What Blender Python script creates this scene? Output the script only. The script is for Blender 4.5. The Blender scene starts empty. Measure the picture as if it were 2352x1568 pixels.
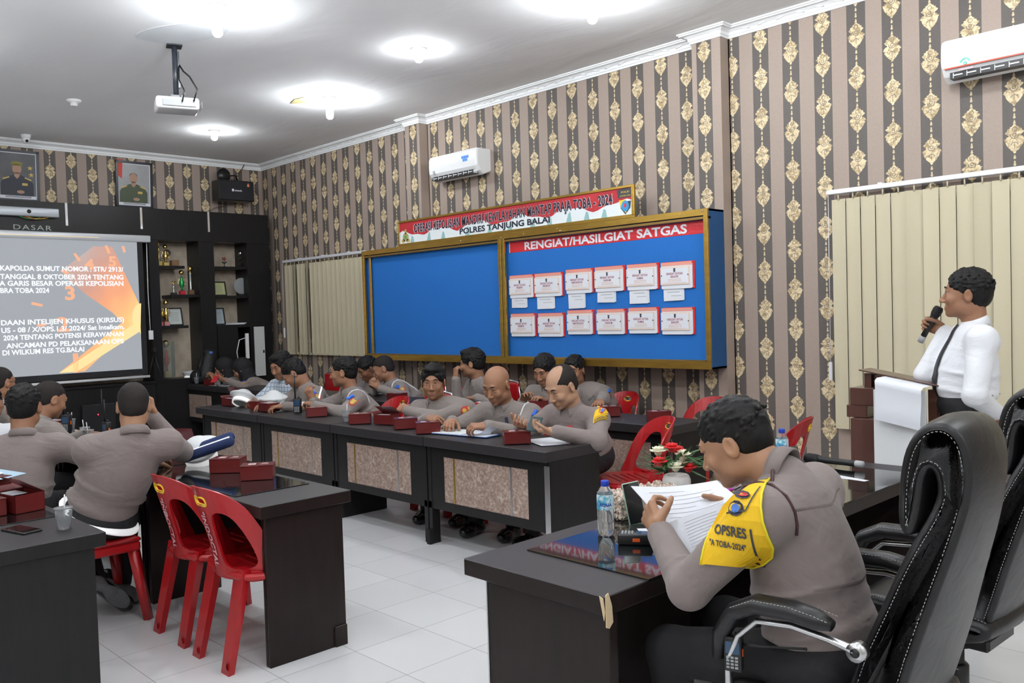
import bpy, bmesh, math, random
import numpy as np
from mathutils import Vector, Matrix, Euler
from mathutils.bvhtree import BVHTree
random.seed(7); np.random.seed(7)
scene = bpy.context.scene
COL = scene.collection
# ---------------------------------------------------------------- camera, world, exposure
cam_data = bpy.data.cameras.new('camera'); cam = bpy.data.objects.new('camera', cam_data); COL.objects.link(cam)
cam_data.sensor_width = 36; cam_data.lens = 36 * 1994.03 / 2352; cam_data.clip_start = .05; cam_data.clip_end = 60
cam.matrix_world = Matrix(((.6970035, -.00230018, .71706404, 0), (.71640865, .04509859, -.69622178, 0),
                           (-.03073714, .99897989, .03308174, 1.5877), (0, 0, 0, 1)))
scene.camera = cam
world = bpy.data.worlds.new('world'); scene.world = world; world.use_nodes = True
world.node_tree.nodes['Background'].inputs[0].default_value = (.6, .68, .8, 1)
world.node_tree.nodes['Background'].inputs[1].default_value = .3
vs = scene.view_settings
vs.view_transform = 'Standard'; vs.look = 'None'; vs.gamma = 1; vs.use_curve_mapping = False; vs.exposure = 0.0
LAMP = 300.0
# ---------------------------------------------------------------- room numbers (metres; camera above the origin)
XF, YW, ZC = -11.97, 6.487, 3.91       # front wall, right-hand wall, ceiling
XB, YL = 3.4, -2.6                     # wall behind the camera, wall on the camera's left
TOP = .75                              # table height
# ---------------------------------------------------------------- materials
MATS = {}
def mat(name, color=(.5, .5, .5), rough=.5, metal=0, spec=.5, bump=None, noise=None, emit=None, trans=0, ior=1.45, coat=0, alpha=1, sheen=0):
    if name in MATS: return MATS[name]
    m = bpy.data.materials.new(name); m.use_nodes = True; nt = m.node_tree; b = nt.nodes['Principled BSDF']
    b.inputs['Base Color'].default_value = (*color, 1); b.inputs['Roughness'].default_value = rough
    b.inputs['Metallic'].default_value = metal; b.inputs['Specular IOR Level'].default_value = spec
    b.inputs['Transmission Weight'].default_value = trans; b.inputs['IOR'].default_value = ior
    b.inputs['Coat Weight'].default_value = coat; b.inputs['Coat Roughness'].default_value = .08
    b.inputs['Sheen Weight'].default_value = sheen
    if emit: b.inputs['Emission Color'].default_value = (*emit[0], 1); b.inputs['Emission Strength'].default_value = emit[1]
    tc = nt.nodes.new('ShaderNodeTexCoord')
    if noise:   # (scale, second colour, contrast, stretch)
        n = nt.nodes.new('ShaderNodeTexNoise'); n.inputs['Scale'].default_value = noise[0]; n.inputs['Detail'].default_value = 5
        mp = nt.nodes.new('ShaderNodeMapping'); mp.inputs['Scale'].default_value = noise[3] if len(noise) > 3 else (1, 1, 1)
        r = nt.nodes.new('ShaderNodeValToRGB'); c = noise[2]
        r.color_ramp.elements[0].position = .5 - c; r.color_ramp.elements[1].position = .5 + c
        r.color_ramp.elements[0].color = (*color, 1); r.color_ramp.elements[1].color = (*noise[1], 1)
        L = nt.links.new
        L(tc.outputs['Object'], mp.inputs['Vector']); L(mp.outputs[0], n.inputs['Vector']); L(n.outputs['Fac'], r.inputs[0]); L(r.outputs[0], b.inputs['Base Color'])
    if bump:    # list of (scale, distance, stretch)
        prev = None
        for bs in bump:
            n = nt.nodes.new('ShaderNodeTexNoise'); n.inputs['Scale'].default_value = bs[0]; n.inputs['Detail'].default_value = 3; n.inputs['Distortion'].default_value = .6
            mp = nt.nodes.new('ShaderNodeMapping'); mp.inputs['Scale'].default_value = bs[2] if len(bs) > 2 else (1, 1, 1)
            bp = nt.nodes.new('ShaderNodeBump'); bp.inputs['Distance'].default_value = bs[1]; bp.inputs['Strength'].default_value = 1
            L = nt.links.new
            L(tc.outputs['Object'], mp.inputs['Vector']); L(mp.outputs[0], n.inputs['Vector']); L(n.outputs['Fac'], bp.inputs['Height'])
            if prev: L(prev.outputs[0], bp.inputs['Normal'])
            prev = bp
        nt.links.new(prev.outputs[0], b.inputs['Normal'])
    MATS[name] = m
    return m
class NG:
    """tiny node-graph writer for the patterned materials"""
    def __init__(s, name, rough=.6):
        s.m = bpy.data.materials.new(name); s.m.use_nodes = True; s.nt = s.m.node_tree; s.b = s.nt.nodes['Principled BSDF']
        s.b.inputs['Roughness'].default_value = rough; MATS[name] = s.m
    def link(s, a, b): s.nt.links.new(a, b)
    def inp(s, sock, v):
        if isinstance(v, (int, float)): sock.default_value = v
        elif isinstance(v, tuple): sock.default_value = v if len(v) == len(sock.default_value) else (*v, 1)
        else: s.link(v, sock)
    def m_(s, op, a, b=None, c=None):
        n = s.nt.nodes.new('ShaderNodeMath'); n.operation = op; s.inp(n.inputs[0], a)
        if b is not None: s.inp(n.inputs[1], b)
        if c is not None: s.inp(n.inputs[2], c)
        return n.outputs[0]
    def mix(s, f, a, b):
        n = s.nt.nodes.new('ShaderNodeMix'); n.data_type = 'RGBA'; s.inp(n.inputs[0], f); s.inp(n.inputs[6], a); s.inp(n.inputs[7], b); return n.outputs[2]
    def pos(s):
        g = s.nt.nodes.new('ShaderNodeTexCoord'); x = s.nt.nodes.new('ShaderNodeSeparateXYZ'); s.link(g.outputs['Object'], x.inputs[0]); s.vec = g.outputs['Object']; return x.outputs
    def noise(s, scale, detail=3, vec=None, dist=0):
        n = s.nt.nodes.new('ShaderNodeTexNoise'); n.inputs['Scale'].default_value = scale; n.inputs['Detail'].default_value = detail; n.inputs['Distortion'].default_value = dist
        if vec is not None: s.link(vec, n.inputs['Vector'])
        return n.outputs['Fac']
    def ramp(s, f, stops, interp='LINEAR'):
        n = s.nt.nodes.new('ShaderNodeValToRGB'); cr = n.color_ramp; cr.interpolation = interp
        while len(cr.elements) < len(stops): cr.elements.new(.5)
        for e, (p, c) in zip(cr.elements, stops): e.position = p; e.color = (*(c if isinstance(c, tuple) else (c, c, c)), 1)
        s.inp(n.inputs[0], f); return n.outputs[0]
    def bump(s, h, dist): 
        n = s.nt.nodes.new('ShaderNodeBump'); n.inputs['Distance'].default_value = dist; s.link(h, n.inputs['Height']); s.link(n.outputs[0], s.b.inputs['Normal'])
    def out(s, col): s.link(col, s.b.inputs['Base Color']); return s.m
# ---------------------------------------------------------------- mesh writer
class MB:
    def __init__(s): s.v = []; s.f = []; s.mi = []; s.sm = []
    def add(s, V, F, mi=0, smooth=False):
        n = len(s.v); s.v += [tuple(p) for p in V]
        for f in F: s.f.append(tuple(i + n for i in f)); s.mi.append(mi); s.sm.append(smooth)
    def box(s, x0, x1, y0, y1, z0, z1, bev=0, seg=1, mi=0, M=None):
        bm = bmesh.new(); bmesh.ops.create_cube(bm, size=1)
        for v in bm.verts: v.co = Vector(((x0 + x1) / 2 + v.co.x * (x1 - x0), (y0 + y1) / 2 + v.co.y * (y1 - y0), (z0 + z1) / 2 + v.co.z * (z1 - z0)))
        if bev: bmesh.ops.bevel(bm, geom=bm.edges[:], offset=bev, segments=seg, affect='EDGES', profile=.5)
        if M is not None: bmesh.ops.transform(bm, matrix=M, verts=bm.verts)
        bm.verts.index_update(); s.add([v.co for v in bm.verts], [[v.index for v in f.verts] for f in bm.faces], mi, seg > 1); bm.free()
    def prism(s, pts, d, M=None, mi=0, smooth=False):
        """2D outline in XY pulled along Z by d"""
        n = len(pts); V = [Vector((p[0], p[1], 0)) for p in pts] + [Vector((p[0], p[1], d)) for p in pts]
        F = [list(range(n))[::-1], list(range(n, 2 * n))] + [[i, (i + 1) % n, n + (i + 1) % n, n + i] for i in range(n)]
        if M is not None: V = [M @ p for p in V]
        s.add(V, F, mi, smooth)
    def lathe(s, prof, seg=20, c=(0, 0, 0), M=None, mi=0, sx=1, sy=1, cap=True):
        V = []; F = []; n = len(prof)
        for k in range(seg):
            a = 2 * math.pi * k / seg
            for r, z in prof: V.append(Vector((c[0] + r * math.cos(a) * sx, c[1] + r * math.sin(a) * sy, c[2] + z)))
        for k in range(seg):
            for i in range(n - 1): a = k * n + i; b = ((k + 1) % seg) * n + i; F.append([a, b, b + 1, a + 1])
        if cap:
            if prof[0][0] > 1e-5: F.append([k * n for k in range(seg)][::-1])
            if prof[-1][0] > 1e-5: F.append([k * n + n - 1 for k in range(seg)])
        if M is not None: V = [M @ p for p in V]
        s.add(V, F, mi, True)
    def tube(s, pts, r, seg=8, mi=0, flat=1, closed=False, upv=None):
        pts = [Vector(p) for p in pts]; n = len(pts); rs = r if isinstance(r, (list, tuple)) else [r] * n
        V = []; F = []; prev = None
        for i, p in enumerate(pts):
            if closed: t = pts[(i + 1) % n] - pts[i - 1]
            else: t = (pts[min(i + 1, n - 1)] - pts[max(i - 1, 0)])
            t.normalize()
            if prev is None:
                u = Vector(upv) if upv else (Vector((0, 0, 1)) if abs(t.z) < .9 else Vector((1, 0, 0)))
            else: u = prev
            a = t.cross(u); a = a.normalized() if a.length > 1e-6 else Vector((1, 0, 0)); b = a.cross(t); prev = b
            for k in range(seg):
                w = 2 * math.pi * k / seg; V.append(p + a * math.cos(w) * rs[i] + b * math.sin(w) * rs[i] * flat)
        for i in range(n if closed else n - 1):
            for k in range(seg):
                j = (i + 1) % n; F.append([i * seg + k, i * seg + (k + 1) % seg, j * seg + (k + 1) % seg, j * seg + k])
        if not closed: F.append(list(range(seg))[::-1]); F.append([(n - 1) * seg + k for k in range(seg)])
        s.add(V, F, mi, True)
    def ball(s, c, r, seg=12, rings=8, mi=0, R=None):
        r = (r, r, r) if isinstance(r, (int, float)) else r; V = []; F = []
        for i in range(rings + 1):
            th = math.pi * i / rings
            for k in range(seg):
                a = 2 * math.pi * k / seg; q = Vector((r[0] * math.sin(th) * math.cos(a), r[1] * math.sin(th) * math.sin(a), r[2] * math.cos(th)))
                if R is not None: q = R @ q
                V.append(q + Vector(c))
        for i in range(rings):
            for k in range(seg): F.append([i * seg + k, (i + 1) * seg + k, (i + 1) * seg + (k + 1) % seg, i * seg + (k + 1) % seg])
        s.add(V, F, mi, True)
    def build(s, name, m, parent=None, loc=None, rot=None, smooth=None, sub=0):
        me = bpy.data.meshes.new(name); me.from_pydata(s.v, [], s.f)
        for q in (m if isinstance(m, (list, tuple)) else [m]): me.materials.append(q)
        me.polygons.foreach_set('material_index', s.mi); me.polygons.foreach_set('use_smooth', [bool(x) if smooth is None else smooth for x in s.sm])
        me.validate(); me.update()
        o = bpy.data.objects.new(name, me); COL.objects.link(o)
        if parent: o.parent = parent
        if loc: o.location = loc
        if rot: o.rotation_euler = rot
        if sub: md = o.modifiers.new('sub', 'SUBSURF'); md.levels = sub; md.render_levels = sub
        return o
def thing(name, label, cat, loc=(0, 0, 0), rz=0, group=None, rot=None):
    o = bpy.data.objects.new(name, None); COL.objects.link(o); o.location = loc; o.rotation_euler = rot or (0, 0, rz)
    o.empty_display_size = .1
    return tag(o, label, cat, group)
def tag(o, label, cat, group=None):
    o['label'] = label; o['category'] = cat
    if group: o['group'] = group
    return o
def struct(o): o['kind'] = 'structure'; return o
def dup(root, loc, rz=None, label=None, group=None, rot=None):
    r = root.copy(); COL.objects.link(r); r.location = loc
    if rz is not None: r.rotation_euler = (0, 0, rz)
    if rot is not None: r.rotation_euler = rot
    if label: r['label'] = label
    if group: r['group'] = group
    for ch in list(root.children):
        c = ch.copy(); COL.objects.link(c); c.parent = r
        for g in list(ch.children):
            d = g.copy(); COL.objects.link(d); d.parent = c
    return r
def frame(o, r, u):
    r = Vector(r).normalized(); u = Vector(u).normalized(); n = r.cross(u)
    M = Matrix.Identity(4)
    for i in range(3): M[i][0] = r[i]; M[i][1] = u[i]; M[i][2] = n[i]; M[i][3] = o[i]
    return M
def on_front(y, z, off=0): return frame((XF + off, y, z), (0, 1, 0), (0, 0, 1))
def on_right(x, z, off=0): return frame((x, YW - off, z), (1, 0, 0), (0, 0, 1))
TXT = {}
def text2d(body, size=1.0, bold=0.0, spacing=1.0, shear=0.0, align='LEFT', sx=1.0):
    """lettering as flat triangles (built-in font), baseline at y=0"""
    key = (body, bold, spacing, shear, align)
    if key not in TXT:
        c = bpy.data.curves.new('t', 'FONT'); c.body = body; c.offset = bold; c.space_character = spacing; c.shear = shear; c.align_x = align; c.resolution_u = 3
        o = bpy.data.objects.new('t', c); COL.objects.link(o)
        dg = bpy.context.evaluated_depsgraph_get(); me = bpy.data.meshes.new_from_object(o.evaluated_get(dg), depsgraph=dg)
        TXT[key] = ([v.co.copy() for v in me.vertices], [list(p.vertices) for p in me.polygons])
        bpy.data.objects.remove(o); bpy.data.curves.remove(c); bpy.data.meshes.remove(me)
    V, F = TXT[key]
    return [Vector((v.x * size * sx, v.y * size, 0)) for v in V], F
def put_text(mb, M, body, x, y, size, off=0.001, mi=0, width=None, **k):
    V, F = text2d(body, size, **k)
    if width:
        w = max(v.x for v in V) - min(v.x for v in V); V = [Vector((v.x * width / w, v.y, 0)) for v in V]
    mb.add([M @ Vector((v.x + x, v.y + y, off)) for v in V], F, mi)
def rect(mb, M, x0, x1, y0, y1, off0=0, off1=.001, mi=0): mb.prism([(x0, y0), (x1, y0), (x1, y1), (x0, y1)], off1 - off0, M @ Matrix.Translation((0, 0, off0)), mi)
def ell(cx_, cy_, rx, ry, n=20, a0=0, a1=2 * math.pi): return [(cx_ + rx * math.cos(a0 + (a1 - a0) * i / n), cy_ + ry * math.sin(a0 + (a1 - a0) * i / n)) for i in range(n)]
# ---------------------------------------------------------------- the room
def wallpaper(name, axis, u0, v0, per, vper, flip=False):
    g = NG(name, .62); p = g.pos(); u, v = p[axis], p[2]
    un = g.m_('DIVIDE', g.m_('SUBTRACT', u, u0 - per / 2), per); col = g.m_('FLOOR', un); uf = g.m_('MULTIPLY', g.m_('SUBTRACT', g.m_('FRACT', un), .5), per)
    par = g.m_('FLOORED_MODULO', col, 2.0)
    au = g.m_('ABSOLUTE', uf)
    dark = g.m_('LESS_THAN', au, per * .272)
    vn = g.m_('FRACT', g.m_('ADD', g.m_('DIVIDE', g.m_('SUBTRACT', v, v0 - vper / 2), vper), g.m_('MULTIPLY', par, .5)))
    # half width of the damask figure against height (0 bottom .. 1 top of one repeat)
    S = [(0, 0), (.19, 0), (.205, .12), (.23, .13), (.25, .22), (.27, .36), (.33, .58), (.38, .74), (.43, .84), (.455, .8), (.475, 1.0), (.49, .83), (.505, .98), (.52, .8),
         (.545, .74), (.56, .5), (.59, .6), (.62, .78), (.645, .86), (.665, .7), (.69, .6), (.71, .66), (.725, .4), (.75, .42), (.765, .22), (.79, .16), (.81, .05), (.815, 0)]
    w = g.m_('MULTIPLY', g.ramp(vn, S), .0685)
    nz = g.noise(95, 2, g.vec); nz2 = g.noise(38, 3, g.vec, .8)
    w2 = g.m_('MULTIPLY', w, g.m_('ADD', .84, g.m_('MULTIPLY', nz, .3)))
    fig = g.m_('LESS_THAN', au, w2)
    # beads on the string between two figures
    vb = g.m_('FRACT', g.m_('MULTIPLY', g.m_('ADD', vn, .187), 8.2))
    gap = g.m_('GREATER_THAN', g.m_('ABSOLUTE', g.m_('SUBTRACT', vn, .5)), .315)
    bw = g.ramp(vb, [(0, 0), (.12, 0), (.16, .5), (.3, .95), (.45, 1), (.6, .45), (.72, .75), (.82, .3), (.88, 0), (1, 0)])
    bead = g.m_('MULTIPLY', gap, g.m_('LESS_THAN', au, g.m_('MULTIPLY', bw, .0085)))
    # carved lines inside the figure
    def arc(cv, rad, th, lo, hi):
        dv = g.m_('MULTIPLY', g.m_('SUBTRACT', vn, cv), vper); r = g.m_('SQRT', g.m_('ADD', g.m_('MULTIPLY', dv, dv), g.m_('MULTIPLY', uf, uf)))
        a = g.m_('LESS_THAN', g.m_('ABSOLUTE', g.m_('SUBTRACT', r, rad)), th)
        return g.m_('MULTIPLY', a, g.m_('MULTIPLY', g.m_('GREATER_THAN', dv, lo), g.m_('LESS_THAN', dv, hi)))
    a1 = arc(.585, .024, .0028, -.03, .004); a2 = arc(.585, .011, .0025, -.02, .02); a3 = arc(.36, .022, .0028, .004, .03); a4 = arc(.7, .014, .0022, -.02, .02)
    stem = g.m_('MULTIPLY', g.m_('LESS_THAN', au, .0022), g.m_('LESS_THAN', g.m_('ABSOLUTE', g.m_('SUBTRACT', vn, .36)), .07))
    lines = g.m_('MAXIMUM', g.m_('MAXIMUM', a1, a2), g.m_('MAXIMUM', g.m_('MAXIMUM', a3, a4), stem))
    leaf = g.ramp(nz2, [(.38, (.36, .26, .14)), (.5, (.62, .49, .30)), (.62, (.76, .64, .42))])
    gold = g.mix(g.m_('MULTIPLY', lines, .85), leaf, (.17, .14, .11))
    wv = g.noise(260, 2, g.vec)
    tan = g.ramp(wv, [(.3, (.315, .245, .205)), (.7, (.38, .302, .257))])
    dk = g.ramp(wv, [(.3, (.088, .076, .068)), (.7, (.118, .103, .094))])
    base = g.mix(dark, tan, dk)
    c = g.mix(fig, base, gold); c = g.mix(bead, c, (.62, .5, .32))
    g.bump(g.m_('ADD', g.m_('MULTIPLY', fig, .5), g.m_('MULTIPLY', nz2, .3)), .0012)
    return g.out(c)
wp_right = wallpaper('wallpaper_near', 0, -3.672, 1.229, .265, .314)
wp_mid = wallpaper('wallpaper_middle', 0, -4.659, 3.763, .268, .308)
wp_far = wallpaper('wallpaper_far', 0, -8.914, 3.769, .268, .308)
wp_front = wallpaper('wallpaper_front', 1, 3.817, 3.702, .2545, .308)
plaster = mat('plaster', (.62, .6, .57), .7, bump=[(3, .004), (60, .0006)])
white_paint = mat('cornice_white', (.82, .83, .84), .5, bump=[(40, .001)])
def pale_paper():
    g = NG('pale_damask', .6); p = g.pos(); n = g.noise(9, 1, g.vec, 2.0); n2 = g.noise(120, 2, g.vec)
    u = g.m_('SINE', g.m_('MULTIPLY', p[1], 33)); v = g.m_('SINE', g.m_('MULTIPLY', p[2], 24))
    f = g.m_('ADD', g.m_('MULTIPLY', g.m_('MULTIPLY', u, v), .5), n)
    return g.out(g.ramp(f, [(.3, (.42, .35, .27)), (.5, (.5, .43, .34)), (.56, (.42, .35, .27)), (.8, (.5, .42, .33))]))
pale = pale_paper()
def tiles():
    g = NG('floor_tiles', .22); p = g.pos(); T = .4
    fx = g.m_('ABSOLUTE', g.m_('SUBTRACT', g.m_('FRACT', g.m_('DIVIDE', g.m_('ADD', p[0], 4.680), T)), .5))
    fy = g.m_('ABSOLUTE', g.m_('SUBTRACT', g.m_('FRACT', g.m_('DIVIDE', g.m_('SUBTRACT', p[1], 3.478), T)), .5))
    e = g.m_('GREATER_THAN', g.m_('MAXIMUM', fx, fy), .5 - .0045)
    cx_ = g.m_('FLOOR', g.m_('DIVIDE', g.m_('ADD', p[0], 4.68), T)); cy_ = g.m_('FLOOR', g.m_('DIVIDE', g.m_('SUBTRACT', p[1], 3.478), T))
    rnd = g.m_('FRACT', g.m_('MULTIPLY', g.m_('SINE', g.m_('ADD', g.m_('MULTIPLY', cx_, 12.9), g.m_('MULTIPLY', cy_, 78.2))), 437.5))
    c = g.mix(rnd, (.74, .745, .76), (.80, .805, .82)); n = g.noise(2.2, 4, g.vec)
    c = g.mix(g.m_('MULTIPLY', n, .25), c, (.56, .56, .57)); c = g.mix(e, c, (.33, .31, .29))
    g.link(g.m_('ADD', .2, g.m_('MULTIPLY', e, .5)), g.b.inputs['Roughness']); g.bump(g.m_('SUBTRACT', 1.0, e), .0015)
    return g.out(c)
tile_m = tiles()
def ceil_mat():
    g = NG('ceiling_board', .85); g.pos(); mp = g.nt.nodes.new('ShaderNodeMapping'); mp.inputs['Scale'].default_value = (.45, 1.1, 1); g.link(g.vec, mp.inputs[0])
    n = g.noise(1.3, 4, mp.outputs[0], .5); n2 = g.noise(6, 3, g.vec)
    g.bump(g.m_('ADD', n, g.m_('MULTIPLY', n2, .05)), .02)
    g.b.inputs['Specular IOR Level'].default_value = .2
    return g.out(g.ramp(n, [(.3, (.84, .845, .85)), (.7, (.9, .905, .91))]))
def slab(name, x0, x1, y0, y1, z0, z1, m):
    b = MB(); b.box(x0, x1, y0, y1, z0, z1); return struct(b.build(name, m))
slab('floor', XF - .2, XB + .2, YL - .2, YW + .2, -.1, 0, tile_m)
slab('ceiling', XF - .2, XB + .2, YL - .2, YW + .2, ZC, ZC + .1, ceil_mat())
slab('wall_front', XF - .1, XF, YL, YW, 0, ZC, wp_front)
slab('wall_left', XF, XB, YL - .1, YL, 0, ZC, plaster)
slab('wall_back', XB, XB + .1, YL, YW, 0, ZC, plaster)
b = MB()
b.box(-3.97, XB, YW, YW + .1, 0, ZC, mi=0); b.box(-8.0, -4.25, YW, YW + .1, 0, ZC, mi=1); b.box(XF - .1, -8.27, YW, YW + .1, 0, ZC, mi=2)
b.box(-8.28, -7.99, YW, YW + .1, 0, ZC, mi=2); b.box(-4.26, -3.96, YW, YW + .1, 0, ZC, mi=0)
struct(b.build('wall_right', [wp_right, wp_mid, wp_far]))
for i, (x0, x1) in enumerate(((-8.27, -8.0), (-4.25, -3.97))):
    b = MB(); b.box(x0, x1, YW - .12, YW, 0, ZC); struct(b.build('trim_%d' % (i + 1), [wallpaper('wallpaper_pillar_%d' % i, 0, (-8.12, -4.13)[i], 3.736, .268, .308)]))
# cornice: one moulded profile swept round the room and the two wall piers
prof = [(0, 0), (.012, 0), (.012, .018), (.02, .022), (.024, .045), (.05, .062), (.078, .064), (.078, .074), (.09, .076), (.09, .088), (0, .088)]
path = [(XF, YL, 1, 1), (XF, YW, 1, -1), (-8.27, YW, -1, -1), (-8.27, YW - .12, -1, -1), (-8.0, YW - .12, 1, -1), (-8.0, YW, 1, -1), (-4.25, YW, -1, -1), (-4.25, YW - .12, -1, -1),
        (-3.97, YW - .12, 1, -1), (-3.97, YW, 1, -1), (XB, YW, -1, -1), (XB, YL, -1, 1)]
b = MB(); V = []; n = len(prof)
for x, y, sx_, sy_ in path:
    for d, z in prof: V.append((x + sx_ * d, y + sy_ * d, ZC - .088 + z))
F = [[i * n + k, i * n + k + 1, ((i + 1) % len(path)) * n + k + 1, ((i + 1) % len(path)) * n + k] for i in range(len(path)) for k in range(n - 1)]
b.add(V, F); x = XF + .5
while x < 1.0:     # small relief leaves along the moulding
    if not (-8.4 < x < -7.85 or -4.4 < x < -3.85):
        b.ball((x, YW - .033, ZC - .04), (.05, .006, .007), 6, 4, R=Matrix.Rotation(.25 if int(x * 10) % 2 else -.25, 3, 'Y'))
    x += .16
struct(b.build('trim_3', white_paint))
# windows behind the blinds
alu = mat('window_aluminium', (.5, .5, .5), .4, .6); glass_dark = mat('window_glass', (.03, .035, .04), .08)
def window(name, x0, x1, z0, z1):
    t = bpy.data.objects.new(name, None); COL.objects.link(t); t.location = ((x0 + x1) / 2, YW - .005, z0); struct(t); w = (x1 - x0) / 2; h = z1 - z0
    b = MB()
    for a0, a1, c0, c1 in ((-w, w, 0, .05), (-w, w, h - .05, h), (-w, -w + .05, 0, h), (w - .05, w, 0, h), (-.03, .03, 0, h)): b.box(a0, a1, -.02, .004, c0, c1)
    b.build('window_frame', alu, t); b = MB(); b.box(-w + .05, w - .05, -.006, 0, .05, h - .05); b.build('window_pane', glass_dark, t)
window('window_1', -11.15, -9.35, 1.25, 2.35); window('window_2', -3.0, -.3, .85, 2.35)
# vertical blinds
louvre = mat('blind_fabric', (.62, .56, .40), .75, noise=(300, (.56, .5, .35), .3), bump=[(500, .0004)]); rail_m = mat('blind_rail', (.8, .82, .86), .35, .2)
def blinds(x0, x1, z0, z1, label, angles, pitch=.112, wid=.1115):
    t = thing('vertical_blinds', label, 'window blinds', ((x0 + x1) / 2, YW - .07, z1)); xc = (x0 + x1) / 2
    b = MB(); b.box(x0 - xc, x1 - xc, -.02, .025, -.035, 0, .004); b.build('rail', rail_m, t)
    b = MB()
    for xx in (x0 + .4, xc, x1 - .4): b.box(xx - xc - .015, xx - xc + .015, -.0, .07, -.01, .012)
    b.build('rail_bracket', rail_m, t)
    n = int((x1 - x0 - .03) / pitch)
    for i in range(n):
        x = x0 + .03 + pitch * (i + .5) - xc; a = angles(i, n)
        if a is None: continue
        b = MB(); w = wid / 2; h = z1 - z0; K = 6
        for s in (0, 1):
            V = [(math.cos(a) * (w * (2 * k / K - 1)), math.sin(a) * (w * (2 * k / K - 1)) + .006 * (1 - (2 * k / K - 1) ** 2) + s * .0012, zz) for k in range(K + 1) for zz in (-h, -.075)]
            b.add(V, [[2 * k, 2 * k + 2, 2 * k + 3, 2 * k + 1] for k in range(K)], 0, True)
        b.box(-w * .9 * math.cos(a), w * .9 * math.cos(a), -.004, .004, -h - .003, -h + .028)
        b.tube([(0, 0, -.08), (0, 0, -.03)], .006, 6)
        o = b.build('louvre', louvre, t, (x, 0, 0))
    b = MB(); b.tube([(x0 - xc + .02, -.03, -.04), (x0 - xc + .018, -.035, -(z1 - z0) * .72)], .0022, 5); b.box(x0 - xc + .008, x0 - xc + .028, -.045, -.028, -(z1 - z0) * .72 - .14, -(z1 - z0) * .72)
    b.build('blind_cord', rail_m, t)
random.seed(3)
blinds(-11.3, -9.25, 1.09, 2.44, 'cream vertical blinds in the far corner, left of the blue board', lambda i, n: (-.9 if i in (2, 5) else .03))
blinds(-3.09, -.2, .625, 2.447, 'large cream vertical blinds behind the standing speaker in white shirt', lambda i, n: (-.10 if i not in (5, 9) else .5))
# ---------------------------------------------------------------- ceiling lamps
bulb_m = mat('bulb_glow', (1, 1, 1), .4, emit=((.93, .97, 1.0), LAMP)); socket_m = mat('lamp_socket', (.8, .8, .8), .4)
def lamp(x, y, lit=True, short=False):
    lab = 'unlit'
    t = thing('ceiling_lamp', 'x', 'ceiling lamp', (x, y, ZC))
    b = MB(); b.lathe([(.07, 0), (.07, -.012), (.055, -.025), (.035, -.03), (.035, -.055), (.03, -.062), (0, -.062)][::-1], 20); b.build('lamp_holder', socket_m, t)
    if lit:
        b = MB(); L = .17 if not short else .06; b.lathe([(0, -.058 - L), (.02, -.055 - L), (.034, -.04 - L), (.038, -.02 - L), (.038, -.09), (.025, -.062)], 16); b.build('bulb', bulb_m, t)
    return t
LM = [(-6.1, 3.0, 1, 0, 'lit white bulb lamp above the projector, near the top edge of the ceiling view'),
      (-4.15, 4.95, 1, 0, 'lit white bulb lamp before the near wall pillar, at the top edge'),
      (-6.0, 4.8, 1, 1, 'short lit bulb lamp in mid ceiling with a wide round glow'),
      (-7.9, 5.1, 1, 0, 'lit white bulb lamp beside the yellow ceiling patch'),
      (-10.1, 4.87, 1, 1, 'lit bulb lamp farthest away, near the front wall of the room'),
      (-9.55, 3.1, 0, 0, 'unlit bare white lamp holder left of the projector')]
for x, y, on, sh, lab in LM: lamp(x, y, bool(on), bool(sh))['label'] = lab
for x, y in ((-2.1, 4.9), (-2.1, 3.0), (-.1, 4.9), (-.1, 3.0), (-2.1, 1.1), (-4.15, 1.1), (-6.1, 1.1), (-.1, 1.1), (-8.1, 1.1), (-4.15, -1.0), (-2.1, -1.0), (-.1, -1.0), (-4.15, 3.0), (1.9, 1.1), (1.9, 3.0)):
    lamp(x, y)['label'] = 'lit white bulb lamp on the ceiling outside the picture'
    [o for o in COL.objects if o.get('category') == 'ceiling lamp'][-1]['group'] = 'ceiling lamps out of view'
def smooth_pts(P, it=3):
    for _ in range(it): P = [q for i in range(len(P)) for q in ((P[i][0] * .75 + P[(i + 1) % len(P)][0] * .25, P[i][1] * .75 + P[(i + 1) % len(P)][1] * .25), (P[i][0] * .25 + P[(i + 1) % len(P)][0] * .75, P[i][1] * .25 + P[(i + 1) % len(P)][1] * .75))]
    return P
# ---------------------------------------------------------------- common surfaces
black_lam = mat('black_laminate', (.010, .0095, .010), .32, spec=.25, noise=(40, (.017, .016, .016), .35, (1, 1, .1)), bump=[(90, .0003, (1, 1, .15))])
brown_lam = mat('dark_brown_laminate', (.014, .009, .0085), .3, spec=.22, noise=(30, (.021, .014, .0125), .35, (1, 1, .1)), bump=[(90, .0003, (1, 1, .15))])
top_lam = mat('table_top_laminate', (.024, .021, .023), .4, spec=.5, bump=[(220, .0002)])
edge_m = mat('chipped_board', (.62, .48, .30), .8, bump=[(80, .002)])
glass_top = mat('black_table_glass', (.006, .008, .009), .03, spec=.9, coat=.6)
chrome = mat('chrome', (.75, .76, .78), .16, 1); alu_brush = mat('brushed_aluminium', (.6, .6, .61), .3, 1)
paper = mat('white_paper', (.78, .80, .86), .6); ink = mat('print_ink', (.05, .05, .06), .6); paper_blue = mat('pale_blue_paper', (.45, .62, .75), .6)
white_pl = mat('white_plastic', (.80, .81, .82), .25, coat=.3); black_pl = mat('black_plastic', (.012, .012, .013), .35); grey_pl = mat('grey_plastic', (.32, .33, .34), .4)
red_pl = mat('red_plastic', (.40, .006, .010), .3, coat=.3, noise=(9, (.34, .005, .008), .4)); yellow_pl = mat('yellow_plastic', (.85, .55, .03), .35)
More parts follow.
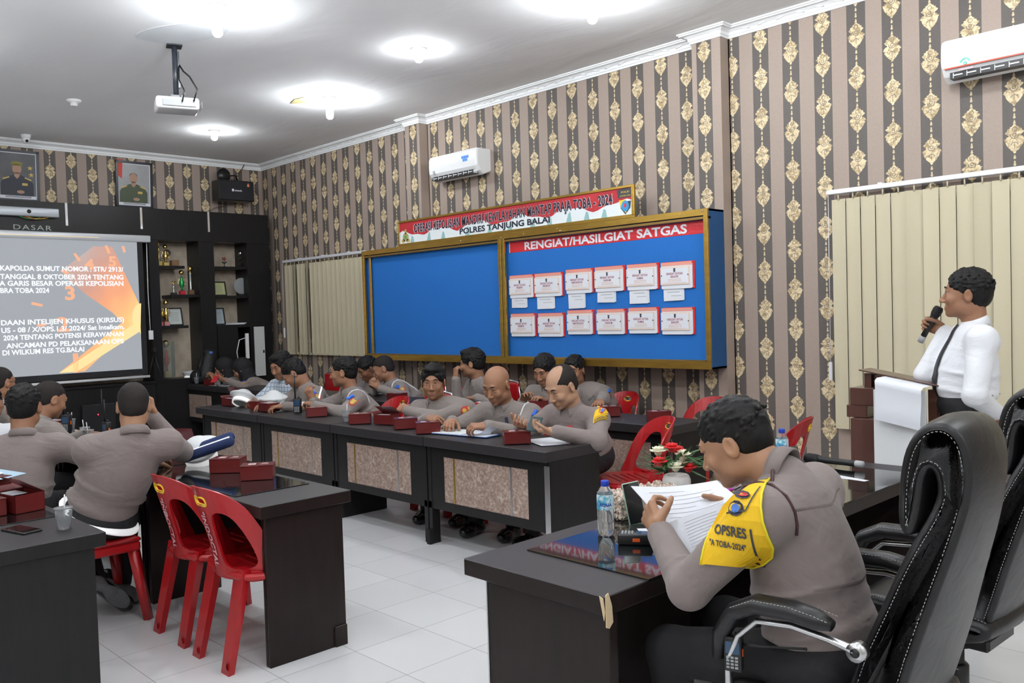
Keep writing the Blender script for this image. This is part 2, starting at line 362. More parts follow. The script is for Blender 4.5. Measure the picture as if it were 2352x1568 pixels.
gold = mat('gold_trim', (.58, .36, .07), .3, .85, noise=(30, (.42, .26, .06), .3, (.2, 1, 1))); brass = mat('trophy_gold', (.85, .62, .22), .2, 1)
def terrazzo():
    g = NG('marble_panel', .35); g.pos(); a = g.noise(24, 4, g.vec, 1.2); b_ = g.noise(70, 3, g.vec, .7)
    c = g.ramp(a, [(.35, (.22, .14, .11)), (.47, (.38, .27, .22)), (.56, (.34, .24, .19)), (.66, (.62, .52, .43)), (.74, (.74, .66, .56))])
    d = g.ramp(b_, [(.4, (.22, .15, .12)), (.55, (.42, .30, .25)), (.7, (.68, .58, .5))])
    return g.out(g.mix(.5, c, d))
marble = terrazzo()
# ---------------------------------------------------------------- shelf wall on the front wall
XS = -11.57
t = thing('display_cabinet', 'black built-in display wall with shelves, framing the projection screen on the front wall', 'cabinet', (XF + .2, 3.3, 0)); ox, oy = XF + .2, 3.3
def L(b, x0, x1, y0, y1, z0, z1, bev=0): b.box(x0 - ox, x1 - ox, y0 - oy, y1 - oy, z0, z1, bev)
b = MB(); L(b, XF, XS, -.6, 6.35, 2.70, 3.115, .003); b.build('valance', black_lam, t)
for y0, y1 in ((4.6, 4.73), (5.28, 5.50), (6.0, 6.35), (-.6, -.4)):
    b = MB(); L(b, XF, XS, y0, y1, 0, 2.70, .002); b.build('upright', black_lam, t)
b = MB(); L(b, XF, XF + .02, -.4, 6.34, .0, 2.70); b.build('back_panel', pale, t)
for nm, y0, y1, z in (('a', 4.73, 5.09, 2.345), ('b', 4.90, 5.28, 1.955), ('c', 4.73, 5.11, 1.535), ('d', 5.50, 6.0, 2.345), ('e', 5.50, 6.0, 1.935)):
    b = MB(); L(b, XF + .02, XS - .03, y0, y1, z - .02, z + .018, .002); b.build('shelf', black_lam, t)
b = MB(); L(b, XF + .02, XS, 4.73, 6.0, .0, .835); b.build('base_box', black_lam, t)
b = MB()
for a in ((XF + .02, XS + .02, 5.50, 6.0, 1.50, 1.54), (XF + .02, XS + .02, 5.50, 5.80, .83, 1.5), (XF + .02, XF + .05, 5.8, 6.0, .83, 1.5)): L(b, *a)
b.build('side_box', black_lam, t)
b = MB(); L(b, XS + .021, XS + .04, 6.04, 6.20, .79, 1.50, .002)
o = b.build('door', mat('white_melamine', (.55, .57, .56), .4), t); b = MB(); L(b, XS + .04, XS + .06, 6.165, 6.18, 1.12, 1.16); b.build('door_handle', black_pl, o)
for y in (3.605, 4.519, 5.44, 2.7, 1.8):
    b = MB(); L(b, XS, XS + .008, y - .014, y + .014, 2.835, 3.115); b.build('metal_strip', mat('mirror_strip', (.85, .87, .9), .08, 1), t)
b = MB(); L(b, XF + .1, XS + .04, -.6, 4.6, 0, .80, .004); L(b, XF + .1, XS + .06, -.6, 4.62, .80, .83, .004); o = b.build('low_counter', black_lam, t)
b = MB()
for y in (-.2, .9, 2.0, 3.1, 3.9): L(b, XS + .041, XS + .046, y, y + .012, .1, .78)
b.build('counter_seam', mat('seam_grey', (.08, .08, .08), .5), t)
b = MB(); put_text(b, on_front(3.0, 2.765, XS - XF + .002), 'DASAR', 0, 0, .085, width=.42, spacing=1.2)
for v in range(len(b.v)): b.v[v] = (b.v[v][0] - ox, b.v[v][1] - oy, b.v[v][2])
b.build('lettering', mat('projector_spill_grey', (.42, .45, .42), .6), t)  # projected title spilling onto the valance, painted as pale grey letters
# things standing on the shelves
def rel(b, o): b.v = [(x - o[0], y - o[1], z - o[2]) for x, y, z in b.v]
def trophy(y, z, h, label, kind=0, base=(.02, .02, .02), accent=None, x=-11.72):
    t = thing('trophy', label, 'trophy', (x, y, z), group=None)
    bm_ = mat('trophy_base_%d%d%d' % tuple(int(c * 99) for c in base), base, .3)
    b = MB(); b.box(-.035, .035, -.035, .035, 0, h * .16, .004); b.build('base', bm_, t)
    acc = mat('trophy_accent_' + (accent[0] if accent else 'gold'), accent[1], .25, .6) if accent else brass
    b = MB()
    if kind == 0: b.lathe([(.02, h * .16), (.008, h * .22), (.008, h * .5), (.014, h * .54), (.008, h * .58), (.012, h * .66)], 12)
    if kind == 1: b.lathe([(.022, h * .16), (.01, h * .25), (.028, h * .36), (.034, h * .5), (.016, h * .6), (.02, h * .66), (.008, h * .74)], 12)
    if kind == 2: b.lathe([(.02, h * .16), (.014, h * .2), (.014, h * .72), (.02, h * .75)], 12)
    b.build('stem', acc, t)
    b = MB()
    if kind == 0:
        b.ball((0, 0, h * .74), (.016, .012, h * .08)); b.tube([(0, -.03, h * .92), (0, 0, h * .72), (0, .03, h * .92)], .006, 6); b.ball((0, 0, h * .9), .014)
    elif kind == 1:
        b.ball((0, 0, h * .9), h * .1, 14, 10)
        for s in (-1, 1): b.tube([(0, s * .02, h * .34), (0, s * .05, h * .42), (0, s * .05, h * .56), (0, s * .03, h * .62), (0, s * .045, h * .7)], .005, 6)
    else: b.ball((0, 0, h * .9), h * .09, 14, 10); b.lathe([(.02, h * .75), (.006, h * .8), (.006, h * .84)], 10)
    b.build('top_ornament', brass, t)
    return t
trophy(4.79, 2.363, .40, 'tall slim gold trophy, first from the left on the top left shelf', 0, (.5, .36, .1))
trophy(4.88, 2.363, .29, 'gold cup trophy with round medallion on the top left shelf', 1, (.55, .42, .12))
tag(MB.build((lambda b: (b.box(-.04, .04, -.05, .05, 0, .08, .004), b)[1])(MB()), 'wooden_plinth', mat('plinth_wood', (.2, .11, .05), .4), None, (-11.72, 5.0, 2.363)), 'small brown wooden plinth at the right end of the top left shelf', 'plinth')
trophy(4.975, 1.973, .20, 'small silver figure trophy on the middle left shelf', 0, (.03, .03, .03), ('silver', (.7, .72, .75)))
trophy(5.09, 1.973, .34, 'trophy with green cup and red base on the middle left shelf', 1, (.55, .02, .04), ('green', (.02, .35, .1)))
trophy(5.215, 1.973, .40, 'tall clear column trophy with gold ball on the middle left shelf', 2, (.16, .09, .04), ('clear', (.7, .7, .68)))
trophy(4.765, 1.553, .35, 'gold ribboned trophy nearest the upright on the lowest left shelf', 1, (.55, .2, .22)); trophy(4.855, 1.553, .35, 'gold ribboned trophy beside the framed certificate on the lowest left shelf', 1, (.6, .25, .25))
t = trophy(4.83, .86, .50, 'tall red and gold trophy inside a clear case below the lowest left shelf', 1, (.4, .3, .1), ('red', (.5, .03, .03)))
b = MB(); b.box(-.07, .07, -.09, .09, 0, .48); b.build('glass_case', mat('case_glass', (.7, .75, .7), .05, trans=.85, ior=1.1), t)
def certificate(y, z, w, h, label, col):
    t = thing('framed_certificate', label, 'certificate', (-11.74, y, z), rot=(0, -.22, 0)); b = MB()
    for a in ((-w / 2, w / 2, 0, .018), (-w / 2, w / 2, h - .018, h), (-w / 2, -w / 2 + .018, 0, h), (w / 2 - .018, w / 2, 0, h)): b.box(-.008, .01, *a)
    b.build('frame', black_pl, t); b = MB(); b.box(-.004, .003, -w / 2 + .015, w / 2 - .015, .015, h - .015); s = b.build('certificate_sheet', mat('sheet_' + label[:5], col, .4), t)
    b = MB()
    for k in range(6): b.box(.003, .0036, -w * .25, w * .25, h * (.25 + .09 * k), h * (.25 + .09 * k) + .006)
    b.build('print', mat('faded_print', (.3, .32, .3), .6), s); return t
certificate(4.99, 1.553, .22, .25, 'white certificate in black frame on the lowest left shelf', (.55, .6, .58))
certificate(5.64, 1.953, .22, .21, 'green-yellow certificate in black frame on the middle right shelf', (.45, .48, .22)); certificate(5.62, 1.54, .19, .25, 'blue-grey certificate in black frame on top of the side box', (.38, .45, .5))
t = thing('glass_award', 'round clear glass award on a small stand, right shelf', 'award', (-11.72, 5.97, 1.953)); b = MB(); b.box(-.03, .03, -.05, .05, 0, .025, .003); b.build('stand', black_pl, t)
b = MB(); b.lathe([(0, -.006), (.115, -.006), (.12, 0), (.115, .006), (0, .006)], 28, M=Matrix.Translation((0, 0, .14)) @ Matrix.Rotation(math.pi / 2, 4, 'Y')); b.build('disc', mat('award_glass', (.75, .78, .8), .05, trans=.7, ior=1.2), t)
t = thing('figurine', 'small dark flower figurine on the top right shelf', 'figurine', (-11.72, 5.72, 2.363)); b = MB(); b.lathe([(.02, 0), (.006, .02), (.004, .09)], 10); b.tube([(0, 0, .05), (0, -.035, .075)], .008, 6); b.tube([(0, 0, .05), (0, .035, .075)], .008, 6); b.build('stem', black_pl, t)
b = MB(); [b.ball((0, .02 * math.cos(a), .115 + .015 * math.sin(a)), .012) for a in (0, 1.3, 2.6, 4, 5.2)]; b.build('blossom', mat('dull_red', (.25, .04, .03), .5), t)
t = thing('figurine', 'thin walking figurine with silver ball head on the top right shelf', 'figurine', (-11.72, 5.97, 2.363)); b = MB(); b.tube([(0, -.035, 0), (0, 0, .1), (0, .035, 0)], .007, 6); b.tube([(0, 0, .1), (0, 0, .17)], .012, 6); b.tube([(0, -.03, .11), (0, 0, .16), (0, .03, .12)], .006, 6); b.build('figure', black_pl, t)
b = MB(); b.lathe([(.02, 0), (.026, .03), (.022, .06), (0, .065)], 12, (0, 0, .17)); b.build('head_cup', chrome, t)
for k in range(5): tag(MB.build((lambda b: (b.box(-.1, .1, -.14 + .02 * k, .1 + .02 * k, 0, .004), b)[1])(MB()), 'paper_sheet', paper, None, (-11.72, 5.84 - .01 * k, 1.541 + .005 * k), (0, 0, .05 * k)), 'loose paper sheet in the small pile on top of the side box', 'paper', 'papers on the side box')
tag(MB.build((lambda b: (b.lathe([(0, 0), (.05, 0), (.05, .008), (0, .008)], 20, M=Matrix.Rotation(math.pi / 2, 4, 'Y')), b)[1])(MB()), 'wall_disc', mat('dull_disc', (.25, .23, .18), .4, .5), None, (XF + .021, 5.0, 2.56)), 'small round grey-green plate above the top left shelf', 'plate')
t = thing('power_strip', 'white power strip hanging inside the open side box', 'power strip', (XS + .02, 5.93, 1.05)); b = MB(); b.box(-.02, .01, -.02, .03, 0, .36, .004); b.build('housing', white_pl, t); b = MB(); b.tube([(0, -.01, .3), (.01, -.12, .27), (.0, -.16, .1), (0, -.13, -.1)], .007, 6); b.build('cable', white_pl, t)
# projection screen
XP = -11.52
t = thing('projection_screen', 'wide pull-down projection screen showing a slide with a red-orange dial', 'projection screen', (XP, 3.0, .9))
o3 = (XP, 3.0, .9)
b = MB(); b.box(-.045, .035, -2.0, 1.60, 1.755, 1.845, .012, 2); b.build('housing', mat('screen_housing', (.62, .64, .67), .3, .2), t)
b = MB(); b.box(-.004, .0, -2.0, 1.50, 0.03, 1.76); b.build('border', mat('screen_black', (.01, .01, .012), .7), t)
b = MB(); b.tube([(0, -2.02, 0), (0, 1.52, 0)], .018, 8); b.build('weight_bar', white_pl, t)
slide_bg = mat('slide_grey', (.1, .1, .1), .8, emit=((.32, .34, .375), 1.0)); slide_txt = mat('slide_text', (.1, .1, .1), .8, emit=((.93, .96, 1.0), 1.0))  # projector light on the screen, put in as emission of the slide colours
def slide_orange():
    g = NG('slide_orange', .8); p = g.pos(); f = g.m_('ADD', g.m_('MULTIPLY', p[1], .45), g.m_('MULTIPLY', g.m_('SUBTRACT', 1.75, p[2]), .35))
    c = g.ramp(g.m_('ADD', g.m_('SUBTRACT', f, .2), g.m_('MULTIPLY', g.noise(3, 2, g.vec), .25)), [(.2, (.46, .44, .44)), (.45, (.62, .30, .22)), (.65, (.9, .35, .16)), (.85, (1.0, .55, .18)), (.98, (1.0, .85, .35))])
    g.link(c, g.b.inputs['Emission Color']); g.b.inputs['Emission Strength'].default_value = 1; g.b.inputs['Base Color'].default_value = (.1, .1, .1, 1); return g.m
s_or = slide_orange(); s_yel = mat('slide_yellow', (.1, .1, .1), .8, emit=((1.0, .74, .32), 1.0)); s_red = mat('slide_numeral', (.1, .1, .1), .8, emit=((.95, .42, .22), 1.0))
Ms = frame((0, 0, 0), (0, 1, 0), (0, 0, 1)); yl, zl = 3.0, .9
b = MB(); rect(b, Ms, -2.0, 1.43, .105, 1.755, 0, .001); sc_ = b.build('slide', slide_bg, t)
b = MB(); b.prism([(y - yl, z - zl) for y, z in [(3.49, 2.27), (3.89, 2.585), (4.12, 2.585), (4.30, 2.15), (4.43, 1.84), (4.43, 1.45), (4.38, 1.60), (3.72, 1.02), (3.42, 1.02), (4.2, 1.62), (4.08, 1.75), (3.75, 2.0)]], .0006, Ms @ Matrix.Translation((0, 0, .0012)))
b.build('dial_picture', s_or, sc_)
b = MB()
b.prism([(y - yl, z - zl) for y, z in [(4.43, 1.50), (4.43, 1.62), (4.36, 1.60), (3.42, 1.02), (3.62, 1.02)]], .0004, Ms @ Matrix.Translation((0, 0, .0022)))
b.prism([(y - yl, z - zl) for y, z in ell(4.45, 1.68, .12, .18, 16, math.pi / 2, math.pi * 1.5)], .0004, Ms @ Matrix.Translation((0, 0, .0022))); b.build('needle', s_yel, sc_)
b = MB()
for s, y, z, h in (('5', 4.06, 2.34, .13), ('4', 3.78, 2.30, .13), ('3', 3.52, 1.92, .17), ('2', 3.42, 1.53, .18), ('1', 3.52, 1.02, .24)): put_text(b, Ms, s, y - yl, z - zl, h * 1.35, .0026, bold=.03, sx=1.2)
for y0, z0, y1, z1 in ((3.66, 2.49, 3.72, 2.40), (4.04, 2.60, 4.08, 2.50), (4.25, 2.60, 4.27, 2.52), (3.15, 1.88, 3.27, 1.85), (3.3, 1.62, 3.2, 1.61), (3.5, 2.28, 3.58, 2.24)):
    d = Vector((y1 - y0, z1 - z0)).normalized() * .016; b.prism([(y0 - yl - d.y, z0 - zl + d.x), (y1 - yl - d.y, z1 - zl + d.x), (y1 - yl + d.y, z1 - zl - d.x), (y0 - yl + d.y, z0 - zl - d.x)], .0004, Ms @ Matrix.Translation((0, 0, .0022)))
b.build('dial_numerals', s_red, sc_)
b = MB()
for s, z, y0, y1, z2 in (('KAPOLDA SUMUT NOMOR : STR/ 2913/', 2.27, 2.83, 4.24, 0), ('TANGGAL 8 OKTOBER 2024 TENTANG', 2.17, 2.83, 4.24, 0), ('A GARIS BESAR OPERASI KEPOLISIAN', 2.09, 2.82, 4.24, 0), ('BRA TOBA 2024', 2.005, 2.82, 3.35, 0),
                     ('DAAN INTELIJEN KHUSUS (KIRSUS)', 1.625, 2.81, 4.22, 0), ('US - 08 / X/OPS.1.3/ 2024/ Sat Intelkam,', 1.535, 2.81, 4.22, 0), ('2024 TENTANG POTENSI KERAWANAN', 1.445, 2.83, 4.21, 0), ('ANCAMAN PD PELAKSANAAN OPS', 1.35, 2.86, 4.21, 0), ('DI WILKUM RES TG.BALAI', 1.27, 2.81, 3.72, 0)):
    put_text(b, Ms, s, y0 - yl, z - zl, .083, .003, width=y1 - y0, bold=.03)
b.build('slide_text', slide_txt, sc_)
b = MB(); rect(b, Ms, -2, .95, 1.79, 1.796, .036, .037); b.build('housing_line', s_yel, t)
t = thing('tripod', 'black folded tripod standing at the right edge of the projection screen', 'tripod', (-11.54, 4.60, .83)); 
for s in ((0, -.1), (.08, .06), (-.06, .08)): b = MB(); b.tube([(s[0], s[1], 0), (0, 0, .38)], .007, 6); b.build('leg', black_pl, t)
b = MB(); b.box(-.03, .03, -.02, .02, .38, .44, .004); b.build('head', black_pl, t)
t = thing('cable_trunking', 'thin white cable with socket beside the screen', 'cable', (XS + .003, 4.575, 1.4)); b = MB(); b.tube([(0, 0, 0), (0, -.01, .6), (0, 0, 1.28)], .006, 6); b.build('cable', white_pl, t); b = MB(); b.box(-.003, .02, -.03, .03, -.02, .1, .003); b.build('socket', white_pl, t)
t = thing('loudspeaker', 'black active speaker with a red light inside the low counter', 'speaker', (XS + .0, 3.85, 0)); b = MB(); b.box(-.12, .12, -.2, .2, 0, .6, .01); b.build('cabinet', black_pl, t); b = MB(); b.ball((.121, -.02, .47), .008); b.build('indicator_light', mat('red_led', (.5, 0, 0), .4, emit=((1, .02, .05), 6)), t)
# video bar on the valance
t = thing('video_bar', 'grey video conference bar with round lens on the black valance', 'camera', (XS + .06, 2.9, 2.92)); b = MB(); b.box(-.05, .04, -.7, .595, 0, .105, .012, 2); b.build('housing', mat('video_grey', (.5, .53, .57), .35, .3), t)
b = MB(); b.lathe([(0, 0), (.024, 0), (.02, .012), (0, .012)], 20, M=Matrix.Translation((.04, .26, .055)) @ Matrix.Rotation(math.pi / 2, 4, 'Y')); b.build('lens', black_pl, t)
for k, (c, d) in enumerate((((.5, .03, .03), .0), ((.6, .5, .05), .03), ((.05, .35, .1), -.05))): b = MB(); b.tube([(0, .2 + d, 0), (.02, .3 + d, -.03), (.01, .4 + d, -.02), (0, .46 + d, .0)], .004, 5); b.build('cable', mat('cable_%d' % k, c, .5), t)
# portraits
def portrait(y0, y1, z0, z1, label, var):
    xo = XF + .012; yc = (y0 + y1) / 2; w = (y1 - y0) / 2; h = z1 - z0; t = thing('portrait', label, 'picture', (xo, yc, z0), rot=(0, .06, 0)); M = frame((0, 0, 0), (0, 1, 0), (0, 0, 1))
    b = MB()
    for a in ((-w, w, 0, .03), (-w, w, h - .03, h), (-w, -w + .03, 0, h), (w - .03, w, 0, h)): rect(b, M, *a, 0, .03)
    b.build('frame', mat('portrait_frame', (.02, .02, .03), .3), t)
    b = MB(); rect(b, M, -w + .025, w - .025, .025, h - .025, 0, .012); b.build('mat_board', paper, t)
    b = MB(); rect(b, M, -w + .04, w - .04, .07, h - .04, .012, .0125); p = b.build('photograph', mat('photo_back_%d' % var, ((.045, .045, .05), (.3, .3, .31))[var], .35, noise=(4, ((.12, .12, .13), (.42, .42, .43))[var], .3)), t)
    skin_p = mat('photo_skin', (.42, .25, .17), .5); uni = mat('photo_uniform_%d' % var, ((.03, .035, .05), (.07, .09, .05))[var], .5); gd = mat('photo_gold', (.6, .42, .1), .4)
    def shp(name, pts, m, off): b = MB(); [b.prism([(cx0 + (x - cx0) * 1.22, .07 + (y - .08) * 1.18) for x, y in q], .0004, M @ Matrix.Translation((0, 0, off))) for q in pts]; b.build(name, m, p)
    cx0 = -.01; sh = h * .42
    shp('printed_uniform', [[(cx0 - .15, .08), (cx0 + .15, .08), (cx0 + .15, sh - .06), (cx0 + .12, sh - .01), (cx0 + .04, sh + .03), (cx0 - .04, sh + .03), (cx0 - .12, sh - .01), (cx0 - .15, sh - .06)]], uni, .013)
    shp('printed_face', [ell(cx0, sh + .095, .042, .056), [(cx0 - .02, sh + .06), (cx0 + .02, sh + .06), (cx0 + .025, sh + .02), (cx0, sh - .01), (cx0 - .025, sh + .02)], ell(cx0 + .03, .12, .035, .018)], skin_p, .0136)
    shp('printed_insignia', [[(cx0 - .13, sh - .01), (cx0 - .07, sh + .012), (cx0 - .07, sh + .0), (cx0 - .13, sh - .025)], [(cx0 + .13, sh - .01), (cx0 + .07, sh + .012), (cx0 + .07, sh + .0), (cx0 + .13, sh - .025)]] + [[(cx0 + .045, sh - .05), (cx0 + .095, sh - .05), (cx0 + .095, sh - .075), (cx0 + .045, sh - .075)]], gd, .0138)
    if var == 0:
        shp('printed_cap', [ell(cx0, sh + .15, .055, .02), [(cx0 - .05, sh + .125), (cx0 + .05, sh + .125), (cx0 + .05, sh + .145), (cx0 - .05, sh + .145)]], mat('photo_cap', (.25, .22, .05), .5), .0142)
        st = []
        for sx_, sy_ in ((.11, sh + .11), (.12, sh + .04)): st.append([(sx_ + (.028 if k % 2 == 0 else .011) * math.sin(k * math.pi / 5), sy_ + (.028 if k % 2 == 0 else .011) * math.cos(k * math.pi / 5)) for k in range(10)])
        shp('printed_stars', st, gd, .0142)
    else:
        shp('printed_hair', [ell(cx0, sh + .125, .043, .03)], mat('photo_hair', (.12, .11, .1), .5), .0134); shp('printed_flag', [[(-w + .06, h * .62), (-w + .11, h * .55), (-w + .12, h - .06), (-w + .06, h - .06)]], mat('photo_red', (.6, .05, .03), .5), .0133)
    b = MB()
    for z in (.045, .058): rect(b, M, -w * .6, w * .6, z, z + .006, .012, .0126)
    b.build('caption_lines', ink, t)
portrait(2.94, 3.42, 3.15, 3.775, 'framed portrait of a uniformed person in a cap, hung left on the front wall', 0)
portrait(4.345, 4.832, 3.155, 3.772, 'framed portrait of a bareheaded uniformed person, between camera dome and speaker', 1)
# wall speaker, cctv, projector, ceiling patch
t = thing('wall_speaker', 'black karaoke loudspeaker on a wall bracket in the far corner', 'speaker', (-11.72, 5.9, 3.30)); b = MB(); b.box(-.12, .12, -.265, .265, 0, .29, .012); b.build('cabinet', black_pl, t)
b = MB(); rect(b, frame((.12, 0, 0), (0, 1, 0), (0, 0, 1)), -.255, .255, .015, .27, 0, .006); gr = b.build('grille', mat('speaker_cloth', (.02, .02, .024), .9), t)
b = MB(); M = frame((.1265, -.05, .13), (0, 1, 0), (0, 0, 1)); rect(b, M, -.03, .0, 0, .035); put_text(b, M, 'etech', .01, .004, .035, width=.11, bold=.02); b.build('badge_lettering', paper, gr)
b = MB(); b.ball((.13, .17, .225), (.006, .02, .02)); b.ball((.13, .17, .245), (.006, .012, .012)); b.build('round_sticker', mat('orange_sticker', (.7, .25, .12), .5), gr)
b = MB(); b.box(-.2, 0, -.03, .03, .29, .31); b.lathe([(.03, 0), (.1, .03), (.1, .04), (.02, .06)], 16, M=Matrix.Translation((.0, -.15, .36)) @ Matrix.Rotation(math.pi / 2, 4, 'Y')); b.tube([(0, -.1, .36), (-.02, .06, .38), (-.08, .12, .30)], .012, 6); b.build('bracket', black_pl, t)
b = MB(); b.tube([(-.1, .05, .29), (-.16, .2, .45), (-.2, .3, .6)], .006, 5); b.tube([(-.1, .1, 0), (-.2, -.2, -.08), (-.2, -.3, -.16)], .005, 5); b.build('wiring', mat('brown_cable', (.1, .05, .04), .5), t)
t = thing('dome_camera', 'small white dome security camera on the ceiling above the cap portrait', 'security camera', (-11.6, 3.2, ZC)); b = MB(); b.lathe([(.06, 0), (.055, -.02), (.05, -.045)], 20); b.build('mount', white_pl, t); b = MB(); b.ball((.0, 0, -.06), .045, 16, 10); b.build('dome', white_pl, t); b = MB(); b.ball((.03, 0, -.075), .02); b.build('lens', black_pl, t)
t = thing('projector', 'white ceiling-mounted projector on a black pole', 'projector', (-7.2, 3.15, 3.36), 1.25)
b = MB(); b.box(-.17, .17, -.13, .13, -.0, .10, .022, 3); bd = b.build('housing', white_pl, t)
b = MB(); b.box(-.12, .14, -.143, -.139, .02, .075, .001); b.build('port_panel', grey_pl, bd); b = MB(); b.lathe([(.035, 0), (.035, .02), (.025, .02), (0, .012)], 20, M=Matrix.Translation((-.08, .138, .05)) @ Matrix.Rotation(-math.pi / 2, 4, 'X')); b.build('lens', black_pl, bd)
b = MB(); [b.box(.191, .193, -.1 + .02 * k, -.09 + .02 * k, .025, .075) for k in range(10)]; b.build('vent_slats', grey_pl, bd)
b = MB(); b.tube([(0, 0, .10), (0, 0, ZC - 3.36)], .022, 10); b.box(-.05, .05, -.05, .05, .1, .13); b.box(-.06, .06, -.06, .06, ZC - 3.36 - .01, ZC - 3.36); b.box(.02, .035, -.015, .015, .2, .5); b.build('pole', mat('pole_dark', (.03, .035, .045), .3), t)
b = MB(); b.tube([(.03, .0, .4), (.06, -.05, .33), (.1, -.12, .27), (.15, -.17, .16), (.12, -.16, .06)], .007, 6); b.tube([(.03, 0, .4), (.02, -.08, .25), (.05, -.17, .14), (.03, -.16, .05)], .006, 6); b.build('cable', black_pl, t)
tag(MB.build((lambda b: (b.prism([(-.16, -.02), (-.02, .1), (.14, .02), (.17, -.05), (.02, -.08)], .004), b)[1])(MB()), 'ceiling_patch', mat('cardboard', (.55, .45, .22), .7), None, (-8.2, 4.93, ZC - .006)), 'crumpled yellow-brown patch stuck to the ceiling beside a lamp', 'patch')
b = MB(); b.prism(smooth_pts([(-.42, -.16), (-.2, -.24), (.15, -.2), (.45, -.05), (.38, .15), (.08, .22), (-.3, .14)]), .002); tag(b.build('ceiling_blue_patch', mat('ceiling_grey_blue', (.70, .74, .77), .8, noise=(5, (.82, .84, .86), .3)), None, (-6.85, 3.08, ZC - .0025), (0, 0, .3)), 'grey-blue patch on the ceiling by the projector pole', 'stain')  # flat grey-blue shape, a little darker than the ceiling
# air conditioners
def aircon(x0, x1, z0, z1, label, var, depth=.21):
    t = thing('air_conditioner', label, 'air conditioner', ((x0 + x1) / 2, YW, z0)); w = (x1 - x0) / 2; h = z1 - z0
    pr = [(0, .03), (-.10, .0), (-depth * .78, .035), (-depth * .97, .09), (-depth, .16), (-depth * .98, h - .03), (-depth * .9, h - .005), (-depth * .8, h), (0, h)]
    b = MB(); V = []; xs = (-w, -w + .008, -w + .03, w - .03, w - .008, w); ins = (.02, .006, 0, 0, .006, .02)
    for x, i_ in zip(xs, ins):
        for y, z in pr: V.append((x, min(0, y + i_) if y < -.02 else y, z + (i_ if z < .1 else -i_)))
    n = len(pr); b.add(V, [[i * n + k, i * n + (k + 1) % n, (i + 1) * n + (k + 1) % n, (i + 1) * n + k] for i in range(5) for k in range(n)] + [list(range(n)), list(range(5 * n, 6 * n))[::-1]], 0, False)
    o = b.build('casing', white_pl, t); o.data.polygons.foreach_set('use_smooth', [False] * len(o.data.polygons))
    b = MB(); b.prism([(-depth * .42, .022), (-depth * .86, .058), (-depth * .86, .062), (-depth * .42, .03)], 2 * w - .1, Matrix(((0, 0, 1, -w + .05), (1, 0, 0, 0), (0, 1, 0, 0), (0, 0, 0, 1)))); 
    b.box(-w + .06, w - .06, -depth * .93, -depth * .35, .012, .055); b.build('air_outlet', black_pl, t)
    b = MB()
    for k in range(int(2 * w / .085)): xx = -w + .08 + k * .085; b.box(xx, xx + .06, -depth * .93 - .004, -depth * .93 + .002, .03, .038); b.box(xx, xx + .004, -depth * .93 - .003, -depth * .7, .015, .05)
    b.build('louvre', white_pl, t)
    if var == 0: b = MB(); M = frame((0, -depth - .001, 0), (1, 0, 0), (0, 0, 1)); [rect(b, M, cx_ - .018, cx_ + .018, cz - .014, cz + .014) for cx_, cz in ((.19, .2), (.23, .2), (.27, .2), (.21, .168), (.25, .168))]; b.build('blue_sticker', mat('blue_print', (.05, .25, .7), .4), t); b = MB(); rect(b, M, -.32, -.29, .08, .12); b.build('small_print', grey_pl, t)
    else:
        b = MB(); M = frame((0, -depth - .0012, 0), (1, 0, 0), (0, 0, 1)); b.prism(ell(-.27, .1, .035, .035, 12, 0, math.pi) + ell(-.27, .1, .024, .024, 12, math.pi, 0), .001, M); b.prism(ell(-.27, .1, .012, .012), .001, M); b.build('green_logo', mat('green_print', (.2, .6, .45), .4), t)
        b = MB(); rect(b, M, -.31, -.22, .055, .066); b.build('pink_print', mat('pink_print', (.75, .45, .5), .4), t); b = MB(); b.box(-w + .03, w - .03, -depth - .001, -depth * .9, .078, .086); b.build('red_trim', mat('red_trim', (.6, .08, .04), .3), t)
        b = MB(); rect(b, M, .13, .155, .17, .195); b.build('display', mat('ac_display', (0, .1, .1), .4, emit=((.1, .9, .8), 1.5)), t)
aircon(-7.75, -6.93, 3.09, 3.375, 'white wall air conditioner above the blue boards with a blue sticker', 0); aircon(-2.21, -1.35, 3.06, 3.34, 'white wall air conditioner with red trim above the right-hand blinds', 1)
# notice board
BX0, BX1, BY, BZ0, BZ1, BM = -8.895, -3.972, 6.13, 1.07, 2.392, -6.435
t = thing('notice_board', 'long blue glazed notice board with gold frame on the wall', 'notice board', ((BX0 + BX1) / 2, BY, BZ0)); ox_, h = (BX0 + BX1) / 2, BZ1 - BZ0; blue = mat('blue_felt', (.010, .135, .47), .8, noise=(60, (.014, .16, .54), .4), bump=[(400, .0004)])
w = (BX1 - BX0) / 2; mx = BM - ox_
def gx(name, rects, m, y0, y1, bev=.002): 
    b = MB(); [b.box(a[0], a[1], y0, y1, a[2], a[3], bev) for a in rects]; return b.build(name, m, t)
gx('board_case', [(-w, w, 0, .02), (-w, w, h - .02, h), (-w, -w + .02, 0, h), (w - .02, w, 0, h)], mat('blue_side', (.01, .07, .2), .6), .012, .236)
gx('felt_panel', [(-w + .02, w - .02, .02, h - .02)], blue, .05, .07)
gx('gold_frame', [(-w, w, 0, .065), (-w, w, h - .055, h), (-w, -w + .045, .06, h - .05), (w - .04, w, .06, h - .05)], gold, -.012, .012)
gx('gold_frame', [(mx - .035, mx + .01, .06, h - .05), (mx + .02, mx + .06, .06, h - .05)], gold, -.014, .012); gx('gold_frame', [(-w + .1, -w + .14, .06, h - .05)], gold, .02, .035)
gx('door_track', [(-w, w, h - .085, h - .062), (-w + .05, w - .05, .066, .076)], mat('gold_dull', (.3, .19, .06), .4, .7), -.004, .04)
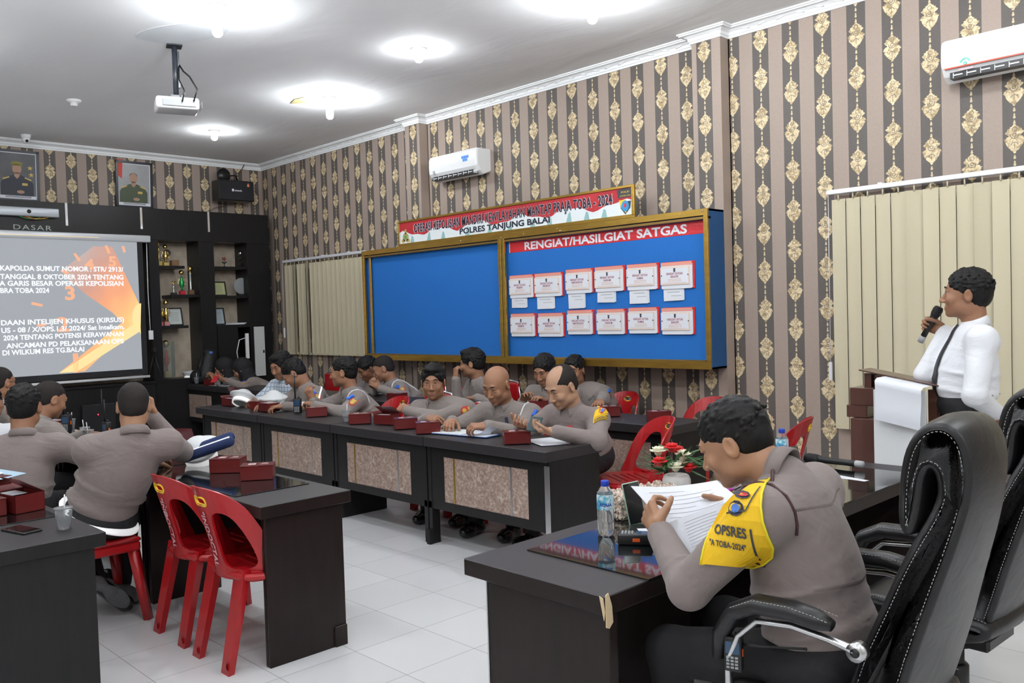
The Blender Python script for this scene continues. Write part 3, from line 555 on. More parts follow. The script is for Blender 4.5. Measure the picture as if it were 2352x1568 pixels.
b = MB(); [b.ball((x, -.016, h - .03 + dz), .007, 6, 4) for x, dz in ((-1.7, 0), (-.6, .01), (.02, -.01), (.35, .0), (.8, .01), (.84, -.01), (1.2, 0), (1.7, .01), (2.2, 0), (2.42, .01))]; b.build('screw_heads', chrome, t)
b = MB(); M = frame((0, .049, 0), (1, 0, 0), (0, 0, 1)); rect(b, M, -6.355 - ox_, -4.02 - ox_, 2.196 - BZ0, 2.303 - BZ0, 0, .001); hd = b.build('red_banner', mat('red_vinyl', (.62, .03, .04), .35, bump=[(14, .004, (1, 1, 2))]), t)
b = MB(); put_text(b, M, 'RENGIAT/HASILGIAT SATGAS', -6.147 - ox_, 2.213 - BZ0, .105, .0025, width=1.93, bold=.03); rect(b, M, -6.36 - ox_, -6.352 - ox_, 2.196 - BZ0, 2.303 - BZ0, .001, .002); b.build('banner_lettering', paper, hd)
# folders pinned on the felt
names = ['PREEMTIF', 'PREVENTIF', 'KAMSELTIBCARLANTAS', 'GAKKUM', 'HUMAS', 'BANOPS']; maroon = mat('maroon_ink', (.3, .02, .06), .6); orange_i = mat('orange_ink', (.75, .35, .12), .6); red_card = mat('red_folder', (.6, .03, .03), .35); pocket = mat('clear_pocket', (.9, .88, .88), .08, trans=.6, ior=1.05)
def folder(x, z, w, h, row, i, pages):
    ttl = ('RENGIAT SATGAS', 'HASILGIAT SATGAS')[row]
    ordn = ('first', 'second', 'third', 'fourth', 'fifth', 'sixth')[i]
    t = thing('pinned_folder', 'red-edged folder with white card, %s from the left in the %s row%s' % (ordn, ('upper', 'lower')[row], ', papers hanging below' if pages else ''), 'folder', (x + w / 2, BY + .049, z - h), group='folders on the blue board')
    M = frame((0, 0, 0), (1, 0, 0), (0, 0, 1)); a = w / 2
    b = MB(); rect(b, M, -a + .01, a, 0, h, 0, .008); b.build('folder_back', red_card, t)
    b = MB(); rect(b, M, -a + .005, a - .018, .006, h - .02, .009, .018); rect(b, M, -a + .012, a - .026, .0, h - .02, .018, .02); b.build('papers', paper, t)
    if pages:
        b = MB(); d = .1 + .02 * ((i * 7) % 3) - .04 * (i == 5); rect(b, M @ Matrix.Rotation(.02 * ((i % 3) - 1), 4, 'Z'), -a + .02, a * .28, -d, .05, .008, .012); rect(b, M, -a + .025, a * .35, -d * .96, .05, .004, .007); b.build('hanging_papers', paper, t)
        b = MB(); rect(b, M, -a + .06, a * .1, -.03, -.026, .0125, .013); rect(b, M, -a + .1, a * .2, -.06, -.057, .0125, .013); b.build('writing', mat('faded_print', (.3, .3, .3), .6), t)
    b = MB(); rect(b, M, -a, a - .045, .035, h - .042, .022, .026); cd = b.build('title_card', mat('card_peach', (.82, .66, .56), .5), t)
    b = MB(); rect(b, M, -a + .01, a - .055, .045, h - .052, .0262, .0268); b.build('card_face', paper, cd)
    b = MB(); cxx = -.022; 
    put_text(b, M, ttl, cxx, h * .52, .026, .0275, align='CENTER', bold=.02, sx=.72 if row else .8); put_text(b, M, names[i], cxx, h * .41, .026, .0275, align='CENTER', bold=.02, sx=.5 if i == 2 else .8); b.build('card_title', maroon, cd)
    b = MB(); put_text(b, M, 'OPERASI KEPOLISIAN MANDIRI', cxx, h * .335, .012, .0275, align='CENTER', sx=.8); put_text(b, M, 'MANTAP PRAJA TOBA - 2024', cxx, h * .27, .013, .0275, align='CENTER', sx=.8); rect(b, M, -a + .03, a - .07, h * .215, h * .222, .0272, .0276); b.build('card_subtitle', orange_i, cd)
    b = MB(); b.prism([(cxx - .012, h * .76), (cxx + .012, h * .76), (cxx + .008, h * .7), (cxx + .01, h * .64), (cxx, h * .61), (cxx - .01, h * .64), (cxx - .008, h * .7)], .0006, M @ Matrix.Translation((0, 0, .0272))); b.build('card_crest', ink, cd)
    b = MB(); b.ball((-a + .012, -.027, h * .5), .006, 6, 4); b.ball((a - .055, -.027, h * .5), .006, 6, 4); b.build('pins', ink, cd)
    b = MB(); rect(b, M, -a + .005, a - .02, h - .034, h - .004, .02, .0215); b.build('top_strip', mat('pink_tape', (.8, .35, .28), .25), t)
for row, lst in enumerate(([(-6.356, 1.964, .35), (-5.997, 1.965, .375), (-5.583, 1.981, .341), (-5.221, 1.984, .348), (-4.848, 1.984, .347), (-4.478, 1.979, .339)], [(-6.354, 1.577, .353), (-5.965, 1.574, .345), (-5.578, 1.595, .328), (-5.211, 1.595, .339), (-4.842, 1.6, .33), (-4.482, 1.59, .336)])):
    for i, (x, z, w_) in enumerate(lst): folder(x, z, w_, .23, row, i, row == 0)
# banner board on top of the notice board
t = thing('banner_board', 'gold-framed red and white cloth banner on top of the blue notice board', 'banner', (-6.43, BY - .01, BZ1)); w = 1.715; h = .29
gx('gold_frame', [(-w, w, .0, .03), (-w, w, h - .022, h), (-w, -w + .022, .02, h - .02), (w - .03, w, .02, h - .02)], gold, 0, .03)
cl_w = mat('banner_white', (.78, .84, .86), .45); cl_r = mat('banner_red', (.55, .035, .04), .45, noise=(6, (.38, .02, .03), .3, (1, 1, .3))); cl_t = mat('banner_teal', (.3, .5, .5), .5)
b = MB(); M = frame((0, .012, 0), (1, 0, 0), (0, 0, 1)); rect(b, M, -w + .02, w - .028, .028, h - .02); bn = b.build('cloth', cl_w, t)
b = MB(); pts = [(-w + .02 + (2 * w - .048) * k / 60, .135 + .03 * math.sin(k * .55 + 1) + .012 * math.sin(k * 1.3)) for k in range(61)]; b.prism(pts + [(w - .028, h - .02), (-w + .02, h - .02)], .0006, M @ Matrix.Translation((0, 0, .0012))); b.build('red_field', cl_r, bn)
b = MB(); [b.prism([(x, .03), (x + .07, .03), (x + .055, .11 + .02 * math.sin(x * 9)), (x + .03, .11)], .0006, M @ Matrix.Translation((0, 0, .0012))) for x in (-1.5, -1.2, -.95, -.55, -.2, .1, .42, .65, .9, 1.12, 1.33)]; b.build('teal_folds', cl_t, bn)
for nm, bold, m, off in (('lettering_outline', .052, paper, .0022), ('lettering', .032, mat('banner_ink', (.015, .02, .035), .5), .0032)):
    b = MB(); k = 0 if bold < .05 else .006
    put_text(b, M, 'OPERASI KEPOLISIAN MANDIRI KEWILAYAHAN MANTAP PRAJA TOBA - 2024', -7.858 + 6.43 - k, .142, .128, off, width=2.893 + 2 * k, bold=bold, spacing=1.1)
    put_text(b, M, 'POLRES TANJUNG BALAI', -7.071 + 6.43 - k, .055, .082, off, width=1.328 + 2 * k, bold=bold); b.build(nm, m, bn)
b = MB(); [b.prism(q, .0006, M @ Matrix.Translation((0, 0, .0022))) for q in (ell(-1.585, .10, .055, .05), ell(-1.585, .165, .02, .03), ell(-1.54, .06, .03, .02), ell(-1.63, .06, .03, .02))]; b.build('gold_emblem', mat('emblem_gold', (.45, .35, .12), .5), bn)
b = MB(); b.prism([(-1.605, .08), (-1.565, .08), (-1.56, .12), (-1.61, .12)], .0006, M @ Matrix.Translation((0, 0, .003))); b.build('emblem_green', mat('emblem_green', (.1, .35, .12), .5), bn)
b = MB(); b.prism([(1.53, .185), (1.69, .185), (1.70, .255), (1.61, .27), (1.52, .255)], .0006, M @ Matrix.Translation((0, 0, .0022))); b.prism([(1.55, .15), (1.675, .15), (1.665, .09), (1.61, .035), (1.56, .09)], .0006, M @ Matrix.Translation((0, 0, .0022))); b.build('badge_black', ink, bn)
b = MB(); b.prism([(1.54, .165), (1.62, .165), (1.62, .045), (1.57, .09)], .0006, M @ Matrix.Translation((0, 0, .0028))); put_text(b, M, 'POLRI', 1.565, .225, .025, .003, width=.09); put_text(b, M, 'SUMATERA UTARA', 1.55, .195, .018, .003, width=.12); b.build('badge_yellow', mat('badge_yellow', (.8, .6, .05), .5), bn)
b = MB(); b.prism(ell(1.61, .11, .042, .048), .0006, M @ Matrix.Translation((0, 0, .0034))); b.build('badge_blue', mat('badge_blue', (.04, .3, .6), .5), bn); b = MB(); b.prism(ell(1.61, .115, .014, .02), .0006, M @ Matrix.Translation((0, 0, .004))); b.build('badge_red', mat('badge_red', (.7, .04, .06), .5), bn)
# ---------------------------------------------------------------- tables
def seg_table(x0, x1, y0, y1, label, foot=True, low=(1, 1), right_end=False, left_over=0, front=True, name='meeting_table', group=None):
    """one 1.2 m bench table: top, end panels, stone-inlaid modesty panel on its -y side"""
    t = thing(name, label, 'table', ((x0 + x1) / 2, (y0 + y1) / 2, 0), group=group); cx_, cy_ = (x0 + x1) / 2, (y0 + y1) / 2; w = (x1 - x0) / 2; d = (y1 - y0) / 2
    b = MB(); b.box(-w - left_over, w, -d, d, .685, TOP, .003); b.build('table_top', top_lam, t)
    for s in (-1, 1):
        b = MB(); xx = s * (w - .02) if s > 0 or not left_over else -w + .02; b.box(xx - .018, xx + .018, -d + .03, d - .03, 0 if low[(s + 1) // 2] else .25, .685, .002); o = b.build('end_panel', black_lam, t)
        if s > 0 and right_end: b = MB(); b.box(xx - .018, xx + .02, -d + .024, -d + .03, .02, .66); b.build('metal_edge', alu_brush, o)
    if front:
        f = -d + .035; b = MB()
        b.box(-w + .005, w - .04, f, f + .018, .62, .685); b.box(-w + .005, w - .04, f, f + .018, .25, .31); b.box(-w + .005, -w + .17, f, f + .018, .31, .62); b.box(w - .19, w - .04, f, f + .018, .31, .62); b.build('modesty_panel', black_lam, t)
        b = MB(); b.box(-w + .17, w - .19, f + .004, f + .014, .31, .62); p = b.build('stone_inlay', marble, t)
        b = MB(); b.box(-w + .27, -w + .285, f + .001, f + .006, .31, .62); b.build('gold_strip', gold, p); b = MB(); b.box(w - .35, w - .335, f + .001, f + .006, .31, .62); b.build('steel_strip', alu_brush, p)
        b = MB(); b.box(-w + .004, -w + .01, f - .004, f, .3, .66); b.build('metal_edge', alu_brush, t)
    if foot:
        b = MB(); b.box(.002 - w, -w + .04, -d + .0, -d + .03, 0, .10, .002); b.build('foot_block', black_lam, t); b = MB(); b.box(.002 - w, -w + .036, -d + .03, -d + .10, 0, .3, .002); b.build('leg', black_lam, t); b = MB(); b.box(w - .04, w, -d + .03, -d + .10, 0, .3, .002); b.build('leg', black_lam, t)
    return t
G1, G2, G3 = 'front row of bench tables', 'back row of bench tables', 'left block of bench tables'
for i, (xa, lb) in enumerate(((-4.74, 'stone-inlaid bench table at the near end of the front row'), (-5.92, 'front-row bench table with stone inlay, second from the near end'), (-7.10, 'front-row bench table with stone inlay, third from the near end'), (-8.28, 'front-row bench table at the far end, under the plaid shirt man'))):
    seg_table(xa, xa + 1.17, 3.715, 4.24, lb, right_end=(i == 0), low=((0, 1), (1, 0), (0, 1), (1, 0))[i], left_over=.08 if i == 3 else 0, group=G1)
for i in range(7):
    xa = -4.78 - 1.18 * i
    seg_table(xa, xa + 1.17, 5.02, 5.50, ('back-row bench table, number %s counted from the near end by the wall' % ('one', 'two', 'three', 'four', 'five', 'six', 'seven')[i]), right_end=(i == 0), group=G2)
def plain_table(x0, x1, y0, y1, label, glass, name='meeting_table', ends=(1, 1), panel=None, m=None, group=None):
    m = m or brown_lam; t = thing(name, label, 'table', ((x0 + x1) / 2, (y0 + y1) / 2, 0), group=group); w = (x1 - x0) / 2; d = (y1 - y0) / 2
    b = MB(); b.box(-w, w, -d, d, .692, TOP, .003); tp = b.build('table_top', [top_lam, m], t)
    for p in tp.data.polygons: p.material_index = 0 if p.normal.z > .5 else 1
    for s, on in ((-1, ends[0]), (1, ends[1])):
        if on: b = MB(); xx = s * (w - .04); b.box(xx - .02, xx + .02, -d + .03, d - .04, 0, .692, .002); o = b.build('end_panel', m, t)
    if panel is not None: b = MB(); b.box(-w + .06, w - .06, panel - .009, panel + .009, .2, .692); b.build('back_panel', m, t)
    if glass: b = MB(); b.box(glass[0] - (x0 + x1) / 2, glass[1] - (x0 + x1) / 2, glass[2] - (y0 + y1) / 2, glass[3] - (y0 + y1) / 2, TOP, TOP + .005, .001); b.build('glass_sheet', glass_top, t)
    return t
tb = plain_table(-5.0, -3.58, 1.87, 2.35, 'long dark table with glass top, its end panel beside the two empty red chairs', (-4.98, -3.88, 1.90, 2.30), panel=.19, group=G3)
b = MB(); b.box(.655, .70, .13, .20, 0, .10, .003); b.build('foot_block', brown_lam, tb); b = MB(); b.box(.668, .672, -.21, -.205, .03, .68); b.build('chipped_edge', edge_m, tb)
for i, xa in enumerate((-6.46, -7.92)): plain_table(xa, xa + 1.45, 1.87, 2.35, ('glass-topped dark table in front of the officer with a hand at his face', 'glass-topped dark table with cups and radios, farthest of the left block')[i], (xa + .02, xa + 1.43, 1.90, 2.32), panel=.19, group=G3)
tl = plain_table(-5.6, -3.68, .72, 1.24, 'dark table corner at the lower left edge, holding a cup and a phone', (-5.5, -4.15, .72, 1.2), group=G3, m=black_lam)
b = MB(); b.box(.915, .925, .19, .215, .01, .68); b.build('chipped_edge', edge_m, tl)
# head desk in the foreground
t = thing('head_desk', 'large dark brown desk with glass top in the foreground, one corner chipped', 'desk', (-1.95, 3.2, 0)); ox_, oy_ = -1.95, 3.2
def hb(nm, m, *a, bev=.003, par=None): b = MB(); b.box(a[0] - ox_, a[1] - ox_, a[2] - oy_, a[3] - oy_, a[4], a[5], bev); return b.build(nm, m, par or t)
tp = hb('desk_top', [top_lam, brown_lam], -2.255, -1.625, 1.925, 4.46, .692, TOP)
for p in tp.data.polygons: p.material_index = 0 if p.normal.z > .5 else 1
hb('end_panel', brown_lam, -2.16, -1.63, 1.945, 1.985, 0, .692); hb('end_panel', brown_lam, -2.16, -1.66, 4.40, 4.44, 0, .692); hb('front_panel', brown_lam, -2.16, -2.14, 1.985, 4.40, .05, .692); hb('divider_panel', brown_lam, -2.14, -1.72, 3.1, 3.14, 0, .692)
hb('metal_edge', alu_brush, -2.163, -2.157, 1.941, 1.945, .0, .69, bev=0)
b = MB()
def gl(pts): b.prism([(x - ox_, y - oy_) for x, y in pts], .005, Matrix.Translation((0, 0, TOP)))
gl([(-2.15, 2.13), (-1.622, 2.13), (-1.622, 4.28), (-2.15, 4.28)]); b.build('glass_sheet', glass_top, t)
b = MB(); b.prism([(0, 0), (.0, .055), (.012, .06), (.026, .02), (.03, -.03), (.012, -.045), (.0, -.04)], .004, frame((-1.6255 - ox_, 1.9245 - oy_, .70), (0, 1, 0), (0, 0, 1))); b.prism([(0, .005), (-.006, .045), (-.02, .05), (-.004, -.02)], .003, frame((-1.625 - ox_, 1.9235 - oy_, .70), (1, 0, 0), (0, 0, 1))); b.build('chipped_corner', edge_m, t)
# ---------------------------------------------------------------- red stacking chairs
def plate(outer, holes, th, cuts, fn):
    c = bpy.data.curves.new('p', 'CURVE'); c.dimensions = '2D'; c.fill_mode = 'BOTH'; c.extrude = th / 2
    for pts in [outer] + holes:
        s = c.splines.new('POLY'); s.points.add(len(pts) - 1); s.use_cyclic_u = True
        for p, q in zip(s.points, pts): p.co = (q[0], q[1], 0, 1)
    o = bpy.data.objects.new('p', c); COL.objects.link(o); me = bpy.data.meshes.new_from_object(o.evaluated_get(bpy.context.evaluated_depsgraph_get()))
    bpy.data.objects.remove(o); bpy.data.curves.remove(c); bm = bmesh.new(); bm.from_mesh(me); bpy.data.meshes.remove(me); bmesh.ops.remove_doubles(bm, verts=bm.verts, dist=1e-5)
    for ax, vals in cuts:
        for x in vals: bmesh.ops.bisect_plane(bm, geom=bm.verts[:] + bm.edges[:] + bm.faces[:], plane_co=(x, 0, 0) if ax == 0 else (0, x, 0), plane_no=(1, 0, 0) if ax == 0 else (0, 1, 0))
    bm.verts.index_update(); V = [Vector(fn(v.co.x, v.co.y, v.co.z)) for v in bm.verts]; F = [[v.index for v in f.verts] for f in bm.faces]; bm.free(); return V, F
def rr(x, y, w, h, r, n=5):
    P = []
    for cx_, cy_, a0 in ((x + w - r, y + h - r, 0), (x + r, y + h - r, .5), (x + r, y + r, 1), (x + w - r, y + r, 1.5)): P += [(cx_ + r * math.cos((a0 + k / n * .5) * math.pi), cy_ + r * math.sin((a0 + k / n * .5) * math.pi)) for k in range(n + 1)]
    return P
def smooth_loop(P, it=2):
    for _ in range(it): P = [q for i in range(len(P)) for q in ((P[i][0] * .75 + P[(i + 1) % len(P)][0] * .25, P[i][1] * .75 + P[(i + 1) % len(P)][1] * .25), (P[i][0] * .25 + P[(i + 1) % len(P)][0] * .75, P[i][1] * .25 + P[(i + 1) % len(P)][1] * .75))]
    return P
def bend(s, z, o):
    R_ = .235; a = s / R_; r = R_ + o; ln = (z - .44); return (r * math.sin(a), -.235 + R_ - r * math.cos(a) * 1.0 - ln * .16 - max(0, ln - .1) * .12 * math.cos(a), z)
def red_chair_parts(t, letters=True):
    half = [(0, .84), (.09, .835), (.17, .805), (.235, .74), (.275, .64), (.30, .53), (.33, .44), (.33, .40)]
    outer = smooth_loop([(0.0, .40)] + [(-.33, .40)] + [(-x, y) for x, y in half[::-1][1:]][:-1] + half, 2)
    hole = smooth_loop([(.05, .49), (.045, .60), (.055, .70), (.09, .725), (.15, .715), (.19, .65), (.225, .53), (.23, .47), (.16, .45), (.08, .455)], 2)
    V, F = plate(outer, [hole, [(-x, y) for x, y in hole[::-1]], rr(-.045, .755, .09, .03, .014)], .012, [(0, [-.3 + .03 * k for k in range(21)]), (1, [.46 + .05 * k for k in range(8)])], bend)
    b = MB(); b.add(V, F); bk = b.build('backrest', red_pl, t)
    b = MB(); b.tube([bend(x, y, .002) for x, y in rr(-.05, .75, .10, .04, .018)], .0075, 6, closed=True); b.build('handle_ring', yellow_pl, bk)
    if letters:
        V2, F2 = text2d('"INDOCTAL', .052, bold=.03, spacing=1.05); b = MB(); b.add([bend(v.y - .018, .72 - v.x * .92, .0095) for v in V2], F2); b.build('lettering', mat('pink_letters', (.72, .42, .45), .4), bk)
    b = MB(); V, F = plate(smooth_loop([(-.2, -.21), (.2, -.21), (.225, .0), (.215, .2), (0, .225), (-.215, .2), (-.225, .0)], 2), [rr(-.13 + .001, -.1 + .05 * k, .26, .012, .005) for k in range(5)], .01, [(0, [-.1, 0, .1])], lambda x, y, z: (x, y, .435 + z + .06 * x * x + .05 * max(0, abs(y) - .1)))
    b.add(V, F); b.tube([(.222 * math.copysign(abs(math.cos(a)) ** .5, math.cos(a)), .215 * math.copysign(abs(math.sin(a)) ** .5, math.sin(a)), .42) for a in [k * math.pi / 14 for k in range(28)]], .02, 6, closed=True); b.build('seat', red_pl, t)
    for sx_, sy_, tx, ty, bx, by in ((-1, 1, .19, .19, .215, .235), (1, 1, .19, .19, .215, .235), (-1, -1, .135, -.185, .15, -.285), (1, -1, .135, -.185, .15, -.285)):
        b = MB(); wt, wb = (.046, .038); z1 = .43 if sy_ > 0 else .455
        for k in range(1):
            T = [(sx_ * tx - wt, ty - .02, z1), (sx_ * tx + wt, ty - .02, z1), (sx_ * tx + wt * .8, ty + .02, z1), (sx_ * tx - wt * .8, ty + .02, z1)]; B_ = [(sx_ * bx - wb, by - .018, 0), (sx_ * bx + wb, by - .018, 0), (sx_ * bx + wb * .8, by + .014, 0), (sx_ * bx - wb * .8, by + .014, 0)]
            b.add(B_ + T, [(3, 2, 1, 0), (4, 5, 6, 7), (0, 1, 5, 4), (1, 2, 6, 5), (2, 3, 7, 6), (3, 0, 4, 7)])
            yb = by - .02; b.add([(sx_ * bx - wb * .75, yb, .02), (sx_ * bx + wb * .75, yb, .02), (sx_ * bx, yb + .004, .06)], [(0, 1, 2)])
        b.build('leg', red_pl, t)
    return t
rc = red_chair_parts(thing('stacking_chair', 'empty red stacking chair nearest the end panel of the glass-topped table', 'chair', (-3.85, 2.03, 0), 0, 'red plastic stacking chairs'))
GR = 'red plastic stacking chairs'
dup(rc, (-4.33, 2.035, 0), 0, 'empty red stacking chair between the seated officer and the other empty chair', GR)
dup(rc, (-6.05, 1.42, 0), -.1, 'red stacking chair with its rim showing behind the maroon boxes at lower left', GR)
dup(rc, (-3.70, 4.66, 0), math.pi - .5, 'red stacking chair turned away behind the man with the yellow sleeve', GR)
dup(rc, (-4.0, 5.92, 0), math.pi, 'bright red stacking chair behind the near end of the back-row tables', GR)
dup(rc, (-4.95, 5.95, 0), math.pi, 'red stacking chair at the wall behind the man with the yellow armband', GR)
dup(rc, (-3.05, 5.3, 0), math.pi * .6, 'red stacking chair seen past the face of the officer in the foreground', GR)
for k, (x, y, lb) in enumerate(((-4.66, 4.6, 'bald officer with papers'), (-5.45, 4.55, 'young officer with folded arms'), (-6.55, 4.6, 'officer turned to his left'), (-7.25, 4.6, 'officer bending his head'), (-5.75, 5.95, 'officer in glasses'), (-7.0, 5.95, 'officer with clasped hands'))):
    dup(rc, (x, y, 0), math.pi, 'red stacking chair under the ' + lb, GR)
# stool of the officer in the left block
t = thing('plastic_stool', 'red plastic stool under the officer seen from behind', 'stool', (-4.90, 1.60, 0)); b = MB(); b.box(-.19, .19, -.17, .17, .425, .455, .02, 3); b.box(-.185, .185, -.165, .165, .38, .43, .01); b.build('seat', red_pl, t)
for sx_ in (-1, 1):
    for sy_ in (-1, 1): b = MB(); b.tube([(sx_ * .15, sy_ * .13, .43), (sx_ * .17, sy_ * .16, .2), (sx_ * .19, sy_ * .185, 0)], [.034, .03, .026], 4, flat=.7); b.build('leg', red_pl, t)
# metal-framed chairs with red pads (rims seen between the officers)
def steel_chair(x, y, rz, label, seat=True):
    t = thing('padded_chair', label, 'chair', (x, y, 0), rz, 'chrome and red padded chairs'); b = MB(); b.tube([(-.2, -.22, .45), (-.21, -.25, .75), (-.17, -.27, .88), (0, -.28, .90), (.17, -.27, .88), (.21, -.25, .75), (.2, -.22, .45)], .011, 8); b.build('back_frame', chrome, t)
    b = MB(); b.box(-.19, .19, -.275, -.235, .55, .875, .018, 3); b.build('backrest', red_pl, t); b = MB(); b.box(-.21, .21, -.2, .2, .42, .47, .02, 3); b.build('seat', red_pl, t)
    for sx_ in (-1, 1):
        for sy_ in (-1, 1): b = MB(); b.tube([(sx_ * .19, sy_ * .19, .44), (sx_ * .2, sy_ * .22, 0)], .011, 8); b.build('leg', chrome, t)
steel_chair(-6.1, 4.72, math.pi, 'chrome-rimmed red padded chair between the front-row officers'); steel_chair(-6.45, 5.9, math.pi, 'chrome-rimmed red padded chair in the back row by the wall'); steel_chair(-7.55, 5.85, math.pi - .2, 'chrome-rimmed dark red chair behind the turned officer')
steel_chair(-9.6, 5.85, math.pi, 'chrome-rimmed red chair beside the two women at the far end')
# ---------------------------------------------------------------- black executive chairs
leather = mat('black_leather', (.011, .011, .012), .34, spec=.5, bump=[(7, .006), (260, .0005)]); stitch_m = mat('stitch_thread', (.42, .4, .38), .7)
def inset(P, d):
    n = len(P); out = []
    for i in range(n):
        a, c, e = Vector(P[i - 1]), Vector(P[i]), Vector(P[(i + 1) % n]); t1 = (c - a).normalized(); t2 = (e - c).normalized(); nn = Vector((-(t1.y + t2.y), t1.x + t2.x)); nn = nn.normalized() if nn.length > 1e-6 else Vector((0, 0)); out.append((c.x + nn.x * d, c.y + nn.y * d))
    return out
def pad_extrude(b, P, hw, rnd=.035, wfn=None):
    ar = sum(P[i][0] * P[(i + 1) % len(P)][1] - P[(i + 1) % len(P)][0] * P[i][1] for i in range(len(P))); P = P if ar > 0 else P[::-1]
    V = []; ss = []
    for k in range(5): a = math.pi / 2 * k / 4; ss.append((-1 + 0, -hw + rnd * (1 - math.sin(a)), rnd * (1 - math.cos(a)) if False else rnd * (1 - math.cos(math.pi / 2 - a))))
    sl = [(-hw + rnd * (1 - math.cos(math.pi / 2 * k / 4)), rnd * (1 - math.sin(math.pi / 2 * k / 4))) for k in range(5)]; sl += [(-hw * .5, -.008), (0, -.012), (hw * .5, -.008)]; sl += [(-x, i_) for x, i_ in sl[:5][::-1]]
    n = len(P)
    for x, i_ in sl:
        for y, z in inset(P, i_): V.append(((x * (wfn(z) if wfn else 1)), y, z))
    b.add(V, [[i * n + k, (i + 1) * n + k, (i + 1) * n + (k + 1) % n, i * n + (k + 1) % n] for i in range(len(sl) - 1) for k in range(n)] + [list(range(n))[::-1], [(len(sl) - 1) * n + k for k in range(n)]], 0, True)
def dashes(b, path, r=.0011, L_=.006, gap=.004):
    path = [Vector(p) for p in path]; acc = 0
    for a, c in zip(path, path[1:]):
        d = (c - a).length; u = (c - a) / max(d, 1e-9); s = 0
        while s + L_ < d: b.tube([a + u * s, a + u * (s + L_)], r, 4); s += L_ + gap
def wz(z): return 1.0 - .36 * min(1, max(0, (z - .7) / .4))
def exec_chair(t, full=True):
    prof = smooth_loop([(y * 1.0 + .02, .44 + (z - .44) * .945) for y, z in [(yy if zz < 1.0 else -.395 + (yy + .395) * .78, zz) for yy, zz in [(-.20, .44), (-.255, .62), (-.315, .85), (-.365, 1.05), (-.395, 1.18), (-.385, 1.28), (-.33, 1.335), (-.25, 1.33), (-.19, 1.27), (-.165, 1.17), (-.165, 1.07), (-.185, 1.025), (-.22, 1.03), (-.235, 1.09), (-.24, 1.17), (-.262, 1.215), (-.285, 1.19), (-.285, 1.12), (-.24, .98), (-.185, .82), (-.125, .66), (-.09, .52), (-.11, .44)]]], 2)
    b = MB(); pad_extrude(b, prof, .222, .018, wz); bk = b.build('backrest', leather, t)
    b = MB()
    for s in (-1, 1):
        for i_, xx in ((.012, .262), (.034, .268)):
            P = inset(prof[::-1] if False else prof, 0); ar = sum(P[i][0] * P[(i + 1) % len(P)][1] - P[(i + 1) % len(P)][0] * P[i][1] for i in range(len(P))); P = P if ar > 0 else P[::-1]
            if i_ < .02 : Q = inset(P, .004); xw = .252
            else: Q = inset(P, .022); xw = .2655
            dashes(b, [(s * (xw - .043) * wz(z), y, z) for y, z in Q])
    b.build('stitching', stitch_m, bk)
    b = MB(); pad_extrude(b, smooth_loop([(-.2, .42), (-.22, .52), (.0, .50), (.2, .535), (.27, .50), (.27, .44), (.2, .40)], 2), .26, .03); st = b.build('seat', leather, t)
    b = MB(); [dashes(b, [(s * .255, -.2 + .02 * k, .515 + .012 * math.sin(k * .4) - (.0 if k < 20 else .01 * (k - 19))) for k in range(23)]) for s in (-1, 1)]; b.build('stitching', stitch_m, st)
    for s in (-1, 1):
        x = s * .30
        b = MB(); path_ = [(x, -.09, .735), (x, -.05, .742), (x, .02, .75), (x, .12, .745), (x, .19, .71), (x, .235, .64), (x, .245, .57)]; b.tube([Vector(p) + Vector((0, 0, .035)) for p in path_], [.02, .036, .038, .038, .036, .033, .024], 12, flat=.72, upv=(0, 0, 1)); ap = b.build('armrest', leather, t)
        b = MB(); [dashes(b, [(x + q * .03, p[1], p[2] + .052) for p in path_[:5]]) for q in (-1, 1)]; b.build('stitching', stitch_m, ap)
        b = MB(); b.tube([(x, -.15, .722), (x, -.13, .726), (x, -.08, .735), (x, .02, .745), (x, .12, .735), (x, .18, .68), (x, .215, .60), (x, .215, .5), (x * .93, .17, .42), (x * .7, .1, .40)], [.02, .017, .015, .015, .015, .015, .015, .015, .015, .015], 8, flat=.6)
        b.lathe([(.0, -.016), (.024, -.016), (.024, .016), (0, .016)], 16, M=Matrix.Translation((x, -.155, .722)) @ Matrix.Rotation(math.pi / 2, 4, 'Y')); fr = b.build('arm_frame', alu_brush, t)
        b = MB(); b.lathe([(.0, -.019), (.012, -.019), (.012, .019), (0, .019)], 12, M=Matrix.Translation((x, -.155, .722)) @ Matrix.Rotation(math.pi / 2, 4, 'Y')); b.build('bolt', black_pl, fr)
    b = MB(); b.box(-.12, .12, -.16, .12, .36, .41, .01); b.lathe([(.07, .33), (.08, .36), (.06, .38)], 16); b.lathe([(.03, .1), (.03, .34)], 14); b.lathe([(.045, .1), (.045, .25), (.035, .26)], 16); b.tube([(.05, 0, .37), (.22, .05, .36)], .008, 6); b.build('gas_lift', black_pl, t)
    b = MB()
    for k in range(5):
        a = k * 2 * math.pi / 5 + .3; c, s = math.cos(a), math.sin(a); b.tube([(0, 0, .12), (c * .12, s * .12, .115), (c * .24, s * .24, .09), (c * .31, s * .31, .065)], [.04, .034, .026, .02], 10, flat=.7)
    b.lathe([(0, .09), (.055, .09), (.05, .135), (0, .14)], 18); bs = b.build('star_base', chrome, t)
    for k in range(5):
        a = k * 2 * math.pi / 5 + .3; c, s = math.cos(a) * .31, math.sin(a) * .31; b = MB()
        for d in (-.014, .014): b.lathe([(0, -.009), (.028, -.009), (.028, .009), (0, .009)], 16, M=Matrix.Translation((c, s, .029)) @ Matrix.Rotation(a, 4, 'Z') @ Matrix.Rotation(math.pi / 2, 4, 'X') @ Matrix.Translation((0, 0, d)))
        b.build('caster', black_pl, bs)
    return t
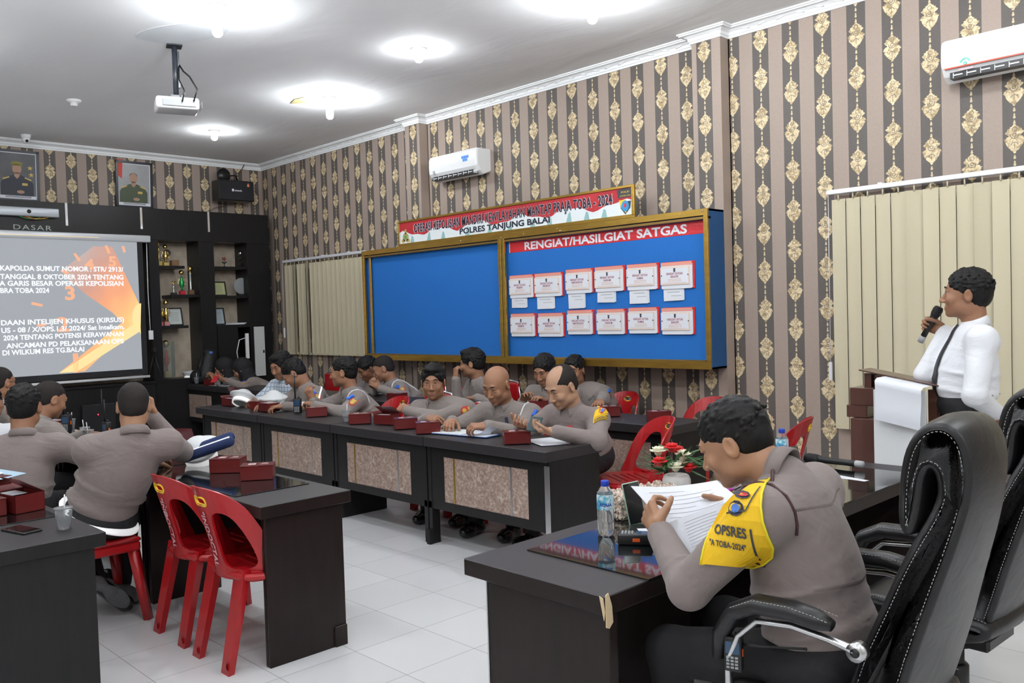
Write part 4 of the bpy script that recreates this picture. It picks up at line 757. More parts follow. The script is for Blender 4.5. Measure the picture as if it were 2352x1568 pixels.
ec = exec_chair(thing('executive_chair', 'black leather executive chair carrying the foreground officer, headrest curled over', 'chair', (-1.10, 2.38, 0), math.pi / 2 + .0, 'black executive chairs'))
dup(ec, (-1.15, 3.34, 0), math.pi / 2 - .05, 'black executive chair behind the occupied one, cut by the right edge of the picture', 'black executive chairs')
# ---------------------------------------------------------------- lectern
wood_d = mat('lectern_wood', (.055, .018, .012), .28, coat=.4, noise=(18, (.09, .03, .02), .3, (1, 1, .1)))
t = thing('lectern', 'dark red wooden lectern with stepped sides and white front board by the speaker', 'lectern', (-2.0, 5.0, 0))
b = MB(); b.box(-.23, .22, -.2, .25, 0, .06, .004); b.build('base', wood_d, t)
b = MB(); b.box(-.20, -.06, -.2, .24, .06, .93, .003); b.box(-.24, -.12, -.16, .2, .93, 1.0, .003); b.box(-.22, -.08, -.16, .2, 1.0, 1.10, .003); b.box(-.16, -.12, -.1, .1, 1.08, 1.18); b.box(-.10, -.06, -.1, .1, 1.08, 1.17); b.box(.19, .25, -.1, .1, .9, 1.10); b.build('column', wood_d, t)
b = MB(); b.box(-.06, .22, -.215, -.2, .2, 1.10, .001); b.build('white_board', white_pl, t)
b = MB(); M = Matrix.Rotation(.17, 4, 'Y'); b.box(-.38, .32, -.13, .03, 1.148, 1.155, .002, M=M); b.build('reading_top', wood_d, t)
b = MB(); V = []; 
for k in range(13):
    s = k / 12; 
    if s < .3: p = (0, -.12 - s * .46, 1.168)
    else: p = (0, -.265 - .004 * math.sin(s * 9), 1.165 - (s - .3) * .32)
    V += [(-.03 + 0 * s, p[1], p[2] - .0), (.22 - .01 * s, p[1], p[2] - .045)]
b.add(V, [[2 * k, 2 * k + 1, 2 * k + 3, 2 * k + 2] for k in range(12)], 0, True); tag(b.build('draped_paper', paper, None, (-2.0, 5.0, 0)), 'white sheet of paper draped over the top of the lectern', 'paper')
# ---------------------------------------------------------------- organic shapes: blended volumes turned into one continuous mesh
class Vol:
    def __init__(s): s.p = []
    def cap(s, a, b, ra, rb=None, k=.02, sub=False): s.p.append(('c', np.array(a, float), np.array(b, float), ra, ra if rb is None else rb, k, sub)); return s
    def ell(s, c, r, M=None, k=.02, sub=False): s.p.append(('e', np.array(c, float), np.array(r, float) * np.ones(3), np.eye(3) if M is None else np.array(M, float), k, sub)); return s
    def half(s, c, n, k=.004): s.p.append(('h', np.array(c, float), np.array(n, float), k)); return s
    def mesh(s, h):
        lo = np.full(3, 1e9); hi = -lo
        for q in s.p:
            if q[0] == 'h' or q[-1]: continue
            if q[0] == 'c': m = max(q[3], q[4]); lo = np.minimum(lo, np.minimum(q[1], q[2]) - m); hi = np.maximum(hi, np.maximum(q[1], q[2]) + m)
            else: m = q[2].max(); lo = np.minimum(lo, q[1] - m); hi = np.maximum(hi, q[1] + m)
        lo = lo - 4 * h; hi = hi + 4 * h; n = np.ceil((hi - lo) / h).astype(int) + 1; G = np.full(n, .2, np.float32)
        for q in s.p:
            if q[0] == 'h':
                X = [lo[i] + h * np.arange(n[i]) - q[1][i] for i in range(3)]
                d = (q[2][0] * X[0])[:, None, None] + (q[2][1] * X[1])[None, :, None] + (q[2][2] * X[2])[None, None, :]
                G = np.maximum(G, -d.astype(np.float32)); continue
            k = q[-2]; pad = k + 2.5 * h
            if q[0] == 'c': m = max(q[3], q[4]) + pad; a0 = np.minimum(q[1], q[2]) - m; a1 = np.maximum(q[1], q[2]) + m
            else: m = q[2].max() + pad; a0 = q[1] - m; a1 = q[1] + m
            i0 = np.maximum(0, np.floor((a0 - lo) / h).astype(int)); i1 = np.minimum(n, np.ceil((a1 - lo) / h).astype(int) + 1)
            if (i1 <= i0).any(): continue
            X, Y, Z = np.meshgrid(*[(lo[i] + h * np.arange(i0[i], i1[i])).astype(np.float32) for i in range(3)], indexing='ij'); P = np.stack([X, Y, Z], -1)
            if q[0] == 'c':
                ab = q[2] - q[1]; t = np.clip(((P - q[1]) @ ab) / max(ab @ ab, 1e-9), 0, 1); d = np.linalg.norm(P - q[1] - t[..., None] * ab, axis=-1) - (q[3] + (q[4] - q[3]) * t)
            else:
                L_ = (P - q[1]) @ q[3]; l = np.linalg.norm(L_ / q[2], axis=-1); g = np.linalg.norm(L_ / q[2] ** 2, axis=-1); d = l * (l - 1) / np.maximum(g, 1e-6)
            sl = tuple(slice(i0[i], i1[i]) for i in range(3)); A = G[sl]
            if q[-1]: e = np.maximum(k - np.abs(A + d), 0) / max(k, 1e-6); G[sl] = np.maximum(A, -d) + e * e * k * .25
            else: e = np.maximum(k - np.abs(A - d), 0) / max(k, 1e-6); G[sl] = np.minimum(A, d) - e * e * k * .25
        # surface nets
        S = G < 0; c = S[:-1, :-1, :-1].astype(np.int8) * 0
        cs = [(i, j, k) for i in (0, 1) for j in (0, 1) for k in (0, 1)]; sh = tuple(n - 1)
        cnt = np.zeros(sh, np.int8)
        for i, j, k in cs: cnt += S[i:i + sh[0], j:j + sh[1], k:k + sh[2]]
        act = (cnt > 0) & (cnt < 8); idx = -np.ones(sh, np.int32); I = np.argwhere(act); idx[act] = np.arange(len(I)); acc = np.zeros((len(I), 3)); num = np.zeros(len(I))
        for a in cs:
            for ax in range(3):
                if a[ax]: continue
                b_ = list(a); b_[ax] = 1; ga = G[I[:, 0] + a[0], I[:, 1] + a[1], I[:, 2] + a[2]]; gb = G[I[:, 0] + b_[0], I[:, 1] + b_[1], I[:, 2] + b_[2]]
                m = (ga < 0) != (gb < 0); t = np.where(m, ga / np.where(m, ga - gb, 1), 0); p = np.array(a)[None, :] + np.zeros((len(I), 3)); p[:, ax] += t; acc[m] += p[m]; num[m] += 1
        V = lo + h * (I + acc / np.maximum(num, 1)[:, None]); F = []
        for ax in range(3):
            o1, o2 = [(1, 2), (2, 0), (0, 1)][ax]; A = S; B_ = np.roll(S, -1, ax); m = A != B_; sl = [slice(1, -1)] * 3; 
            E_ = np.argwhere(m[1:-1, 1:-1, 1:-1]) + 1; flip = S[E_[:, 0], E_[:, 1], E_[:, 2]]
            def cell(d1, d2): q = E_.copy(); q[:, o1] += d1; q[:, o2] += d2; return idx[q[:, 0], q[:, 1], q[:, 2]]
            Q = np.stack([cell(-1, -1), cell(0, -1), cell(0, 0), cell(-1, 0)], 1); Q[~flip] = Q[~flip][:, ::-1]; F.append(Q)
        F = np.concatenate(F); F = F[(F >= 0).all(1)]; return V, F
def raw_mesh(name, V, F, m, parent=None, relax=1):
    me = bpy.data.meshes.new(name); me.vertices.add(len(V)); 
    if relax:
        for _ in range(relax):
            A = np.zeros_like(V); C_ = np.zeros(len(V))
            for i in range(4): a, b_ = F[:, i], F[:, (i + 1) % 4]; np.add.at(A, a, V[b_]); np.add.at(C_, a, 1); np.add.at(A, b_, V[a]); np.add.at(C_, b_, 1)
            V = V * .5 + .5 * A / np.maximum(C_, 1)[:, None]
    me.vertices.foreach_set('co', V.astype(np.float32).ravel()); me.loops.add(F.size); me.loops.foreach_set('vertex_index', F.astype(np.int32).ravel()); me.polygons.add(len(F)); me.polygons.foreach_set('loop_start', np.arange(0, F.size, 4, dtype=np.int32)); me.polygons.foreach_set('loop_total', np.full(len(F), 4, np.int32))
    me.polygons.foreach_set('use_smooth', np.ones(len(F), bool)); me.materials.append(m); me.update(calc_edges=True); me.validate()
    o = bpy.data.objects.new(name, me); COL.objects.link(o); o.parent = parent; return o
def V3(*a): return Vector(a)
def ik(S, T, a, b, hint):
    d = T - S; L_ = d.length
    if L_ > (a + b) * .995: T = S + d * ((a + b) * .995 / L_); d = T - S; L_ = d.length
    if L_ < abs(a - b) + .03: L_ = abs(a - b) + .03
    x = (a * a - b * b + L_ * L_) / (2 * L_); h_ = math.sqrt(max(a * a - x * x, 0)); u = d.normalized(); w = (hint - S); w = w - u * w.dot(u); w = w.normalized() if w.length > 1e-5 else Vector((0, 0, -1))
    return S + u * x + w * h_, T
def hand(v, W, D, Nn, side, curl=.4, s=1.0, thumb=.4, spread=1.0):
    D = D.normalized(); Nn = (Nn - D * Nn.dot(D)).normalized(); U = D.cross(Nn) * side
    kn = []
    for i, (u, l) in enumerate(((.033, .088), (.011, .092), (-.011, .088), (-.031, .08))):
        K = W + D * l * s + U * u * s * spread; kn.append(K); v.cap(W + D * .01 * s + U * u * .5 * s, K, .0165 * s, .0125 * s, .01)
    v.cap(W - D * .01, W + D * .03 * s, .026 * s, .024 * s, .015)
    c = curl if isinstance(curl, (list, tuple)) else [curl, curl, curl * 1.02, curl * 1.05]
    for i, K in enumerate(kn):
        L_ = (.074, .082, .076, .06)[i] * s; p = K; ang = 0
        for j, (fr, mx, r) in enumerate(((.46, 75, .0098), (.30, 95, .0088), (.24, 60, .0078))):
            ang += math.radians(mx) * c[i]; dr = D * math.cos(ang) + Nn * math.sin(ang) + U * (.05 * (1.5 - i)) * spread * (1 - c[i]); q = p + dr.normalized() * L_ * fr; v.cap(p, q, r * s, (r - .0009) * s, .0025); p = q
    tb = W + D * .025 * s + U * .028 * s; d1 = (D * .65 + U * (.75 - .35 * thumb) + Nn * (.35 + .5 * thumb)).normalized(); p1 = tb + d1 * .042 * s; d2 = (d1 + D * .5 + Nn * .5 * thumb - U * .35 * thumb).normalized(); p2 = p1 + d2 * .034 * s; p3 = p2 + (d2 - U * .3 * thumb).normalized() * .026 * s
    v.cap(tb - d1 * .01, p1, .0165 * s, .0125 * s, .008); v.cap(p1, p2, .0118 * s, .0105 * s, .003); v.cap(p2, p3, .0105 * s, .0085 * s, .003)
    return W + D * .1 * s + Nn * .03 * s
def axes(az, pitch=0, roll=0):
    a = math.radians(az); p = math.radians(pitch); f = Vector((math.cos(a) * math.cos(p), math.sin(a) * math.cos(p), -math.sin(p))); r = Vector((math.sin(a), -math.cos(a), 0)); u = r.cross(f)
    q = math.radians(roll); r2 = r * math.cos(q) + u * math.sin(q); u2 = u * math.cos(q) - r * math.sin(q); return f, r2, u2
SKIN = {}
def skin_mat(tone):
    k = 'skin_%d' % tone
    if k not in MATS:
        c = ((.42, .225, .135), (.34, .17, .10), (.27, .125, .072), (.50, .29, .19))[tone]; mat(k, c, .48, spec=.4, noise=(14, tuple(x * .86 for x in c), .3), bump=[(120, .0004)])
        b_ = MATS[k].node_tree.nodes['Principled BSDF']; b_.inputs['Subsurface Weight'].default_value = .08; b_.inputs['Subsurface Radius'].default_value = (.01, .004, .002)
    return MATS[k]
fold = [(4.5, .018, (1, 1, 1.8)), (15, .0018, (1, 1, 1.8)), (420, .0004)]
uniform = mat('uniform_cloth', (.235, .192, .182), .82, sheen=.15, bump=fold, noise=(3, (.21, .17, .162), .3)); uniform2 = mat('uniform_cloth_far', (.225, .192, .178), .82, sheen=.15, bump=fold)
white_shirt = mat('white_shirt_cloth', (.80, .81, .85), .75, bump=fold); trousers_m = mat('black_trouser_cloth', (.013, .013, .015), .8, bump=[(6, .02), (400, .0003)])
def plaid_mat():
    g = NG('plaid_cloth', .8); p = g.pos(); a = g.m_('LESS_THAN', g.m_('ABSOLUTE', g.m_('SUBTRACT', g.m_('FRACT', g.m_('MULTIPLY', g.m_('ADD', p[0], g.m_('MULTIPLY', p[1], .5)), 22)), .5)), .1); c = g.m_('LESS_THAN', g.m_('ABSOLUTE', g.m_('SUBTRACT', g.m_('FRACT', g.m_('MULTIPLY', p[2], 24)), .5)), .1)
    return g.out(g.mix(g.m_('MULTIPLY', g.m_('MAXIMUM', a, c), .75), (.62, .68, .74), (.14, .22, .36)))
plaid_cloth = plaid_mat()
hair_m = mat('black_hair', (.006, .0055, .0055), .55, spec=.28, bump=[(160, .0022, (1, 1, .3)), (45, .002, (1, 1, .4))]); hair_short = mat('cropped_hair', (.022, .018, .017), .7, spec=.2, bump=[(190, .001)])
lip_m = mat('lips', (.26, .10, .085), .45); eye_w = mat('eye_white', (.42, .39, .36), .25); eye_d = mat('iris', (.015, .01, .008), .15)
shoe_m = mat('black_shoe_leather', (.01, .01, .011), .25, coat=.3); veil_m = mat('black_veil_cloth', (.010, .010, .012), .8, bump=[(9, .01, (1, 1, .6))])
def bvh(o): return BVHTree.FromPolygons([o.matrix_world @ v.co for v in o.data.vertices], [tuple(p.vertices) for p in o.data.polygons])
def project(b, tree, O, out, ex, pts, off, F=None, mi=0, dist=.35):
    """lay flat points on a garment, looking from outside along -out"""
    out = out.normalized(); ex = (ex - out * ex.dot(out)).normalized(); ey = out.cross(ex); V = []
    last = None
    for x, y in pts:
        o_ = O + ex * x + ey * y; h_ = tree.ray_cast(o_ + out * dist, -out, dist * 1.6)
        if h_[0] is not None: last = h_[0] + (h_[1] if h_[1].dot(out) > 0 else -h_[1]) * off * .5 + out * off * .5; V.append(last)
        else: V.append(None)
    ok = [v for v in V if v is not None]
    if not ok: return
    m = sum((v.dot(out) for v in ok)) / len(ok); V = [v if v is not None else (O + ex * x + ey * y) + out * (m - (O + ex * x + ey * y).dot(out)) for v, (x, y) in zip(V, pts)]
    if F is None:
        c = sum(V, Vector()) / len(V); V.append(c); F = [(i, (i + 1) % len(pts), len(pts)) for i in range(len(pts))]
    b.add(V, F, mi)
def grid_patch(b, tree, O, out, ex, inside, x0, x1, y0, y1, n, off, mi=0):
    P = []; F = []; nx = n; ny = max(2, int(n * (y1 - y0) / (x1 - x0)))
    for j in range(ny + 1):
        for i in range(nx + 1): x = x0 + (x1 - x0) * i / nx; y = y0 + (y1 - y0) * j / ny; P.append((x, y))
    # squeeze the grid rows to the outline so the edge is clean
    P = [((x0 + x1) / 2 + (x - (x0 + x1) / 2), y) for x, y in P]; P2 = []
    for x, y in P: lo_, hi_ = inside(y); P2.append((lo_ + (hi_ - lo_) * (x - x0) / (x1 - x0), y))
    for j in range(ny):
        for i in range(nx): a = j * (nx + 1) + i; F.append((a, a + 1, a + nx + 2, a + nx + 1))
    project(b, tree, O, out, ex, P2, off, F, mi)
def ortho(a, b_, c):
    c = np.array(c, float); c /= np.linalg.norm(c); a = np.array(a, float); a = a - c * (a @ c); a /= np.linalg.norm(a); return np.array([a, np.cross(c, a), c]).T
def person(label, head, face, pel, az, hands, group=None, s=1.08, tone=1, hair='short', hz=.0065, cz=.0095, top=None, legs='sit', lean_c=0, glasses=False, belly=0, collar=True, twist=0, knees=None, extras=None, hs=None, neck=None, sleeve_end=1.0, boots=True, build_legs=True):
    hs = hs or s; Hc = Vector(head); pel = (pel[0] + (head[0] - pel[0]) * .3, pel[1] + (head[1] - pel[1]) * .3, .60) if pel[2] == .56 else pel; hf, hr, hu = axes(*face); P = Vector(pel); tf, tr, _ = axes(az); tf2, tr2, _ = axes(az + twist); U = Vector((0, 0, 1))
    N = Vector(neck) if neck else Hc - hu * .085 * hs - U * .065 * hs - hf * .02 * hs - tf * .015
    sp = (N - P); Ls = sp.length; sp.normalize(); back = -(tf - sp * tf.dot(sp)).normalized()
    body = Vol(); sh_ = Vol(); A3 = ortho
    HM = A3(hr, hf, hu); h = lambda x, y, z: Hc + (hr * x + hf * y + hu * z) * hs
    e = lambda c, r, k=.012, sub=False, M=None: body.ell(h(*c), np.array(r) * hs, HM if M is None else M, k, sub)
    e((0, -.012, .038), (.077, .097, .085), .01); e((0, .024, -.012), (.065, .072, .085), .03); e((0, .035, -.062), (.05, .052, .045), .03); e((0, .074, -.092), (.021, .018, .016), .02)
    for q in (-1, 1): e((q * .040, .068, -.022), (.024, .022, .024), .02); e((q * .05, .01, -.06), (.02, .035, .03), .02)
    body.cap(h(-.034, .084, .034), h(.034, .084, .034), .011 * hs, .011 * hs, .014)
    for q in (-1, 1): e((q * .032, .099, .014), (.017, .013, .010), .008, True)
    body.cap(h(0, .092, .012), h(0, .112, -.026), .0065 * hs, .0115 * hs, .010)
    for q in (-1, 1): e((q * .0125, .102, -.031), (.0085, .010, .008), .005); e((q * .031, .0865, .021), (.017, .009, .0055), .004); e((q * .031, .0865, .004), (.015, .008, .004), .004)
    body.cap(h(-.019, .090, -.058), h(.019, .090, -.058), .0065 * hs, None, .006); body.cap(h(-.015, .089, -.069), h(.015, .089, -.069), .0075 * hs, None, .006); e((0, .103, -.0635), (.02, .006, .0022), .002, True)
    for q in (-1, 1):
        Mr = A3((hr * math.cos(.35) + hf * -q * math.sin(.35)), (hf * math.cos(.35) + hr * q * math.sin(.35)), hu)
        e((q * .080, -.008, -.002), (.009, .021, .034), .005, False, Mr); e((q * .088, -.004, .004), (.006, .011, .02), .004, True, Mr)
    body.cap(h(0, -.028, -.04), N - sp * .03 + back * .01, .056 * hs, .062 * s, .03)
    # shoulders, arms
    hw = .185 * s; SH = [N - sp * .072 * s + tr2 * q * hw - back * .0 for q in (1, -1)]; arms = []
    for i, q in enumerate((1, -1)):
        H_ = hands[i]; S = SH[i]; T = Vector(H_['at']); hint = Vector(H_.get('elbow', S + tr2 * q * .2 - U * .3)); dropw = H_.get('shift', 0)
        E, W = ik(S, T, .29 * s, .255 * s, hint); arms.append((S, E, W))
    body.ell(N - sp * .17 * s, (.12 * s, .075 * s, .15 * s), A3(tr2, back, sp), .03); body.ell(P + sp * .16, (.11 * s, .08 * s, .18 * s), A3(tr, back, sp), .04); body.ell(P, (.12 * s, .09 * s, .09 * s), A3(tr, back, sp), .03)
    sk = lambda a, b_: None
    for i, q in enumerate((1, -1)):
        S, E, W = arms[i]; H_ = hands[i]; fd = (W - E).normalized(); body.cap(N - sp * .06 * s, S, .04 * s, .045 * s, .03); body.cap(S, E, .042 * s, .036 * s, .02); body.cap(E, W, .037 * s, .026 * s, .012)
        D = Vector(H_['dir']) if 'dir' in H_ else fd; Nn = Vector(H_.get('palm', (0, 0, -1)))
        hand(body, W + D.normalized() * .012, D, Nn, q, H_.get('curl', .4), s * .98, H_.get('thumb', .4))
    # shirt
    bw = belly
    sh_.ell(N - sp * .16 * s, (.178 * s, .118 * s, .165 * s), A3(tr2, back, sp), .05); sh_.ell(N - sp * .27 * s + back * .01, (.165 * s, .125 * s, .15 * s), A3(tr, back, sp), .06)
    sh_.ell(P + sp * Ls * .34 - back * (.02 + bw), ((.155 + bw * .4) * s, (.128 + bw) * s, .16 * s), A3(tr, back, sp), .06); sh_.ell(P + sp * .05, (.172 * s, .142 * s, .10 * s), A3(tr, back, sp), .05)
    sh_.cap(N + (h(0, -.03, -.085) - N) * .12 - tf * .012, N - sp * .06, .056 * s, .085 * s, .03)
    for i, q in enumerate((1, -1)):
        S, E, W = arms[i]; sh_.cap(N - sp * .045 * s, S + sp * .01, .06 * s, .066 * s, .05); sh_.cap(N - sp * .12 * s, S - sp * .02, .08 * s, .068 * s, .04)
        sh_.cap(S, E, .069 * s, .056 * s, .035); We = E.lerp(W, sleeve_end); sh_.cap(E, We, .056 * s, .040 * s, .02)
        # cloth rolls at the bend of the elbow
        m_ = (S - E).normalized(); n_ = (W - E).normalized(); c_ = (m_ + n_); c_ = c_.normalized() if c_.length > .1 else back
        for t_ in (.16, .34): sh_.ell(E + m_ * .1 * t_ * 3 + c_ * .02, (.05 * s, .05 * s, .012), A3(*[Vector(x) for x in (m_.orthogonal().normalized(), m_.cross(m_.orthogonal()).normalized(), m_)]), .012)
        sh_.ell(E + n_ * .06 + c_ * .015, (.05 * s, .05 * s, .012), A3(n_.orthogonal().normalized(), n_.cross(n_.orthogonal()).normalized(), n_), .012)
        sh_.cap(We - (W - E).normalized() * .035, We, .041 * s, .041 * s, .004)
    for j in range(3): a_ = .14 + .12 * j; c = P + sp * a_ * Ls; sh_.ell(c - back * (.01 + bw * .6) + tr * .03 * ((j % 2) * 2 - 1), (.165 * s, (.134 + bw * .8) * s, .014), A3(tr, (back + sp * .18).normalized(), sp), .02)
    root = None; top_m = top or uniform2
    bV, bF = body.mesh(hz)
    # legs
    tv = Vol(); tv.ell(P - U * .02, (.175 * s, .145 * s, .115 * s), A3(tr, back, sp), .03); feet = []
    lv = []
    for i, q in enumerate((1, -1)):
        hip = P + tr * q * .09 * s - U * .03
        if legs == 'sit': K = Vector(knees[i]) if knees else hip + tf * .42 * s + tr * q * .06; K.z = K.z if knees else .50; Fo = Vector((K.x, K.y, .09)) + tf * -.03
        else: K = hip - U * .42 * s + tf * .015; Fo = Vector((K.x, K.y, .09)) - tf * .02 - (tr * q * .0)
        if knees and len(knees) > 2: Fo = Vector(knees[2 + i])
        tv.cap(hip, K, .09 * s, .066 * s, .05); tv.cap(K, Fo, .064 * s, .05 * s, .03); feet.append(Fo); lv.append((hip, K, Fo))
    tV, tF = tv.mesh(cz); sV, sF = sh_.mesh(cz)
    base = Vector((P.x, P.y, 0)); root = thing('person', label, 'person', base, group=group)
    sub = lambda V: V - np.array(base)
    bo = raw_mesh('body', sub(bV), bF, skin_mat(tone), root, 1); so = raw_mesh('shirt', sub(sV), sF, top_m, root, 2); raw_mesh('trousers', sub(tV), tF, trousers_m, root, 1)
    if boots:
        for Fo in feet:
            v = Vol(); fz = Vector((Fo.x, Fo.y, .045)); v.cap(Fo, fz - tf * .02, .052, .045, .02).cap(fz - tf * .05, fz + tf * .10, .043, .045, .02).cap(fz + tf * .10, fz + tf * .16, .045, .036, .02); q_ = Vector((fz.x, fz.y, 0.001)); v.half(q_, (0, 0, 1)); a, b_ = v.mesh(.01); raw_mesh('boot', sub(a), b_, shoe_m, root)
    L2 = lambda p: Vector(p) - base
    # face details
    b = MB()
    if face[1] < 12:
        for q in (-1, 1): b.ball(L2(h(q * .031, .0815, .0125)), .0098 * hs, 12, 8)
        ey = b.build('eyes', eye_w, root); b = MB()
        for q in (-1, 1): b.ball(L2(h(q * .0312, .0865, .0122)), (.0058 * hs,) * 3, 10, 6)
        b.build('irises', eye_d, ey); b = MB()
    for q in (-1, 1): b.tube([L2(h(q * (.018 + .009 * k), .0915 - .0022 * k * k, (.0165 if face[1] < 12 else .0085) + .0012 * (k == 1))) for k in range(4)], .0013 * hs, 5)
    b.build('eyelashes', hair_m, root)
    v = Vol()
    for q in (-1, 1): v.cap(h(q * .016, .0945, .037), h(q * .033, .0965, .042), .0034 * hs, .0038 * hs, .003).cap(h(q * .033, .0965, .042), h(q * .05, .085, .037), .0038 * hs, .002 * hs, .003)
    a, b_ = v.mesh(.003); raw_mesh('eyebrows', sub(a), b_, hair_m, root, 0)
    b = MB(); b.ball(L2(h(0, .0915, -.0575)), (.019 * hs, .0075 * hs, .0045 * hs), 12, 6, R=Matrix(HM.tolist())); b.ball(L2(h(0, .0905, -.0685)), (.016 * hs, .0085 * hs, .0055 * hs), 12, 6, R=Matrix(HM.tolist())); b.build('lips', lip_m, root)
    # hair
    if hair in ('short', 'crop', 'full', 'side', 'thin'):
        v = Vol(); g_ = {'short': .005, 'crop': .0025, 'full': .012, 'side': .008, 'thin': .003}[hair]
        v.ell(h(0, -.016, .041), np.array((.0775 + g_ * .6, .0985 + g_, .0865 + g_ * 1.5)) * hs, HM, .01); v.ell(h(0, -.043, -.008), np.array((.067 + g_ * .4, .066 + g_ * .6, .062)) * hs, HM, .02)
        if hair == 'full': v.ell(h(0, .055, .105), np.array((.055, .04, .028)) * hs, HM, .02)
        rn = random.Random(len(label)); big = g_ > .004
        for _ in range(150 if big else 0):
            th = rn.uniform(0, 6.283); zz = rn.uniform(-.25, 1); rr_ = math.sqrt(max(0, 1 - zz * zz)); d_ = Vector((rr_ * math.cos(th), rr_ * math.sin(th), zz)); c_ = Vector((d_.x * (.0745 + g_ * .6), -.016 + d_.y * (.095 + g_), .041 + d_.z * (.083 + g_ * 1.5))); t_ = (Vector((rn.uniform(-.5, .5), 1, -.2)) - d_ * d_.dot(Vector((0, 1, 0)))).normalized() * .017
            v.cap(h(*(c_ - t_)), h(*(c_ + t_ + d_ * .002)), .0062 * hs, .0038 * hs, .003)
        v.ell(h(0, .118, -.014), np.array((.070, .078, .094)) * hs, HM, .010, True); v.ell(h(0, .03, -.085), np.array((.1, .075, .075)) * hs, HM, .006, True)
        for q in (-1, 1): v.ell(h(q * .086, -.002, -.012), np.array((.016, .026, .04)) * hs, HM, .004, True)
        if hair == 'thin': v.ell(h(0, .055, .118), np.array((.060, .105, .066)) * hs, HM, .02, True)
        for k in range(13 if big else 0):
            x_ = -.048 + .008 * k; v.cap(h(x_, .045 - abs(x_) * .3, .108), h(x_ + rn.uniform(-.006, .006), .083 - abs(x_) * .45, .078 + rn.uniform(-.008, .006) + g_ * .5), .007 * hs, .0035 * hs, .004)
        v.half(h(0, 0, -.058), hu); a, b_ = v.mesh(.0045 if hz < .006 else .006)
        nz = np.sin(a[:, 0] * 83 + 3 * np.sin(a[:, 1] * 61)) * np.sin(a[:, 1] * 97 + 2 * np.sin(a[:, 2] * 71)) * np.sin(a[:, 2] * 54 + a[:, 0] * 40); cc = np.array(Hc); dd = a - cc; dd /= np.linalg.norm(dd, axis=1)[:, None]; a = a + dd * (nz * (.0028 if hair in ('full', 'side') else .0012))[:, None]
        raw_mesh('hair', sub(a), b_, hair_m if hair not in ('crop', 'thin') else hair_short, root, 1)
    if hair == 'veil':
        v = Vol(); v.ell(h(0, -.02, .035), np.array((.094, .112, .106)) * hs, HM, .02); v.ell(h(0, -.01, -.06), np.array((.085, .085, .09)) * hs, HM, .03); v.cap(h(0, -.03, -.08), N - sp * .02, .085 * s, .11 * s, .04); v.ell(N - sp * .10 - back * .03, (.15 * s, .11 * s, .12 * s), A3(tr2, back, sp), .05)
        v.ell(h(0, .12, -.012), np.array((.056, .075, .078)) * hs, HM, .008, True); a, b_ = v.mesh(.008); raw_mesh('headscarf', sub(a), b_, veil_m, root, 2)
    # collar and epaulettes
    tree = BVHTree.FromPolygons([Vector(x) for x in sV.tolist()], sF.tolist())
    if collar:
        nd = (h(0, -.02, -.05) - N).normalized(); cf = (tf2 - nd * tf2.dot(nd)).normalized(); cr = tr2; V = []; m_ = 26
        for k in range(m_ + 1):
            a_ = math.radians(-152 + 304 * k / m_); rd = (cr * math.sin(a_) - cf * math.cos(a_)); c_ = N + nd * (.016 + .014 * math.cos(a_)) * s + rd * .064 * s; lo_ = .026 + .030 * (abs(k - m_ / 2) / (m_ / 2)) ** 5
            V += [c_ + nd * .016 * s - rd * .004, c_ + nd * .019 * s + rd * .002, c_ + nd * .006 * s + rd * .010 * s, c_ - nd * lo_ * s + rd * .020 * s, c_ - nd * (lo_ + .001) * s + rd * .015 * s, c_ - nd * .01 * s + rd * .002]
        b = MB(); b.add([p - base for p in V], [(6 * k + q, 6 * k + (q + 1) % 6, 6 * k + 6 + (q + 1) % 6, 6 * k + 6 + q) for k in range(m_) for q in range(6)] + [tuple(range(6)), tuple(range(6 * m_ + 5, 6 * m_ - 1, -1))], 0, True); b.build('collar', top_m, root)
    ctx = dict(root=root, base=base, tree=tree, N=N, sp=sp, tf=tf2, tr=tr2, back=back, SH=SH, arms=arms, P=P, h=h, s=s, hf=hf, hr=hr, hu=hu, shirt=so)
    if glasses:
        b = MB()
        for q in (-1, 1): b.tube([L2(h(q * .034 + .024 * math.cos(a_), .106, .008 + .016 * math.sin(a_))) for a_ in [k * math.pi / 6 for k in range(12)]], .0018, 5, closed=True); b.tube([L2(h(q * .058, .104, .012)), L2(h(q * .082, .0, .012))], .0018, 5)
        b.tube([L2(h(-.01, .108, .012)), L2(h(.01, .108, .012))], .0018, 5); b.build('glasses', black_pl, root)
    if extras: extras(ctx)
    return root
def fin(b, name, m, ctx):
    base = ctx['base']; b.v = [(x - base.x, y - base.y, z - base.z) for x, y, z in b.v]; return b.build(name, m, ctx['root'])
blue_rib = mat('blue_ribbon', (.03, .16, .75), .4); patch_red = mat('patch_red', (.55, .05, .05), .6); patch_dk = mat('patch_dark', (.03, .03, .05), .6); patch_gold = mat('patch_gold', (.7, .45, .08), .5); cord_w = mat('white_cord', (.72, .73, .75), .5); name_ink = mat('name_ink', (.04, .035, .04), .7); yellow_c = mat('yellow_cloth', (.85, .52, .01), .6, bump=[(8, .008)]); orange_c = mat('patch_orange', (.7, .25, .05), .5); patch_blue = mat('patch_blue', (.08, .2, .6), .5)
reflect_m = mat('reflective_white_glow', (.95, .95, .95), .3, emit=((1, 1, 1), .35))  # slight emission stands in for camera flash thrown back by the cloth
